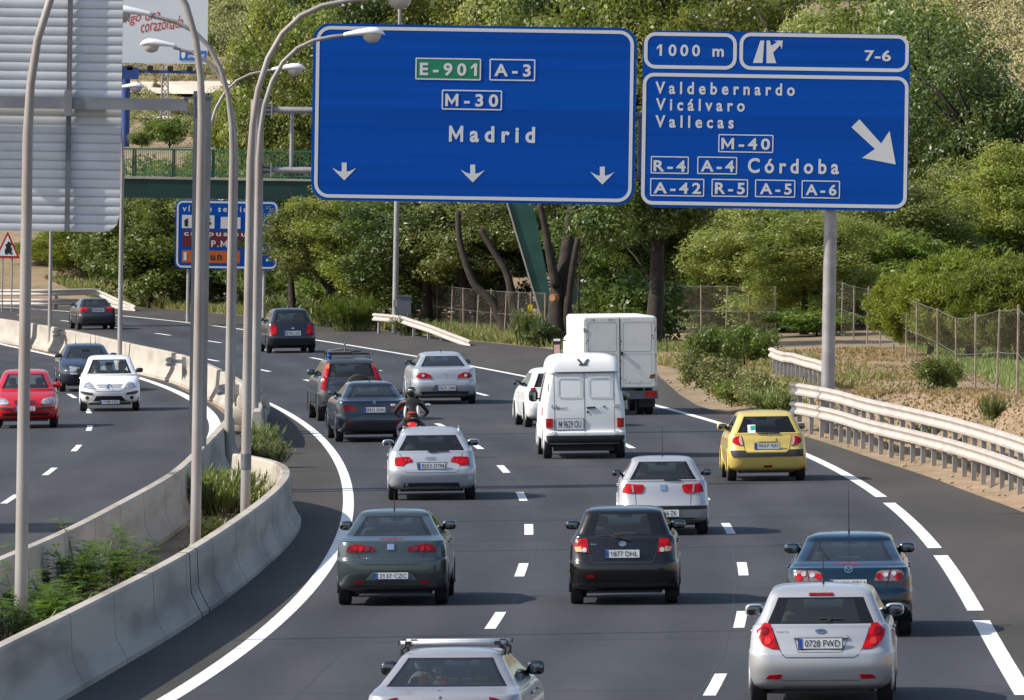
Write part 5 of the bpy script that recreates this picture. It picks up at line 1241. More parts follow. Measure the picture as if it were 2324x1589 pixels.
class Car(Body):
    def __init__(s, label, px, py, f, reg, cx, cat='car', name='car', oncoming=False, yaw=0.0, k=1.0, **c):
        s.front = oncoming; root = empty(name, (0,0,0), label, cat, None); Y = place(root, px, py, f, oncoming, yaw); root.scale = (k, k, k)
        s.reg = reg; s.s = FPX / Y * k * 1.502582 * reg[2]; s.gy = (py * 1.502582 - reg[1]) * reg[2]; s.cx = cx; s.sd = 'front' if oncoming else 'rear'
        super().__init__(c, root, (c['L'] - c.get('foh', .80)) if oncoming else c.get('roh', .72))
    def P(s, pts): return [(((a - s.cx) / s.s) * (-1 if s.front else 1), (s.gy - b) / s.s + .03) for a, b in pts]
    def lamps(s, name, pts, m, off=.014, both=True, **k):
        q = s.P(pts); out = [s.patch(name, q, m, s.sd, off, **k)]
        if both: out.append(s.patch(name, [(-a, b) for a, b in q], m, s.sd, off, **k))
        return out
    def circ(s, name, c, r, m, both=True, off=.02, parent=None, ry=None):
        n = 14; return s.lamps(name, [(c[0] + r * math.cos(2 * math.pi * k / n), c[1] + (ry or r) * math.sin(2 * math.pi * k / n)) for k in range(n)], m, off, both)
    def one(s, name, pts, m, off=.008, **k): return s.patch(name, s.P(pts), m, s.sd, off, **k)
    def line(s, pts, wd=.008, m=None, name='panel_gap', both=False):
        s.seam(name, s.P(pts), wd, m, s.sd)
        if both: s.seam(name, [(-a, b) for a, b in s.P(pts)], wd, m, s.sd)
    def pl(s, tl, br, text, tb=None, band=True):
        (a, b), (c_, d) = s.P([tl])[0], s.P([br])[0]; return s.plate((a + c_) / 2, (b + d) / 2, abs(c_ - a), abs(b - d), text, s.sd, tb, band)
    def word(s, name, t, tl, br, m, off=.012, bold=.01):
        (x0, z1), (x1, z0) = s.P([tl])[0], s.P([br])[0]; V, F = fit_text(t, (0, 0, 1, 1), 1.0, bold); sg = -1 if s.sd == 'rear' else 1; mb = MB(); out = []
        for u, v in V: h = s.hit(x0 + (x1 - x0) * u, z0 + (z1 - z0) * v, s.sd); out.append((h.x, h.y + sg * off, h.z))
        mb.add(out, F); return mb.build(name, m, s.root, fix=False)
    def ringmark(s, c, rx, ry, wd=.012, m=None, name='emblem'):
        n = 20; s.seam(name, s.P([(c[0] + rx * math.cos(2 * math.pi * k / n), c[1] + ry * math.sin(2 * math.pi * k / n)) for k in range(n + 1)]), wd, m or M_CHROME, s.sd, off=.014)
    def wiper(s, a, b, piv):
        s.seam('wiper', s.P([a, b]), .022, M_BLK, s.sd, off=.02); s.seam('wiper', s.P([((a[0] + b[0]) / 2, (a[1] + b[1]) / 2), piv]), .025, M_BLK, s.sd, off=.025)
    def sideline(s, dy=(1.55,), z0=.32):
        for y in dy:
            for sd in ('left', 'right'): s.seam('door_gap', [(y - s.oy, z0), (y - s.oy, s.c['gb'] - .01)], .012, None, sd)
    def handles(s, ys, m):
        for y in ys:
            for sd, k in (('left', -1), ('right', 1)):
                h = s.hit(y - s.oy, s.c['gb'] - .14, sd); MB().ell((h.x + k * .015, h.y, h.z), (.022, .09, .018), 8, 6).build('door_handle', m, s.root, smooth=True)
def std(c, hp=None, mir=None, dd=(1.30, 2.25), mz=.08, my=None, seat=None, mw=.20, mh=.13):
    c.seats(colr=seat); c.mirrors(mir or c.c['paint'], (c.L - c.c.get('wb', 1.02) - .52 if my is None else my) - c.oy, c.c['gb'] + mz, w=mw, h=mh); c.sideline(dd); c.handles([d + .12 for d in dd], hp or c.c['paint'])
SILV = paint('silver_paint', (.46,.485,.52), .45, .34); SILV2 = paint('warm_silver_paint', (.47,.475,.49), .45, .34); WHT = paint('white_car_paint', (.78,.79,.80), 0, .35); OLDW = paint('old_white_paint', (.72,.74,.74), 0, .5, .2)
GREY = paint('plastic_trim', (.03,.031,.034), 0, .6, 0)
m1, co_, ge_, au_, ib_, ye_, ro_ = (2600,1750,2.4909), (1120,1700,3.9729), (1900,1680,3.784), (1280,1420,4.9658), (2080,1520,4.673), (2440,1360,4.9667), (1260,2140,3.6313)
c5, d7, c6, l8, c2 = (850,1000,2.6483), (1000,1150,3.972), (1600,1000,2.27), (0,1150,4.54), (0,750,2.27)

c = Car('silver hatchback nearest on the right, its plate reading 0728 FWD', 1866, 1600, L2, m1, 508, kind='hatch', W=1.79, L=4.23, H=1.49, gb=1.03, gt=1.35, hb=.80, ht=.66, yb=.24, yt=.50, frit=2, paint=SILV2, bz=.66, wr=.32)
for o in c.lamps('tail_lamp', [(935,945),(985,935),(1055,1000),(1042,1060),(1003,1115),(930,1147),(860,1152),(905,1050)], M_RED, .02): pass
c.circ('tail_lamp_lens', (985,1000), 34, M_DRED, off=.03); c.circ('tail_lamp_lens', (955,1085), 30, paint('bright_red_lens', (.60,.03,.02), 0, .15), off=.03)
c.lamps('reflector', [(835,1367),(945,1372),(978,1405),(850,1410)], M_RED, .01)
c.line([(85,942),(120,1050),(158,1150),(185,1200),(215,1224),(790,1224),(825,1205),(860,1152),(898,1050),(930,942)], .010); c.line([(180,1420),(838,1420)], .012, paint('bumper_line_grey', (.16,.16,.17)))  # tailgate outline, then a mid grey strip line low on the bumper
c.one('plate_garnish', [(275,1062),(290,1038),(725,1038),(738,1062)], SILV2, .035); c.line([(285,1068),(318,1180),(688,1180),(735,1068)], .006); c.pl((325,1064),(690,1150), '0728 FWD')
c.one('emblem', [(508 + 45 * math.cos(a), 1005 + 17 * math.sin(a)) for a in np.linspace(0, 6.0, 16)], M_BLK, .012); c.ringmark((508,1005), 44, 16); c.word('emblem', 'KIA', (478,995), (538,1015), M_CHROME, .018); c.word('badge', "cee'd", (128,998), (226,1016), M_CHROME)
c.one('brake_light', [(410,692),(610,692),(618,712),(405,712)], M_DRED, .02); c.wiper((495,898),(692,905),(560,930)); c.antenna(.02, 1.15, .36); std(c, mir=c.c['paint'], mw=.24, mh=.16, mz=.06, dd=(1.35,2.35))

c = Car('dark blue saloon with round clear tail lamps, hidden behind the nearest silver hatchback', 1928, 1443, L2, m1, 742, kind='sedan', W=1.78, L=4.68, H=1.44, gb=1.07, gt=1.33, hb=.76, ht=.62, yb=.52, yt=1.30, dz=1.0, dy=.14, frit=1, paint=paint('dark_blue_paint', (.002,.020,.040), .25, .2, .8), wr=.32)
for n, pts in (('tail_lamp', [(272,520),(290,495),(330,487),(385,490),(405,582),(310,582),(285,550)]), ('tail_lamp', [(395,490),(470,492),(505,508),(527,577),(412,582)])): c.lamps(n, pts, paint('rosy_lens', (.30,.17,.16), .2, .15), .016)
c.circ('tail_lamp_red', (318,545), 33, M_RED, off=.024); c.circ('tail_lamp_red', (487,540), 27, M_RED, off=.024); c.circ('tail_lamp_clear', (360,518), 20, M_CLEAR, off=.026); c.circ('tail_lamp_clear', (432,525), 22, M_CLEAR, off=.026); c.pl((583,567),(893,648), '2650 FBH'); c.ringmark((740,482), 31, 25); c.seam('emblem', c.P([(716,472),(732,480),(740,492),(748,480),(764,472)]), .012, M_CHROME, 'rear', .014)
c.one('brake_light', [(645,434),(832,434),(828,446),(650,446)], M_DRED, .01); c.line([(358,440),(385,520),(415,590),(430,700)], .009, both=True); c.line([(430,705),(1055,705)], .010); c.one('bumper_insert', [(330,770),(1150,770),(1130,850),(350,850)], GREY, .006); c.wiper((487,345),(490,262),(570,402)); c.antenna(0, 1.75, .62, .1); std(c, mir=c.c['paint'], mw=.24, mh=.15, dd=(1.9,2.75))

c = Car('dark green saloon with the plate 2137 CZC in its bumper', 893, 1372, L1, co_, 815, kind='sedan', W=1.70, L=4.28, H=1.44, gb=1.06, gt=1.34, hb=.74, ht=.56, yb=.50, yt=1.22, dz=1.01, dy=.13, paint=paint('grey_green_paint', (.056,.075,.077), .4, .3, .8), bz=.70, seat=None)
c.lamps('tail_lamp', [(205,705),(225,665),(255,640),(330,626),(500,640),(570,662),(598,702),(580,726),(360,736),(213,736)], M_DRED, .018); 
for x in (318, 403, 490): c.circ('tail_lamp_lens', (x, 684), 34, M_RED if x != 490 else paint('smoked_lens', (.10,.02,.025), 0, .1), off=.027, ry=36)
c.one('plate_recess', [(560,1000),(1070,1000),(1170,1112),(455,1112)], paint('pale_green_plastic', (.12,.19,.20), .2, .4), .006); c.line([(455,1112),(535,992),(1085,992),(1170,1112)], .02); c.pl((592,1007),(1042,1093), '2137 CZC')
c.lamps('reflector', [(300,1128),(420,1115),(436,1138),(400,1156),(310,1156)], M_RED, .012); c.one('emblem', [(760,622),(857,622),(852,700),(762,700)], M_CHROME, .02); c.line([(775,648),(842,640)], .012, M_BLK); c.line([(770,680),(838,668)], .012, M_BLK)
c.one('brake_light', [(650,556),(972,556),(960,571),(660,571)], M_DRED, .008); c.line([(322,552),(345,640),(372,800),(398,878),(430,897),(1192,897),(1225,865),(1262,740),(1295,552)], .009); c.one('lower_valance', [(300,1195),(1310,1195),(1280,1290),(320,1290)], GREY, .006); c.word('badge', 'Cordoba', (415,805), (535,822), M_CHROME, bold=0); c.antenna(0, 1.45, .30, .1); std(c, mir=c.c['paint'], mw=.22, mh=.15, dd=(1.7,2.6))

c = Car('black hatchback with the plate 1877 DHL in the middle lane', 1417, 1370, L2, ge_, 862, kind='hatch', W=1.665, L=3.81, H=1.49, gb=1.07, gt=1.40, hb=.735, ht=.60, yb=.20, yt=.40, frit=2, paint=paint('black_paint', (.008,.0072,.0065), .1, .22, .6), archpaint=None or paint('black_paint', (.018,.0165,.014)))
c.lamps('tail_lamp', [(280,607),(395,598),(425,785),(245,768),(222,700),(240,660)], M_RED, .018); c.lamps('tail_lamp_lens', [(233,708),(320,700),(335,770),(252,765)], M_AMBER, .025); c.circ('tail_lamp_lens', (364,745), 31, M_CLEAR, off=.03)
c.pl((640,745),(1072,846), '1877 DHL'); c.one('reflector', [(378,1062),(490,1062),(482,1108),(384,1102)], M_DRED, .01); c.ringmark((855,668), 42, 26); c.line([(835,690),(845,650)], .016, M_CHROME, 'emblem'); c.line([(865,690),(878,650)], .016, M_CHROME, 'emblem'); c.line([(838,672),(875,668)], .014, M_CHROME, 'emblem')
c.line([(428,790),(460,892),(490,907),(1215,907),(1250,890),(1285,790)], .010); c.one('bumper_crease', [(215,962),(1500,962),(1500,975),(215,975)], c.c['paint'], .022); c.wiper((500,568),(835,548),(960,620)); c.one('lower_valance', [(200,1170),(1520,1170),(1500,1260),(220,1260)], GREY, .006); c.word('badge', 'Getz', (440,662), (520,682), M_CHROME, bold=0); std(c, mir=c.c['paint'], mw=.24, mh=.14, dd=(1.2,2.1))

c = Car('silver estate car with roof rails and the plate 8553 DTM', 980, 1134, L1, au_, 935, kind='hatch', W=1.775, L=4.58, H=1.45, gb=1.00, gt=1.30, hb=.80, ht=.63, yb=.26, yt=.72, paint=SILV, rglass=M_DGLASS, bz=.62, wr=.32)
c.lamps('tail_lamp', [(292,838),(300,760),(318,708),(410,698),(555,697),(602,740),(614,782),(540,790),(492,812),(452,845)], M_RED, .018); c.line([(440,700),(452,840)], .008, both=True); c.circ('tail_lamp_lens', (500,750), 16, paint('bright_red_lens', (.60,.03,.02), 0, .15), off=.026); c.circ('tail_lamp_lens', (560,752), 16, paint('bright_red_lens', (.60,.03,.02)), off=.026); c.one('plate_recess', [(668,785),(1203,785),(1175,900),(695,900)], paint('recess_silver', (.20,.21,.225), .3, .4), .006); c.pl((705,798),(1165,898), '8553 DTM')
for x in (866, 908, 950, 992): c.ringmark((x,724), 26, 22, .010)
c.line([(395,640),(430,700),(455,850),(482,940),(525,962),(1350,962),(1398,920),(1420,820),(1455,640)], .009); c.one('lower_valance', [(470,1135),(1390,1135),(1430,1270),(430,1270)], GREY, .008); c.circ('exhaust', (510,1165), 26, M_CHROME, both=False, off=.03); c.wiper((870,605),(1230,600),(910,622))
for sd in (-1, 1):
    P3 = []
    for k in range(9):
        y = 1.0 + 1.9 * k / 8; h = c.bvh.ray_cast(Vector((sd * .56, y - c.oy, 4)), Vector((0, 0, -1)))[0]; P3.append(h + Vector((0, 0, .05 * (1 if 0 < k < 8 else -.2))))
    MB().tube(P3, .018, 8).build('roof_rail', M_CHROME, c.root, smooth=True)
std(c, mir=c.c['paint'], mw=.24, mh=.14, dd=(1.75,2.7))

c = Car('silver hatchback half hidden behind the black hatchback, plate ending 66 ZK', 1505, 1213, L2, ib_, 862, kind='hatch', W=1.64, L=3.85, H=1.42, gb=1.01, gt=1.33, hb=.74, ht=.56, yb=.22, yt=.52, paint=SILV2, bz=.56)
c.lamps('tail_lamp', [(212,755),(226,690),(265,615),(400,625),(540,632),(566,665),(545,740),(510,768),(330,766)], M_RED, .018); c.lamps('tail_lamp_lens', [(357,632),(385,630),(402,752),(374,756)], paint('grey_lens', (.30,.22,.21), 0, .15), .026)
c.one('bumper_strip', [(118,968),(1556,968),(1556,1026),(118,1026)], GREY, .016); c.pl((640,1030),(1110,1140), '66 ZK', (.50,.92), False); c.one('lower_valance', [(150,1165),(1545,1165),(1510,1250),(200,1250)], GREY, .006); c.one('emblem', [(815,636),(910,636),(906,718),(818,718)], M_CHROME, .02); c.line([(830,662),(897,655)], .012, M_BLK); c.line([(826,700),(893,690)], .012, M_BLK)
c.line([(420,770),(425,880),(432,962)], .008, both=True); c.line([(345,575),(1400,575)], .008); c.wiper((870,555),(1150,570),(870,545)); c.antenna(0, .95, .55, .1); std(c, mir=M_BLK, mw=.18, mh=.12, dd=(1.25,2.15), mz=.06)

c = Car('yellow hatchback with a green learner sticker in its rear window, plate 9627 FJD', 1738, 1091, L2, ye_, 900, yaw=0.3, kind='hatch', W=1.665, L=3.81, H=1.49, gb=1.03, gt=1.37, hb=.755, ht=.60, yb=.20, yt=.42, frit=1, paint=paint('yellow_paint', (.66,.50,.125), .1, .33, .7), rglass=M_DGLASS)
c.lamps('tail_lamp', [(310,735),(322,682),(380,650),(465,640),(497,806),(420,795),(332,762)], M_RED, .018); c.lamps('tail_lamp_lens', [(432,655),(464,643),(492,798),(452,790),(424,720)], paint('pink_lens', (.60,.36,.36), 0, .15), .026)
c.pl((690,760),(1110,862), '9627 FJD'); c.one('bumper_strip', [(282,882),(515,882),(560,930),(1210,926),(1270,872),(1512,868),(1512,990),(318,1000),(292,950)], GREY, .016); c.one('reflector', [(835,1140),(982,1136),(975,1176),(845,1181)], M_DRED, .012); c.ringmark((893,705), 32, 21); c.line([(880,722),(888,688)], .016, M_CHROME, 'emblem'); c.line([(900,722),(908,688)], .016, M_CHROME, 'emblem')
c.line([(470,640),(515,830),(525,885),(560,922),(1210,918),(1268,870),(1285,800),(1322,630)], .009); c.one('lower_valance', [(320,1222),(1490,1222),(1470,1272),(350,1272)], GREY, .006); c.one('plate_garnish', [(745,672),(1050,672),(1045,740),(750,740)], c.c['paint'], .02)
st_ = c.one('learner_sticker', [(577,458),(710,455),(708,592),(580,592)], M_WHT, .012); c.one('learner_sticker', [(626,472),(700,468),(700,540),(630,548)], paint('learner_green', (.01,.36,.27), 0, .5, 0), .018); c.wiper((740,600),(1120,598),(900,622)); std(c, mir=c.c['paint'], mw=.23, mh=.15, dd=(1.2,2.1))

c = Car('pale silver saloon at the bottom edge with two aluminium roof bars', 1017, 1774, L1, ro_, 965, kind='sedan', W=1.74, L=4.5, H=1.41, gb=1.045, gt=1.33, hb=.76, ht=.56, yb=.60, yt=1.25, dz=.99, dy=.13, paint=paint('lilac_silver_paint', (.36,.355,.375), .4, .34), gx=1, yaw=-2.2)
c.lamps('tail_lamp', [(1535,862),(1600,872),(1700,905),(1700,1080),(1545,1060)], M_DRED, .02); c.one('emblem', [(880,793),(935,798),(935,850),(912,874),(890,845)], M_CHROME, .02); c.line([(300,790),(310,900),(330,1100)], .009, both=True); c.pl((740,990),(1190,1085), '4081 BWT'); c.word('badge', 'ROVER', (330,893), (480,912), M_CHROME)
for y in (1.62, 2.42):
    h = c.bvh.ray_cast(Vector((0, y - c.oy, 5)), Vector((0, 0, -1)))[0]; z = h.z + .075
    MB().tube([(-.60, y - c.oy, z), (.60, y - c.oy, z)], .021, 10).build('roof_bar', M_ALU, c.root, smooth=True)
    for sd in (-1, 1):
        mb = MB().box((sd * .50, y - c.oy, z - .005), (.07,.055,.045)).tube([(sd * .52, y - c.oy, z - .03), (sd * .575, y - c.oy, z - .07), (sd * .565, y - c.oy, z - .14)], [.024,.022,.026], 8).box((sd * .603, y - c.oy, z), (.012,.05,.05))
        mb.build('roof_bar_foot', M_BLK, c.root)
MB().box((0, .98 - c.oy, .985), (1.1, .6, .03)).build('parcel_shelf', paint('shelf_cloth', (.20,.22,.21), 0, .9, 0), c.root)
std(c, mir=M_BLK, mw=.20, mh=.16, dd=(1.85,2.75), seat=paint('grey_seat_cloth', (.07,.073,.078), 0, .9, 0)); ROVER = c

c = Car('dark blue grey saloon with the plate 8933 GHH in the left lane', 845, 1002, L1, d7, 1108, kind='sedan', W=1.845, L=4.84, H=1.46, gb=1.06, gt=1.34, hb=.76, ht=.57, yb=.66, yt=1.35, dz=1.02, dy=.12, paint=paint('blue_grey_paint', (.034,.042,.060), .45, .28, .8), wr=.335, roh=.9, foh=.8, yaw=1.6)
c.lamps('tail_lamp', [(690,968),(690,920),(800,930),(850,956),(862,1000),(715,1002)], M_RED, .018); c.pl((975,957),(1257,1028), '8933 GHH'); c.lamps('reflector', [(722,1152),(828,1142),(812,1166),(738,1176)], M_RED, .01); c.ringmark((1110,890), 15, 15, .016); c.line([(885,935),(905,1020),(940,1045),(1280,1045),(1310,1020),(1330,935)], .008); c.one('lower_valance', [(760,1225),(1450,1225),(1430,1290),(780,1290)], GREY, .006); c.antenna(0, 1.75, .10, .4); std(c, mir=c.c['paint'], mw=.2, dd=(2.0,3.0))

c = Car('dark grey off-roader with tall red tail lamps, spare wheel and roof rack', 795, 955, L1, d7, 765, kind='hatch', W=1.78, L=4.55, H=1.66, gb=1.17, gt=1.52, hb=.78, ht=.66, yb=.20, yt=.42, paint=paint('dark_grey_paint', (.060,.068,.076), .4, .3, .7), bz=.72, wr=.345, bot=.34, archpaint=GREY, yaw=1.5)
q = [(430,372),(480,362),(470,430),(425,640),(408,718),(340,712),(372,560)]; c.lamps('tail_lamp', q, M_RED, .022); c.lamps('tail_lamp_lens', [(438,374),(478,364),(468,432),(424,440)], M_ORANGE, .03)
h = c.hit(.17, .90); MB().lathe([(0,-.17),(.20,-.17),(.22,-.15),(.30,-.165),(.345,-.13),(.35,-.06),(.33,.02)], (.17, h.y, .90), axis='y', n=28).build('spare_wheel', M_RUB, c.root, smooth=True)
c.one('bumper', [(345,738),(1190,738),(1180,885),(360,885)], GREY, .03); c.pl((500,792),(640,845), '5127 CKD', (.3,.95)); c.lamps('reflector', [(440,905),(510,905),(505,930),(445,930)], M_DRED, .012); c.word('badge', 'Honda', (470,622), (610,640), M_CHROME, bold=0); c.word('badge', 'CR-V', (485,682), (590,698), M_CHROME, bold=0)
for y in (1.25, 2.2):
    h = c.bvh.ray_cast(Vector((0, y - c.oy, 5)), Vector((0, 0, -1)))[0]; MB().tube([(-.58, y - c.oy, h.z - .06), (-.56, y - c.oy, h.z + .10), (.56, y - c.oy, h.z + .10), (.58, y - c.oy, h.z - .06)], .022, 8).build('roof_bar', M_BLK, c.root)
RACKZ = h.z + .13; std(c, mir=c.c['paint'], mw=.22, mh=.17, dd=(1.6,2.6)); CRV = c

c = Car('silver saloon ahead of the motorcyclist, in the middle lane', 1006, 917, L2, c5, 1735, kind='sedan', W=1.815, L=4.84, H=1.46, gb=1.06, gt=1.34, hb=.77, ht=.58, yb=.60, yt=1.30, dz=1.02, paint=SILV, wr=.33, yaw=-1)
c.lamps('tail_lamp', [(1478,757),(1508,726),(1560,722),(1610,745),(1620,773),(1500,774)], M_RED, .02); c.circ('tail_lamp_lens', (1543,748), 14, M_CLEAR, off=.03); c.one('plate_recess', [(1648,833),(1832,833),(1855,887),(1618,887)], paint('recess_silver', (.20,.21,.225)), .006); c.pl((1664,840),(1835,884), '0678 GBM'); c.ringmark((1735,740), 14, 14, .02); c.line([(1610,775),(1640,800),(1845,800),(1870,775)], .009); c.one('lower_valance', [(1520,893),(1960,893),(1940,945),(1540,945)], GREY, .01); c.antenna(0, 1.6, .10, .4); std(c, mir=GREY, mw=.22, dd=(2.0,3.0))

c = Car('dark people carrier farthest up the road in the right lane', 659, 801, RE, c5, 362, kind='hatch', W=1.75, L=4.28, H=1.62, gb=1.10, gt=1.46, hb=.76, ht=.62, yb=.22, yt=.58, paint=paint('midnight_paint', (.016,.020,.030), .35, .3, .8))
c.lamps('tail_lamp', [(162,376),(172,300),(205,280),(228,330),(225,374)], M_RED, .02); c.pl((290,347),(440,388), '8790 CXX'); c.one('emblem', [(358,330),(372,310),(388,330)], M_CHROME, .012); c.line([(225,380),(235,420),(500,420),(512,380)], .010); c.antenna(0, .9, .3); std(c, mir=M_BLK, dd=(1.55,2.45))

c = Car('grey saloon alone at the far left of the road, driving away', 217, 748, L2, c2, 745, k=.93, kind='sedan', W=1.70, L=4.24, H=1.41, gb=1.03, gt=1.31, hb=.74, ht=.57, yb=.52, yt=1.10, dz=.98, paint=paint('slate_paint', (.060,.060,.070), .4, .3, .7))
c.lamps('tail_lamp', [(610,715),(616,680),(668,678),(672,715)], M_RED, .02); c.pl((700,690),(800,718), '6034 BHV'); c.one('bumper', [(600,745),(885,745),(885,790),(600,790)], GREY, .012); c.line([(640,725),(850,725)], .01); std(c, mir=M_BLK, dd=(1.7,2.6))

c = Car('small white hatchback mostly hidden by the white van', 1262, 969, L2, c6, 660, yaw=2.5, kind='hatch', W=1.66, L=3.75, H=1.53, gb=1.03, gt=1.38, hb=.75, ht=.60, yb=.22, yt=.46, paint=WHT)
c.lamps('tail_lamp', [(438,800),(450,737),(484,735),(486,805)], M_RED, .02); c.pl((600,880),(725,912), '3316 DJC'); c.line([(500,905),(820,905)], .01); std(c, mir=M_BLK, mw=.22, dd=(1.15,2.05))

# oncoming cars
c = Car('small white oncoming hatchback with three people inside', 249, 932.6, LL, l8, 1702, oncoming=True, kind='hatch', W=1.667, L=3.85, H=1.52, gb=1.03, gt=1.41, hb=.76, ht=.60, yb=.24, yt=.5, paint=WHT, wb=.92, wt=1.62, hood=.75, yaw=-1.0)
c.lamps('headlamp', [(1290,790),(1330,722),(1395,704),(1440,738),(1484,806),(1400,802)], M_HLAMP, .02)
for pts in ([(1500,743),(1905,743),(1895,758),(1510,758)], [(1520,772),(1885,772),(1870,786),(1535,786)]): c.one('grille_bar', pts, paint('grille_grey', (.25,.26,.28), .4, .3), .014)
for dz in (0, 34): c.seam('emblem', c.P([(1660,775 + dz),(1700,735 + dz),(1740,775 + dz)]), .03, M_CHROME if dz == 0 else M_CHROME, 'front', .03)
c.line([(1478,838),(1560,852),(1850,852),(1915,838)], .012); c.lamps('bumper_strip', [(1250,845),(1300,846),(1440,872),(1446,906),(1300,896),(1256,872)], GREY, .016); c.one('lower_grille', [(1500,920),(1885,920),(1960,1000),(1450,1000)], M_BLK, .008); c.circ('fog_lamp', (1357,948), 30, GREY, off=.012); c.pl((1558,985),(1856,1040), '9588 FZY')
std(c, mir=M_BLK, mw=.2, dd=(1.15,2.1)); c.wiperf = c.seam('wiper', [(-.5, c.c['gb'] + .03), (.1, c.c['gb'] + .03)], .02, M_BLK, 'front', .03); C3 = c
c = Car('red oncoming hatchback cut by the left frame edge behind the closest lamp post', 58, 971, LL, l8, 393, oncoming=True, kind='hatch', W=1.665, L=3.81, H=1.49, gb=1.02, gt=1.38, hb=.76, ht=.60, yb=.2, yt=.42, paint=paint('red_paint', (.52,.006,.010), .05, .3, .8), wb=.95, wt=1.62, hood=.76)
c.lamps('headlamp', [(640,1040),(650,1000),(682,965),(830,940),(856,962),(842,1040),(700,1052)], M_HLAMP, .02); c.one('grille', [(212,985),(572,985),(545,1042),(240,1042)], paint('dark_red_grille', (.12,.004,.006), 0, .4), .01); c.line([(225,1012),(560,1012)], .012, c.c['paint']); c.ringmark((400,1020), 34, 20); c.line([(388,1034),(396,1006)], .016, M_CHROME, 'emblem'); c.line([(405,1034),(413,1006)], .016, M_CHROME, 'emblem')
c.lamps('bumper_strip', [(610,1098),(852,1088),(850,1116),(620,1124)], GREY, .016); c.one('lower_grille', [(30,1188),(775,1188),(740,1228),(60,1228)], M_BLK, .01); c.pl((240,1080),(553,1150), '5 CLL', (.5,.94)); c.one('lower_valance', [(20,1275),(765,1275),(745,1300),(40,1300)], GREY, .006); std(c, mir=c.c['paint'], mw=.22, mh=.15, dd=(1.2,2.1)); RED = c
c = Car('dark blue grey oncoming car half hidden behind the small white one', 198, 888.5, LL, l8, 1350, oncoming=True, kind='sedan', W=1.72, L=4.4, H=1.43, gb=1.0, gt=1.32, hb=.76, ht=.59, yb=.55, yt=1.2, dz=.97, paint=paint('storm_paint', (.030,.036,.055), .4, .3, .8), wb=1.05, wt=1.75, hood=.74)
c.lamps('headlamp', [(1062,455),(1140,465),(1225,482),(1222,552),(1068,540)], M_HLAMP, .02); c.one('grille', [(1250,480),(1450,480),(1440,545),(1260,545)], M_BLK, .01); c.one('lower_grille', [(1120,600),(1580,600),(1540,690),(1160,690)], M_BLK, .01); c.lamps('fog_lamp', [(1065,552),(1185,560),(1180,585),(1070,580)], M_HLAMP, .012); c.pl((1245,570),(1455,618), '2247 CRZ')
for x, y in ((-.35, 1.6), (-.2, 1.6), (.25, 1.6)): c.antenna(x, y, .25, .05)
std(c, mir=c.c['paint'], mw=.22, dd=(1.6,2.6)); DARK = c

# white high-roof van
def van_levels():
    K = [(.34,.80,.10,.20,.12,.2),(.40,.90,.03,.06,.14,.25),(.50,.935,0,0,.14,.3),(.60,.94,.0,.0,.14,.3),(.66,.925,.05,.03,.10,.3),(1.0,.925,.06,.25,.09,.3),(1.15,.915,.07,.45,.09,.3),(1.25,.905,.08,.62,.09,.25),(1.45,.875,.10,.80,.09,.22),(1.70,.83,.13,1.02,.09,.2),(1.93,.785,.16,1.22,.09,.2),(1.955,.785,.165,1.25,.09,.2),(1.965,.815,.13,1.22,.12,.2),(2.06,.815,.15,1.35,.14,.22),(2.22,.785,.22,1.62,.17,.25),(2.33,.70,.34,1.9,.2,.3),(2.385,.50,.55,2.2,.2,.3),(2.40,.12,.9,2.6,.05,.05)]
    return K, 7 * SUB, 10 * SUB
c = Car('white high-roof panel van with two rear doors and the plate M 9629 OU', 1325, 1040, L2, c6, 892, cat='van', name='van', kind='van', W=1.88, L=4.55, H=2.4, gb=1.25, gt=1.93, hb=.9, ht=.79, yb=.08, yt=.16, paint=OLDW, levels=van_levels(), win=(17,(),22), gx=-99, br=.02, bf=.12, roh=.75, foh=.75, wr=.33, bot=.34)
c.line([(890,628),(892,1100)], .012); c.line([(655,630),(660,1100)], .010); c.line([(1120,630),(1118,1100)], .010); c.line([(560,622),(1165,618)], .03)
for x0, x1 in ((682,863),(917,1095)):
    q = rrect(x0, 660, x1, 808, 22, 4); c.seam('door_pressing', c.P(q + [q[0]]), .03, OLDW, 'rear', .014); c.seam('panel_gap', c.P([(a + (3 if a < (x0 + x1) / 2 else -3), b + 4) for a, b in q] + [(q[0][0], q[0][1] + 4)]), .008, paint('soft_gap', (.42,.44,.46), 0, .6, 0), 'rear', .017)
c.lamps('tail_lamp', [(588,974),(643,974),(643,1045),(592,1045)], M_RED, .025); c.pl((672,978),(880,1060), 'M 9629 OU', (.08,.92), False); c.one('bumper', [(590,1105),(1198,1105),(1190,1165),(600,1165)], GREY, .05)
c.one('door_handle', [(905,886),(972,884),(975,896),(908,900)], M_BLK, .03); c.one('door_lock', [(906,916),(920,916),(920,934),(908,934)], M_BLK, .015); c.seam('hazard_placard', c.P([(1010,900),(1042,874),(1073,900),(1045,936),(1010,900)]), .010, paint('soft_gap', (.42,.44,.46)), 'rear', .012); c.one('placard_mark', [(1036,880),(1046,880),(1046,892),(1036,892)], M_BLK, .014)
c.word('badge', 'RENAULT', (680,888), (760,905), paint('badge_grey', (.10,.10,.11), 0, .5, 0), .012, .02); c.lamps('hinge', [(632,866),(668,866),(668,888),(632,888)], paint('hinge_grey', (.40,.41,.42), 0, .6, 0), .02); c.lamps('air_vent', [(604,692),(614,690),(612,768),(600,770)], M_BLK, .012)
c.one('roof_vent', [(838,520),(850,515),(880,552),(868,560)], GREY, .03); c.one('roof_vent', [(918,515),(928,520),(900,556),(888,552)], GREY, .03); c.one('roof_vent', [(850,556),(912,556),(912,564),(850,564)], GREY, .02)
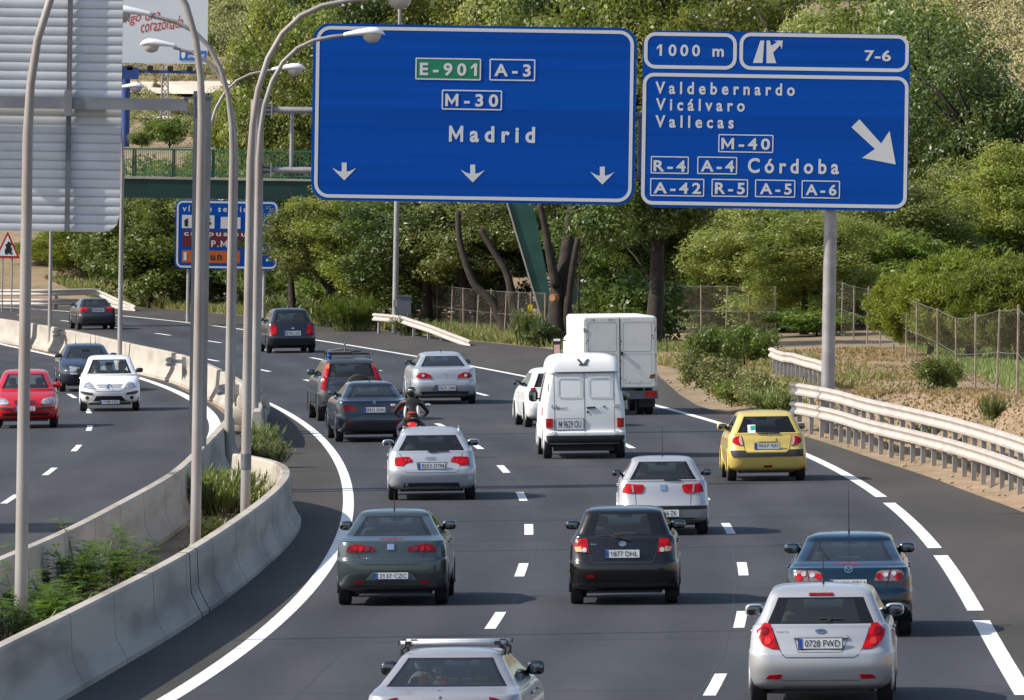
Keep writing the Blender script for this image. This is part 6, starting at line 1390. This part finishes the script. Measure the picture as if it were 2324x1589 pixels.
c.patch('logo', [(1.05 - c.oy, .98), (1.50 - c.oy, .98), (1.50 - c.oy, 1.16), (1.05 - c.oy, 1.16)], paint('logo_red', (.5,.10,.10), 0, .5, 0), 'left', .006); c.mirrors(M_BLK, c.L - 1.35 - c.oy, 1.38, .22, .28, .16); c.lamps('hinge', [(632,1075),(672,1075),(668,1098),(640,1098)], paint('hinge_grey', (.40,.41,.42)), .02)

# white box truck
tr = empty('box_truck', (0,0,0), 'white box truck with rusty rear doors, tallest vehicle on the road', 'truck'); TYq = place(tr, 1400, 941, RE, yaw=0.8); tB = .95
def rbox(x0, x1, y0, y1, z0, z1, r):
    mb = MB(); n = 5; ring = rrect(x0, z0, x1, z1, r, n); m = len(ring)
    for y, sc in ((y0, .97), (y0 + .05, 1.0), (y1 - .05, 1.0), (y1, .97)):
        cx, cz = (x0 + x1) / 2, (z0 + z1) / 2; mb.v += [(cx + (a - cx) * sc, y, cz + (b - cz) * sc) for a, b in ring]
    for i in range(3):
        for k in range(m): mb.f.append((i * m + k, i * m + (k + 1) % m, (i + 1) * m + (k + 1) % m, (i + 1) * m + k)); mb.m.append(0)
    mb.f += [tuple(range(m)), tuple(range(3 * m, 4 * m))]; mb.m += [0, 0]; return mb
M_TRK2 = mat('chalky_white_paint', (.72,.73,.70), .6, base2=(.60,.60,.56), scale=2.2, lo=.5, hi=.8)
rbox(-1.0, 1.0, -tB, 3.6, .72, 2.66, .10).build('cargo_box', M_TRK2, tr, auto=40)
fy = -tB - .006; M_RUST = mat('rust', (.20,.085,.03), .9, var=.4, scale=9); M_GAP2 = mat('door_gap_grey', (.30,.29,.27), .8)
def flat(name, q, m, y=fy, th=.01): return MB().slab(q, y, y + th + .02).build(name, m, tr)
for x0, x1 in ((-.93,-.015), (.015,.93)):
    d = flat('rear_door', rrect(x0, .76, x1, 2.60, .05, 4), M_TRK2, fy - .012); mb = MB(); frame_strip(mb, rrect(x0 + .07, 1.70, x1 - .07, 2.50, .06, 4), rrect(x0 + .085, 1.715, x1 - .085, 2.485, .055, 4), fy - .016); frame_strip(mb, rrect(x0 + .07, .85, x1 - .07, 1.64, .06, 4), rrect(x0 + .08, .86, x1 - .08, 1.63, .055, 4), fy - .016); mb.build('door_pressing', M_GAP2, d, fix=False)
MB().box((0, fy - .01, 1.68), (.022, .012, 1.84)).build('door_gap', M_SEAM, tr)
gq = random.Random(3)
mb = MB()
for k in range(46):
    side = gq.choice([0, 0, 1, 2]); x = gq.choice([-.90, .90, .02]) + gq.uniform(-.03, .03) if side == 0 else gq.uniform(-.9, .9); z = gq.uniform(.8, 2.55) if side == 0 else (2.56 if side == 1 else gq.uniform(.78, .95)); s2_ = gq.uniform(.006, .020)
    mb.add([(x + s2_ * math.cos(a) * gq.uniform(.6, 1.2), fy - .0175, z + s2_ * 1.5 * math.sin(a)) for a in np.linspace(0, 5.6, 8)], [tuple(range(8))])
mb.add([(.78, fy - .018, .98), (.94, fy - .018, .98), (.95, fy - .018, 1.10), (.82, fy - .018, 1.08)], [(0,1,2,3)]); mb.build('rust_stain', M_RUST, tr, fix=False)
MB().box((.05, fy - .03, 1.66), (.05, .05, .10)).build('door_handle', M_BLK, tr)
for z in (.95, 1.6, 2.3):
    for sd in (-1, 1): MB().box((sd * .955, fy - .012, z), (.05, .03, .10)).build('hinge', M_GAP2, tr)
MB().box((0, 1.4, .58), (.8, 4.4, .2)).box((0, -tB + .12, .54), (2.04, .14, .22)).build('chassis', M_DKST, tr)
for sd in (-1, 1):
    MB().box((sd * .83, -tB + .03, .56), (.30, .05, .13)).build('tail_lamp', M_RED, tr)
    for k in (0, 1): wheel(tr, sd * (.86 - .24 * k), 0, sd, .36, 1.0)
    wheel(tr, sd * .82, 3.9, sd, .36); MB().box((sd * .76, -.55, .40), (.44, .03, .40)).build('mudflap', M_BLK, tr)
MB().box((.0, -tB + .04, .54), (.5, .03, .11)).build('number_plate', mat('dirty_plate', (.40,.39,.36), .6), tr)
rbox(-.92, .92, 3.65, 5.4, .5, 2.1, .22).build('cab', M_TRK2, tr, auto=40); MB().box((0, 5.38, 1.62), (1.6,.06,.7)).build('windscreen', M_DGLASS, tr)
for sd in (-1, 1):
    mr = MB().box((sd * 1.20, 4.3, 1.72), (.20, .08, .50)).build('side_mirror', M_BLK, tr); MB().box((sd * 1.20, 4.255, 1.66), (.16, .01, .30)).build('mirror_glass', mat('pink_mirror', (.62,.36,.36), .3), mr); MB().box((sd * 1.20, 4.25, 1.94), (.18, .02, .06)).build('mirror_cap', M_WHT, mr); MB().tube([(sd * .9, 4.6, 1.9), (sd * 1.2, 4.32, 1.95)], .015, 6).build('mirror_arm', M_BLK, mr)
# ================================================================ people, motorcycle, small things
def skin_mesh(name, J, E, mats, pick, sub=2):
    """grow one continuous body over a skeleton: J = [(position, radius)], E = bones, pick(co, nearest joint index) = material index"""
    me = bpy.data.meshes.new(name); me.from_pydata([tuple(p) for p, r in J], E, []); o = bpy.data.objects.new(name, me); col.objects.link(o)
    sk = o.modifiers.new('skin', 'SKIN'); sk.use_smooth_shade = True
    for i, (p, r) in enumerate(J):
        rr = r if isinstance(r, tuple) else (r, r); me.skin_vertices[0].data[i].radius = rr; me.skin_vertices[0].data[i].use_root = (i == 0)
    ss = o.modifiers.new('sub', 'SUBSURF'); ss.levels = ss.render_levels = sub
    m2 = bpy.data.meshes.new_from_object(o.evaluated_get(bpy.context.evaluated_depsgraph_get())); bpy.data.objects.remove(o); bpy.data.meshes.remove(me); m2.name = name
    m2.materials.clear()
    for m in mats: m2.materials.append(m)
    Jp = np.array([tuple(p) for p, r in J])
    for f in m2.polygons:
        c = np.array(f.center); f.material_index = pick(c, int(np.argmin(((Jp - c) ** 2).sum(1)))); f.use_smooth = True
    return m2
def hand_bones(J, E, root, wrist, fw, up, sd, grip=True):
    """palm with four curled fingers and a thumb; fw = direction of the forearm, up = back of the hand, sd = thumb side"""
    fw, up, sd = [Vector(v).normalized() for v in (fw, up, sd)]; n = len(J); J.append((Vector(wrist) + fw * .05, (.034, .022))); E.append((root, n))
    for k, (o, l) in enumerate(((.030, .070), (.010, .080), (-.010, .074), (-.030, .058))):
        a = Vector(wrist) + fw * .088 + sd * o; b = a + fw * l * .35 - up * l * .35; c2 = b - up * l * .45 - fw * l * .12; i = len(J); J += [(a, .0105), (b, .0095), (c2, .008)]; E += [(n, i), (i, i + 1), (i + 1, i + 2)]
    a = Vector(wrist) + fw * .045 + sd * .042; b = a + fw * .03 + sd * .018 - up * .02; i = len(J); J += [(a, .011), (b, .009)]; E += [(n, i), (i, i + 1)]
def head_bones(J, E, neck, c, fw):
    """skull, face, nose and ears round the point c"""
    c = Vector(c); fw = Vector(fw).normalized(); sd = fw.cross(Vector((0, 0, 1))).normalized(); i = len(J)
    J += [(c + Vector((0, 0, -.07)) + fw * .01, .062), (c + Vector((0, 0, .02)) - fw * .005, (.082, .092)), (c + Vector((0, 0, .085)) - fw * .01, .062), (c + fw * .062 + Vector((0, 0, -.085)), .036), (c + fw * .103 + Vector((0, 0, -.025)), .014)]
    E += [(neck, i), (i, i + 1), (i + 1, i + 2), (i, i + 3), (i + 1, i + 4)]
    for s in (-1, 1): J.append((c + sd * s * .088 + Vector((0, 0, -.02)), .017)); E.append((i + 1, len(J) - 1))
    return i
def eyes(parent, c, fw):
    c = Vector(c); fw = Vector(fw).normalized(); sd = fw.cross(Vector((0, 0, 1))).normalized(); mb = MB()
    for s in (-1, 1): mb.ell(c + fw * .086 + sd * s * .032 + Vector((0, 0, .0)), (.014, .014, .009), 8, 6)
    mb.ell(c + fw * .094 + Vector((0, 0, -.074)), (.024, .012, .006), 8, 6); return mb.build('face_features', M_HAIR, parent, smooth=True)
def sitter(car, x, y, label, shirt, hair, front=True, long_hair=False, drive=True, zs=None, sc=1.0):
    """a person on a car seat, facing the car's nose (+y of the car)"""
    p = empty('person', (0,0,0), label, 'person', None); R3 = car.root.matrix_basis @ Matrix.Translation((x, y, 0)); p.location = R3.translation; p.rotation_euler = R3.to_euler(); p.scale = (sc * car.root.scale[0],) * 3
    gb = car.c['gb']; hz = (zs or gb + .21) / sc; sz = hz - .30; V = Vector
    J = [(V((0, .10, sz - .46)), (.17, .13)), (V((0, .04, sz - .22)), (.16, .11)), (V((0, .0, sz - .02)), (.17, .10)), (V((0, 0, sz + .10)), .055)]; E = [(0,1),(1,2),(2,3)]
    h = head_bones(J, E, 3, (0, .02, hz), (0, 1, 0))
    for s in (-1, 1):
        i = len(J); el = V((s * .29, .16, sz - .24)); wr = V((s * .17, .42, sz - .12)) if drive else V((s * .15, .36, sz - .40))
        J += [(V((s * .18, 0, sz - .02)), .07), (el, .045), (wr, .032)]; E += [(2, i), (i, i + 1), (i + 1, i + 2)]; hand_bones(J, E, i + 2, wr, wr - el, (0, .3, 1), (-s, 0, .3))
        k = len(J); J += [(V((s * .12, .16, sz - .48)), .09), (V((s * .16, .54, sz - .42)), .065), (V((s * .15, .74, sz - .78)), .05)]; E += [(0, k), (k, k + 1), (k + 1, k + 2)]
    n_arm = [i for i in range(len(J))]
    me = skin_mesh('body', J, E, [shirt, M_SKIN], lambda c, j: 1 if (c[2] > sz + .09 or (j > 13 and J[j][1] == .0105) or (isinstance(J[j][1], tuple) and J[j][1][0] == .034) or J[j][1] in (.0095, .008, .011, .009)) else 0)
    b = obj('body', me, p); eyes(p, (0, .02, hz), (0, 1, 0))
    mb = MB().ell((0, -.005, hz + .045), (.105, .115, .095), 14, 9)
    if long_hair: mb.ell((0, -.055, hz - .06), (.10, .06, .15), 12, 8)
    mb.build('hair', hair, p, smooth=True); return p
M_SH1 = mat('pale_shirt', (.45,.55,.55), .9); M_SH2 = mat('dark_shirt', (.03,.03,.035), .9); M_SH3 = mat('grey_shirt', (.22,.22,.23), .9)
fy_ = lambda c: c.L - c.c.get('wb', 1.02) - 1.08 - c.oy
sitter(DARK, -.36, fy_(DARK) + .1, 'bald person driving the dark oncoming car, pale face behind its windscreen', M_SH2, mat('short_hair', (.10,.07,.05), .7), sc=1.0)
sitter(C3, .36, fy_(C3) + .12, 'person in a pale top in the passenger seat of the white oncoming car', M_SH1, M_HAIR, long_hair=True, drive=False)
sitter(C3, -.36, fy_(C3) + .1, 'person driving the white oncoming car', M_SH2, M_HAIR)
sitter(C3, .02, fy_(C3) - .75, 'smaller person in the middle of the back seat of the white oncoming car', M_SH3, M_HAIR, drive=False, zs=C3.c['gb'] + .15, sc=.9)
sitter(ROVER, -.25, fy_(ROVER) + .05, 'dark haired person driving the pale silver saloon with roof bars', M_SH2, M_HAIR, zs=ROVER.c['gb'] + .17)
sitter(CRV, -.36, fy_(CRV), 'person at the wheel of the dark grey off-roader', M_SH3, M_HAIR)
def in_car(car, name, label, cat, loc, mb, m, smooth=True):
    e = mb.build(name, m, None, smooth=smooth); M = car.root.matrix_basis @ Matrix.Translation(loc); e.location = M.translation; e.rotation_euler = M.to_euler(); return tag(e, label, cat)
SZ = 1.0
for dx, rr, colr, lab in ((-.29, .062, (.42,.06,.04), 'large red soft toy on the back shelf of the saloon with roof bars'), (-.14, .05, (.50,.42,.25), 'yellow soft toy on the back shelf of the saloon with roof bars'), (-.06, .05, (.5,.04,.05), 'small dark red soft toy in the middle of the same back shelf'), (.10, .045, (.03,.03,.05), 'black soft toy on the right of the same back shelf')):
    in_car(ROVER, 'soft_toy', lab, 'toy', (dx, 1.12 - ROVER.oy, SZ), MB().ell((0, 0, rr * .9), (rr * 1.1, rr, rr)).ell((rr * .3, -.01, rr * 2.1), (rr * .65, rr * .6, rr * .6)).ell((rr * .8, -.01, rr * 2.6), (rr * .22, rr * .15, rr * .25)).ell((-rr * .2, -.01, rr * 2.6), (rr * .22, rr * .15, rr * .25)), mat('plush', colr, .95))
in_car(ROVER, 'sun_shade', 'folded blue sunshade lying on the back shelf of the silver saloon with roof bars', 'sunshade', (.12, .90 - ROVER.oy, SZ), MB().slab(rrect(-.33, 0, .33, .035, .015), -.05, .05), mat('shade_blue', (.05,.22,.40), .5), False)
in_car(ROVER, 'hanging_charm', 'green ribbon hanging below the inside mirror of the silver saloon with roof bars', 'ornament', (.05, ROVER.L - 1.62 - ROVER.oy, 1.02), MB().slab([(-.012,0),(.018,0),(.022,.2),(.0,.2)], -.004, .004), mat('ribbon_green', (.01,.42,.18), .5), False)
in_car(CRV, 'bicycle_carrier', 'folded grey bicycle carrier strapped on the roof bars of the dark grey off-roader', 'carrier', (-.06, 1.7 - CRV.oy, RACKZ), MB().tube([(-.5,-.55,.03),(.10,-.50,.03),(.42,-.2,.06)], .03, 8).tube([(-.48,.3,.04),(.2,.35,.03)], .03, 8).slab([(-.40,.02),(.22,.02),(.30,.09),(-.10,.12),(-.42,.08)], -.4, .3).tube([(-.02,-.4,.05),(-.02,-.38,.24)], .02, 7).ell((-.02,-.38,.25), (.03,.03,.04)).tube([(.20,-.5,.02),(.20,-.5,-.10)], .016, 6), mat('carrier_grey', (.13,.13,.13), .6), False)
in_car(CRV, 'strap_bundle', 'blue strap bundle hanging at the left end of the roof bar on the off-roader', 'strap', (-.50, 1.2 - CRV.oy, RACKZ - .06), MB().ell((0,0,0), (.06,.07,.11), 10, 7).ell((.03,-.03,.09), (.035,.03,.04)).tube([(0,0,-.08),(.02,-.02,-.16)], .012, 5), mat('strap_blue', (.02,.05,.35), .6))

# motorcycle seen from behind, with its rider
mo = empty('motorcycle', (0,0,0), 'red and black motorcycle just behind the blue grey saloon', 'motorcycle'); place(mo, 936, 1043, L1, yaw=0)
def mwheel(y, r, w):
    t = MB().lathe([(r * .72, -w * .4), (r * .86, -w * .5), (r * .97, -w * .3), (r, 0), (r * .97, w * .3), (r * .86, w * .5), (r * .72, w * .4)], (0, y, r), 'x', 30).build('wheel', M_RUB, mo, smooth=True)
    mb = MB().lathe([(r * .66, -w * .3), (r * .74, -w * .4), (r * .74, w * .4), (r * .66, w * .3)], (0, y, r), 'x', 28).lathe([(0, -.06), (.05, -.06), (.05, .06), (0, .06)], (0, y, r), 'x', 14)
    for k in range(6): a = k * math.pi / 3; mb.tube([(0, y + .05 * math.cos(a), r + .05 * math.sin(a)), (0, y + r * .7 * math.cos(a), r + r * .7 * math.sin(a))], .014, 6)
    mb.build('rim', M_RIM, t); return t
mwheel(0, .31, .16); mwheel(1.42, .30, .11)
M_MRED = paint('motorcycle_red', (.42,.012,.012), .1, .3, .8)
MB().tube([(-.10,0,.31),(-.10,.45,.36),(-.10,.60,.42)], .025, 8).tube([(.10,0,.31),(.10,.45,.36),(.10,.60,.42)], .025, 8).tube([(0,.45,.4),(0,.5,.7),(0,1.05,.92)], .04, 8).build('frame', M_BLK, mo, smooth=True)
MB().ell((0,.66,.42), (.20,.24,.20), 12, 8, pw=.6).ell((.0,.66,.60), (.13,.16,.12), 10, 8, pw=.7).build('engine', M_DKST, mo, smooth=True)
MB().ell((0,.82,.86), (.15,.28,.14), 14, 9, pw=.8).build('fuel_tank', M_MRED, mo, smooth=True)
MB().ell((0,.28,.80), (.14,.42,.055), 14, 8, pw=.7).build('seat', M_BLK, mo, smooth=True)
MB().ell((0,-.12,.80), (.115,.26,.07), 14, 8, pw=.7).build('tail_fairing', M_MRED, mo, smooth=True)
MB().ell((0,-.37,.795), (.085,.03,.036), 14, 8, pw=.6).build('tail_lamp', mat('lit_red_lamp', (.6,.01,.01), .2, emit=(1,.02,.02,.8)), mo, smooth=True)
pl = MB().box((0,-.42,.62), (.20,.012,.15)).build('number_plate', M_PLATE, mo); V, F = fit_text('4471 DNS', (0,0,1,1), 1.0, .006); MB().add([(-.09 + .18 * u, -.428, .59 + .06 * v) for u, v in V], F).build('plate_lettering', M_BLK, pl, fix=False)
MB().box((0,-.30,.66), (.13,.22,.02)).box((0,-.40,.66), (.12,.02,.12)).build('mudguard', M_BLK, mo)
MB().tube([(.17,.5,.33),(.19,.1,.40),(.20,-.25,.48)], [.03,.05,.055], 10).build('exhaust', M_CHROME, mo, smooth=True)
MB().tube([(-.36,.86,1.05),(-.2,1.02,1.06),(0,1.06,1.04),(.2,1.02,1.06),(.36,.86,1.05)], .014, 8).build('handlebar', M_BLK, mo, smooth=True)
for s in (-1, 1):
    MB().tube([(s * .09,1.10,1.0),(s * .09,1.42,.30)], .028, 8).build('fork', M_CHROME, mo, smooth=True)
    MB().tube([(s * .36,.86,1.05),(s * .27,.93,1.06)], .02, 8).build('grip', M_BLK, mo, smooth=True)
    q = MB().ell((s * .40,.99,1.22), (.075,.03,.045), 12, 7, pw=.7).build('mirror', M_BLK, mo, smooth=True); MB().ell((s * .40,.963,1.22), (.062,.008,.036), 12, 6, pw=.7).build('mirror_glass', mat('bright_mirror', (.8,.83,.86), .1, .8), q, smooth=True); MB().tube([(s * .26,.97,1.07),(s * .38,.99,1.2)], .008, 5).build('mirror_stalk', M_BLK, mo)
    MB().ell((s * .17,-.30,.75), (.045,.03,.028), 8, 6).build('indicator', M_ORANGE, mo, smooth=True); MB().box((s * .24,.42,.36), (.10,.05,.03)).build('footpeg', M_BLK, mo)
MB().ell((0,1.22,.98), (.16,.12,.14), 12, 8, pw=.8).build('headlamp', M_BLK, mo, smooth=True)
MB().tube([(-.02,1.45,.62),(0,1.2,.66)], .07, 8).build('front_mudguard', M_MRED, mo, smooth=True)
ri = empty('person', mo.location, 'person riding the motorcycle in a black jacket with white side panels and dark purple trousers', 'person'); ri.rotation_euler = mo.rotation_euler; ri.scale = (.96, .96, .93)
V = Vector; J = [(V((0,.22,.93)), (.17,.14)), (V((0,.26,1.10)), (.165,.12)), (V((0,.34,1.28)), (.185,.12)), (V((0,.40,1.42)), (.16,.10)), (V((0,.44,1.51)), .06)]; E = [(0,1),(1,2),(2,3),(3,4)]
head_bones(J, E, 4, (0,.47,1.63), (0,1,-.05))
for s in (-1, 1):
    i = len(J); sh, el, wr = V((s * .21,.40,1.40)), V((s * .40,.56,1.16)), V((s * .33,.80,1.06)); J += [(sh, .078), (sh.lerp(el, .55), .062), (el, .052), (wr, .036)]; E += [(3, i), (i, i + 1), (i + 1, i + 2), (i + 2, i + 3)]; hand_bones(J, E, i + 3, wr, (V((s * .31,.90,1.06)) - wr), (0,.3,1), (-s, .2, 0))
    k = len(J); J += [(V((s * .13,.28,.90)), .105), (V((s * .26,.52,.80)), .085), (V((s * .30,.70,.72)), .066), (V((s * .27,.52,.50)), .058), (V((s * .24,.36,.30)), .045), (V((s * .25,.50,.24)), (.045,.038))]; E += [(0, k), (k, k + 1), (k + 1, k + 2), (k + 2, k + 3), (k + 3, k + 4), (k + 4, k + 5)]
M_JKT = mat('black_leather', (.016,.015,.015), .5); M_TRS = mat('purple_trousers', (.035,.028,.055), .85); M_GLV = mat('black_glove', (.012,.012,.012), .6)
small = (.0105, .0095, .008, .011, .009)
obj('body', skin_mesh('body', J, E, [M_JKT, M_TRS, M_GLV, M_SKIN], lambda c, j: (2 if (J[j][1] in small or (isinstance(J[j][1], tuple) and J[j][1][0] == .034) or c[2] < .33) else (1 if c[2] < .93 else 0))), ri)
hb = MB().ell((0,.46,1.655), (.128,.150,.140), 18, 12).ell((0,.50,1.56), (.105,.13,.07), 14, 8).build('helmet', paint('helmet_black', (.012,.013,.013), 0, .15, 1), ri, smooth=True)
MB().ell((0,.565,1.655), (.095,.062,.055), 12, 8).build('visor', M_DGLASS, hb, smooth=True); MB().ell((0,.33,1.70), (.055,.02,.03), 8, 6).build('helmet_vent', M_GALV, hb, smooth=True)
M_WPN = mat('white_panel', (.72,.72,.72), .6)
for s in (-1, 1): MB().ell((s * .155,.235,1.17), (.034,.045,.15), 10, 8, M=Matrix.Rotation(s * -.08, 3, 'Y')).build('jacket_panel', M_WPN, ri, smooth=True)
bag = MB().ell((0,.06,1.04), (.145,.09,.125), 14, 9, pw=.75).ell((.0,.02,1.14), (.12,.06,.045), 12, 7, mi=1).ell((-.06,-.025,1.05), (.05,.015,.05), 8, 6, mi=1).box((.02,-.03,1.02), (.16,.01,.02), mi=2).build('waist_bag', [mat('bag_black', (.03,.022,.024), .8), mat('bag_red', (.30,.035,.025), .8), M_GALV], None, smooth=True)
bag.location = mo.location; bag.rotation_euler = mo.rotation_euler; bag.scale = (.96, .96, .93); tag(bag, 'black and red bag worn low on the back of the motorcycle rider', 'bag')
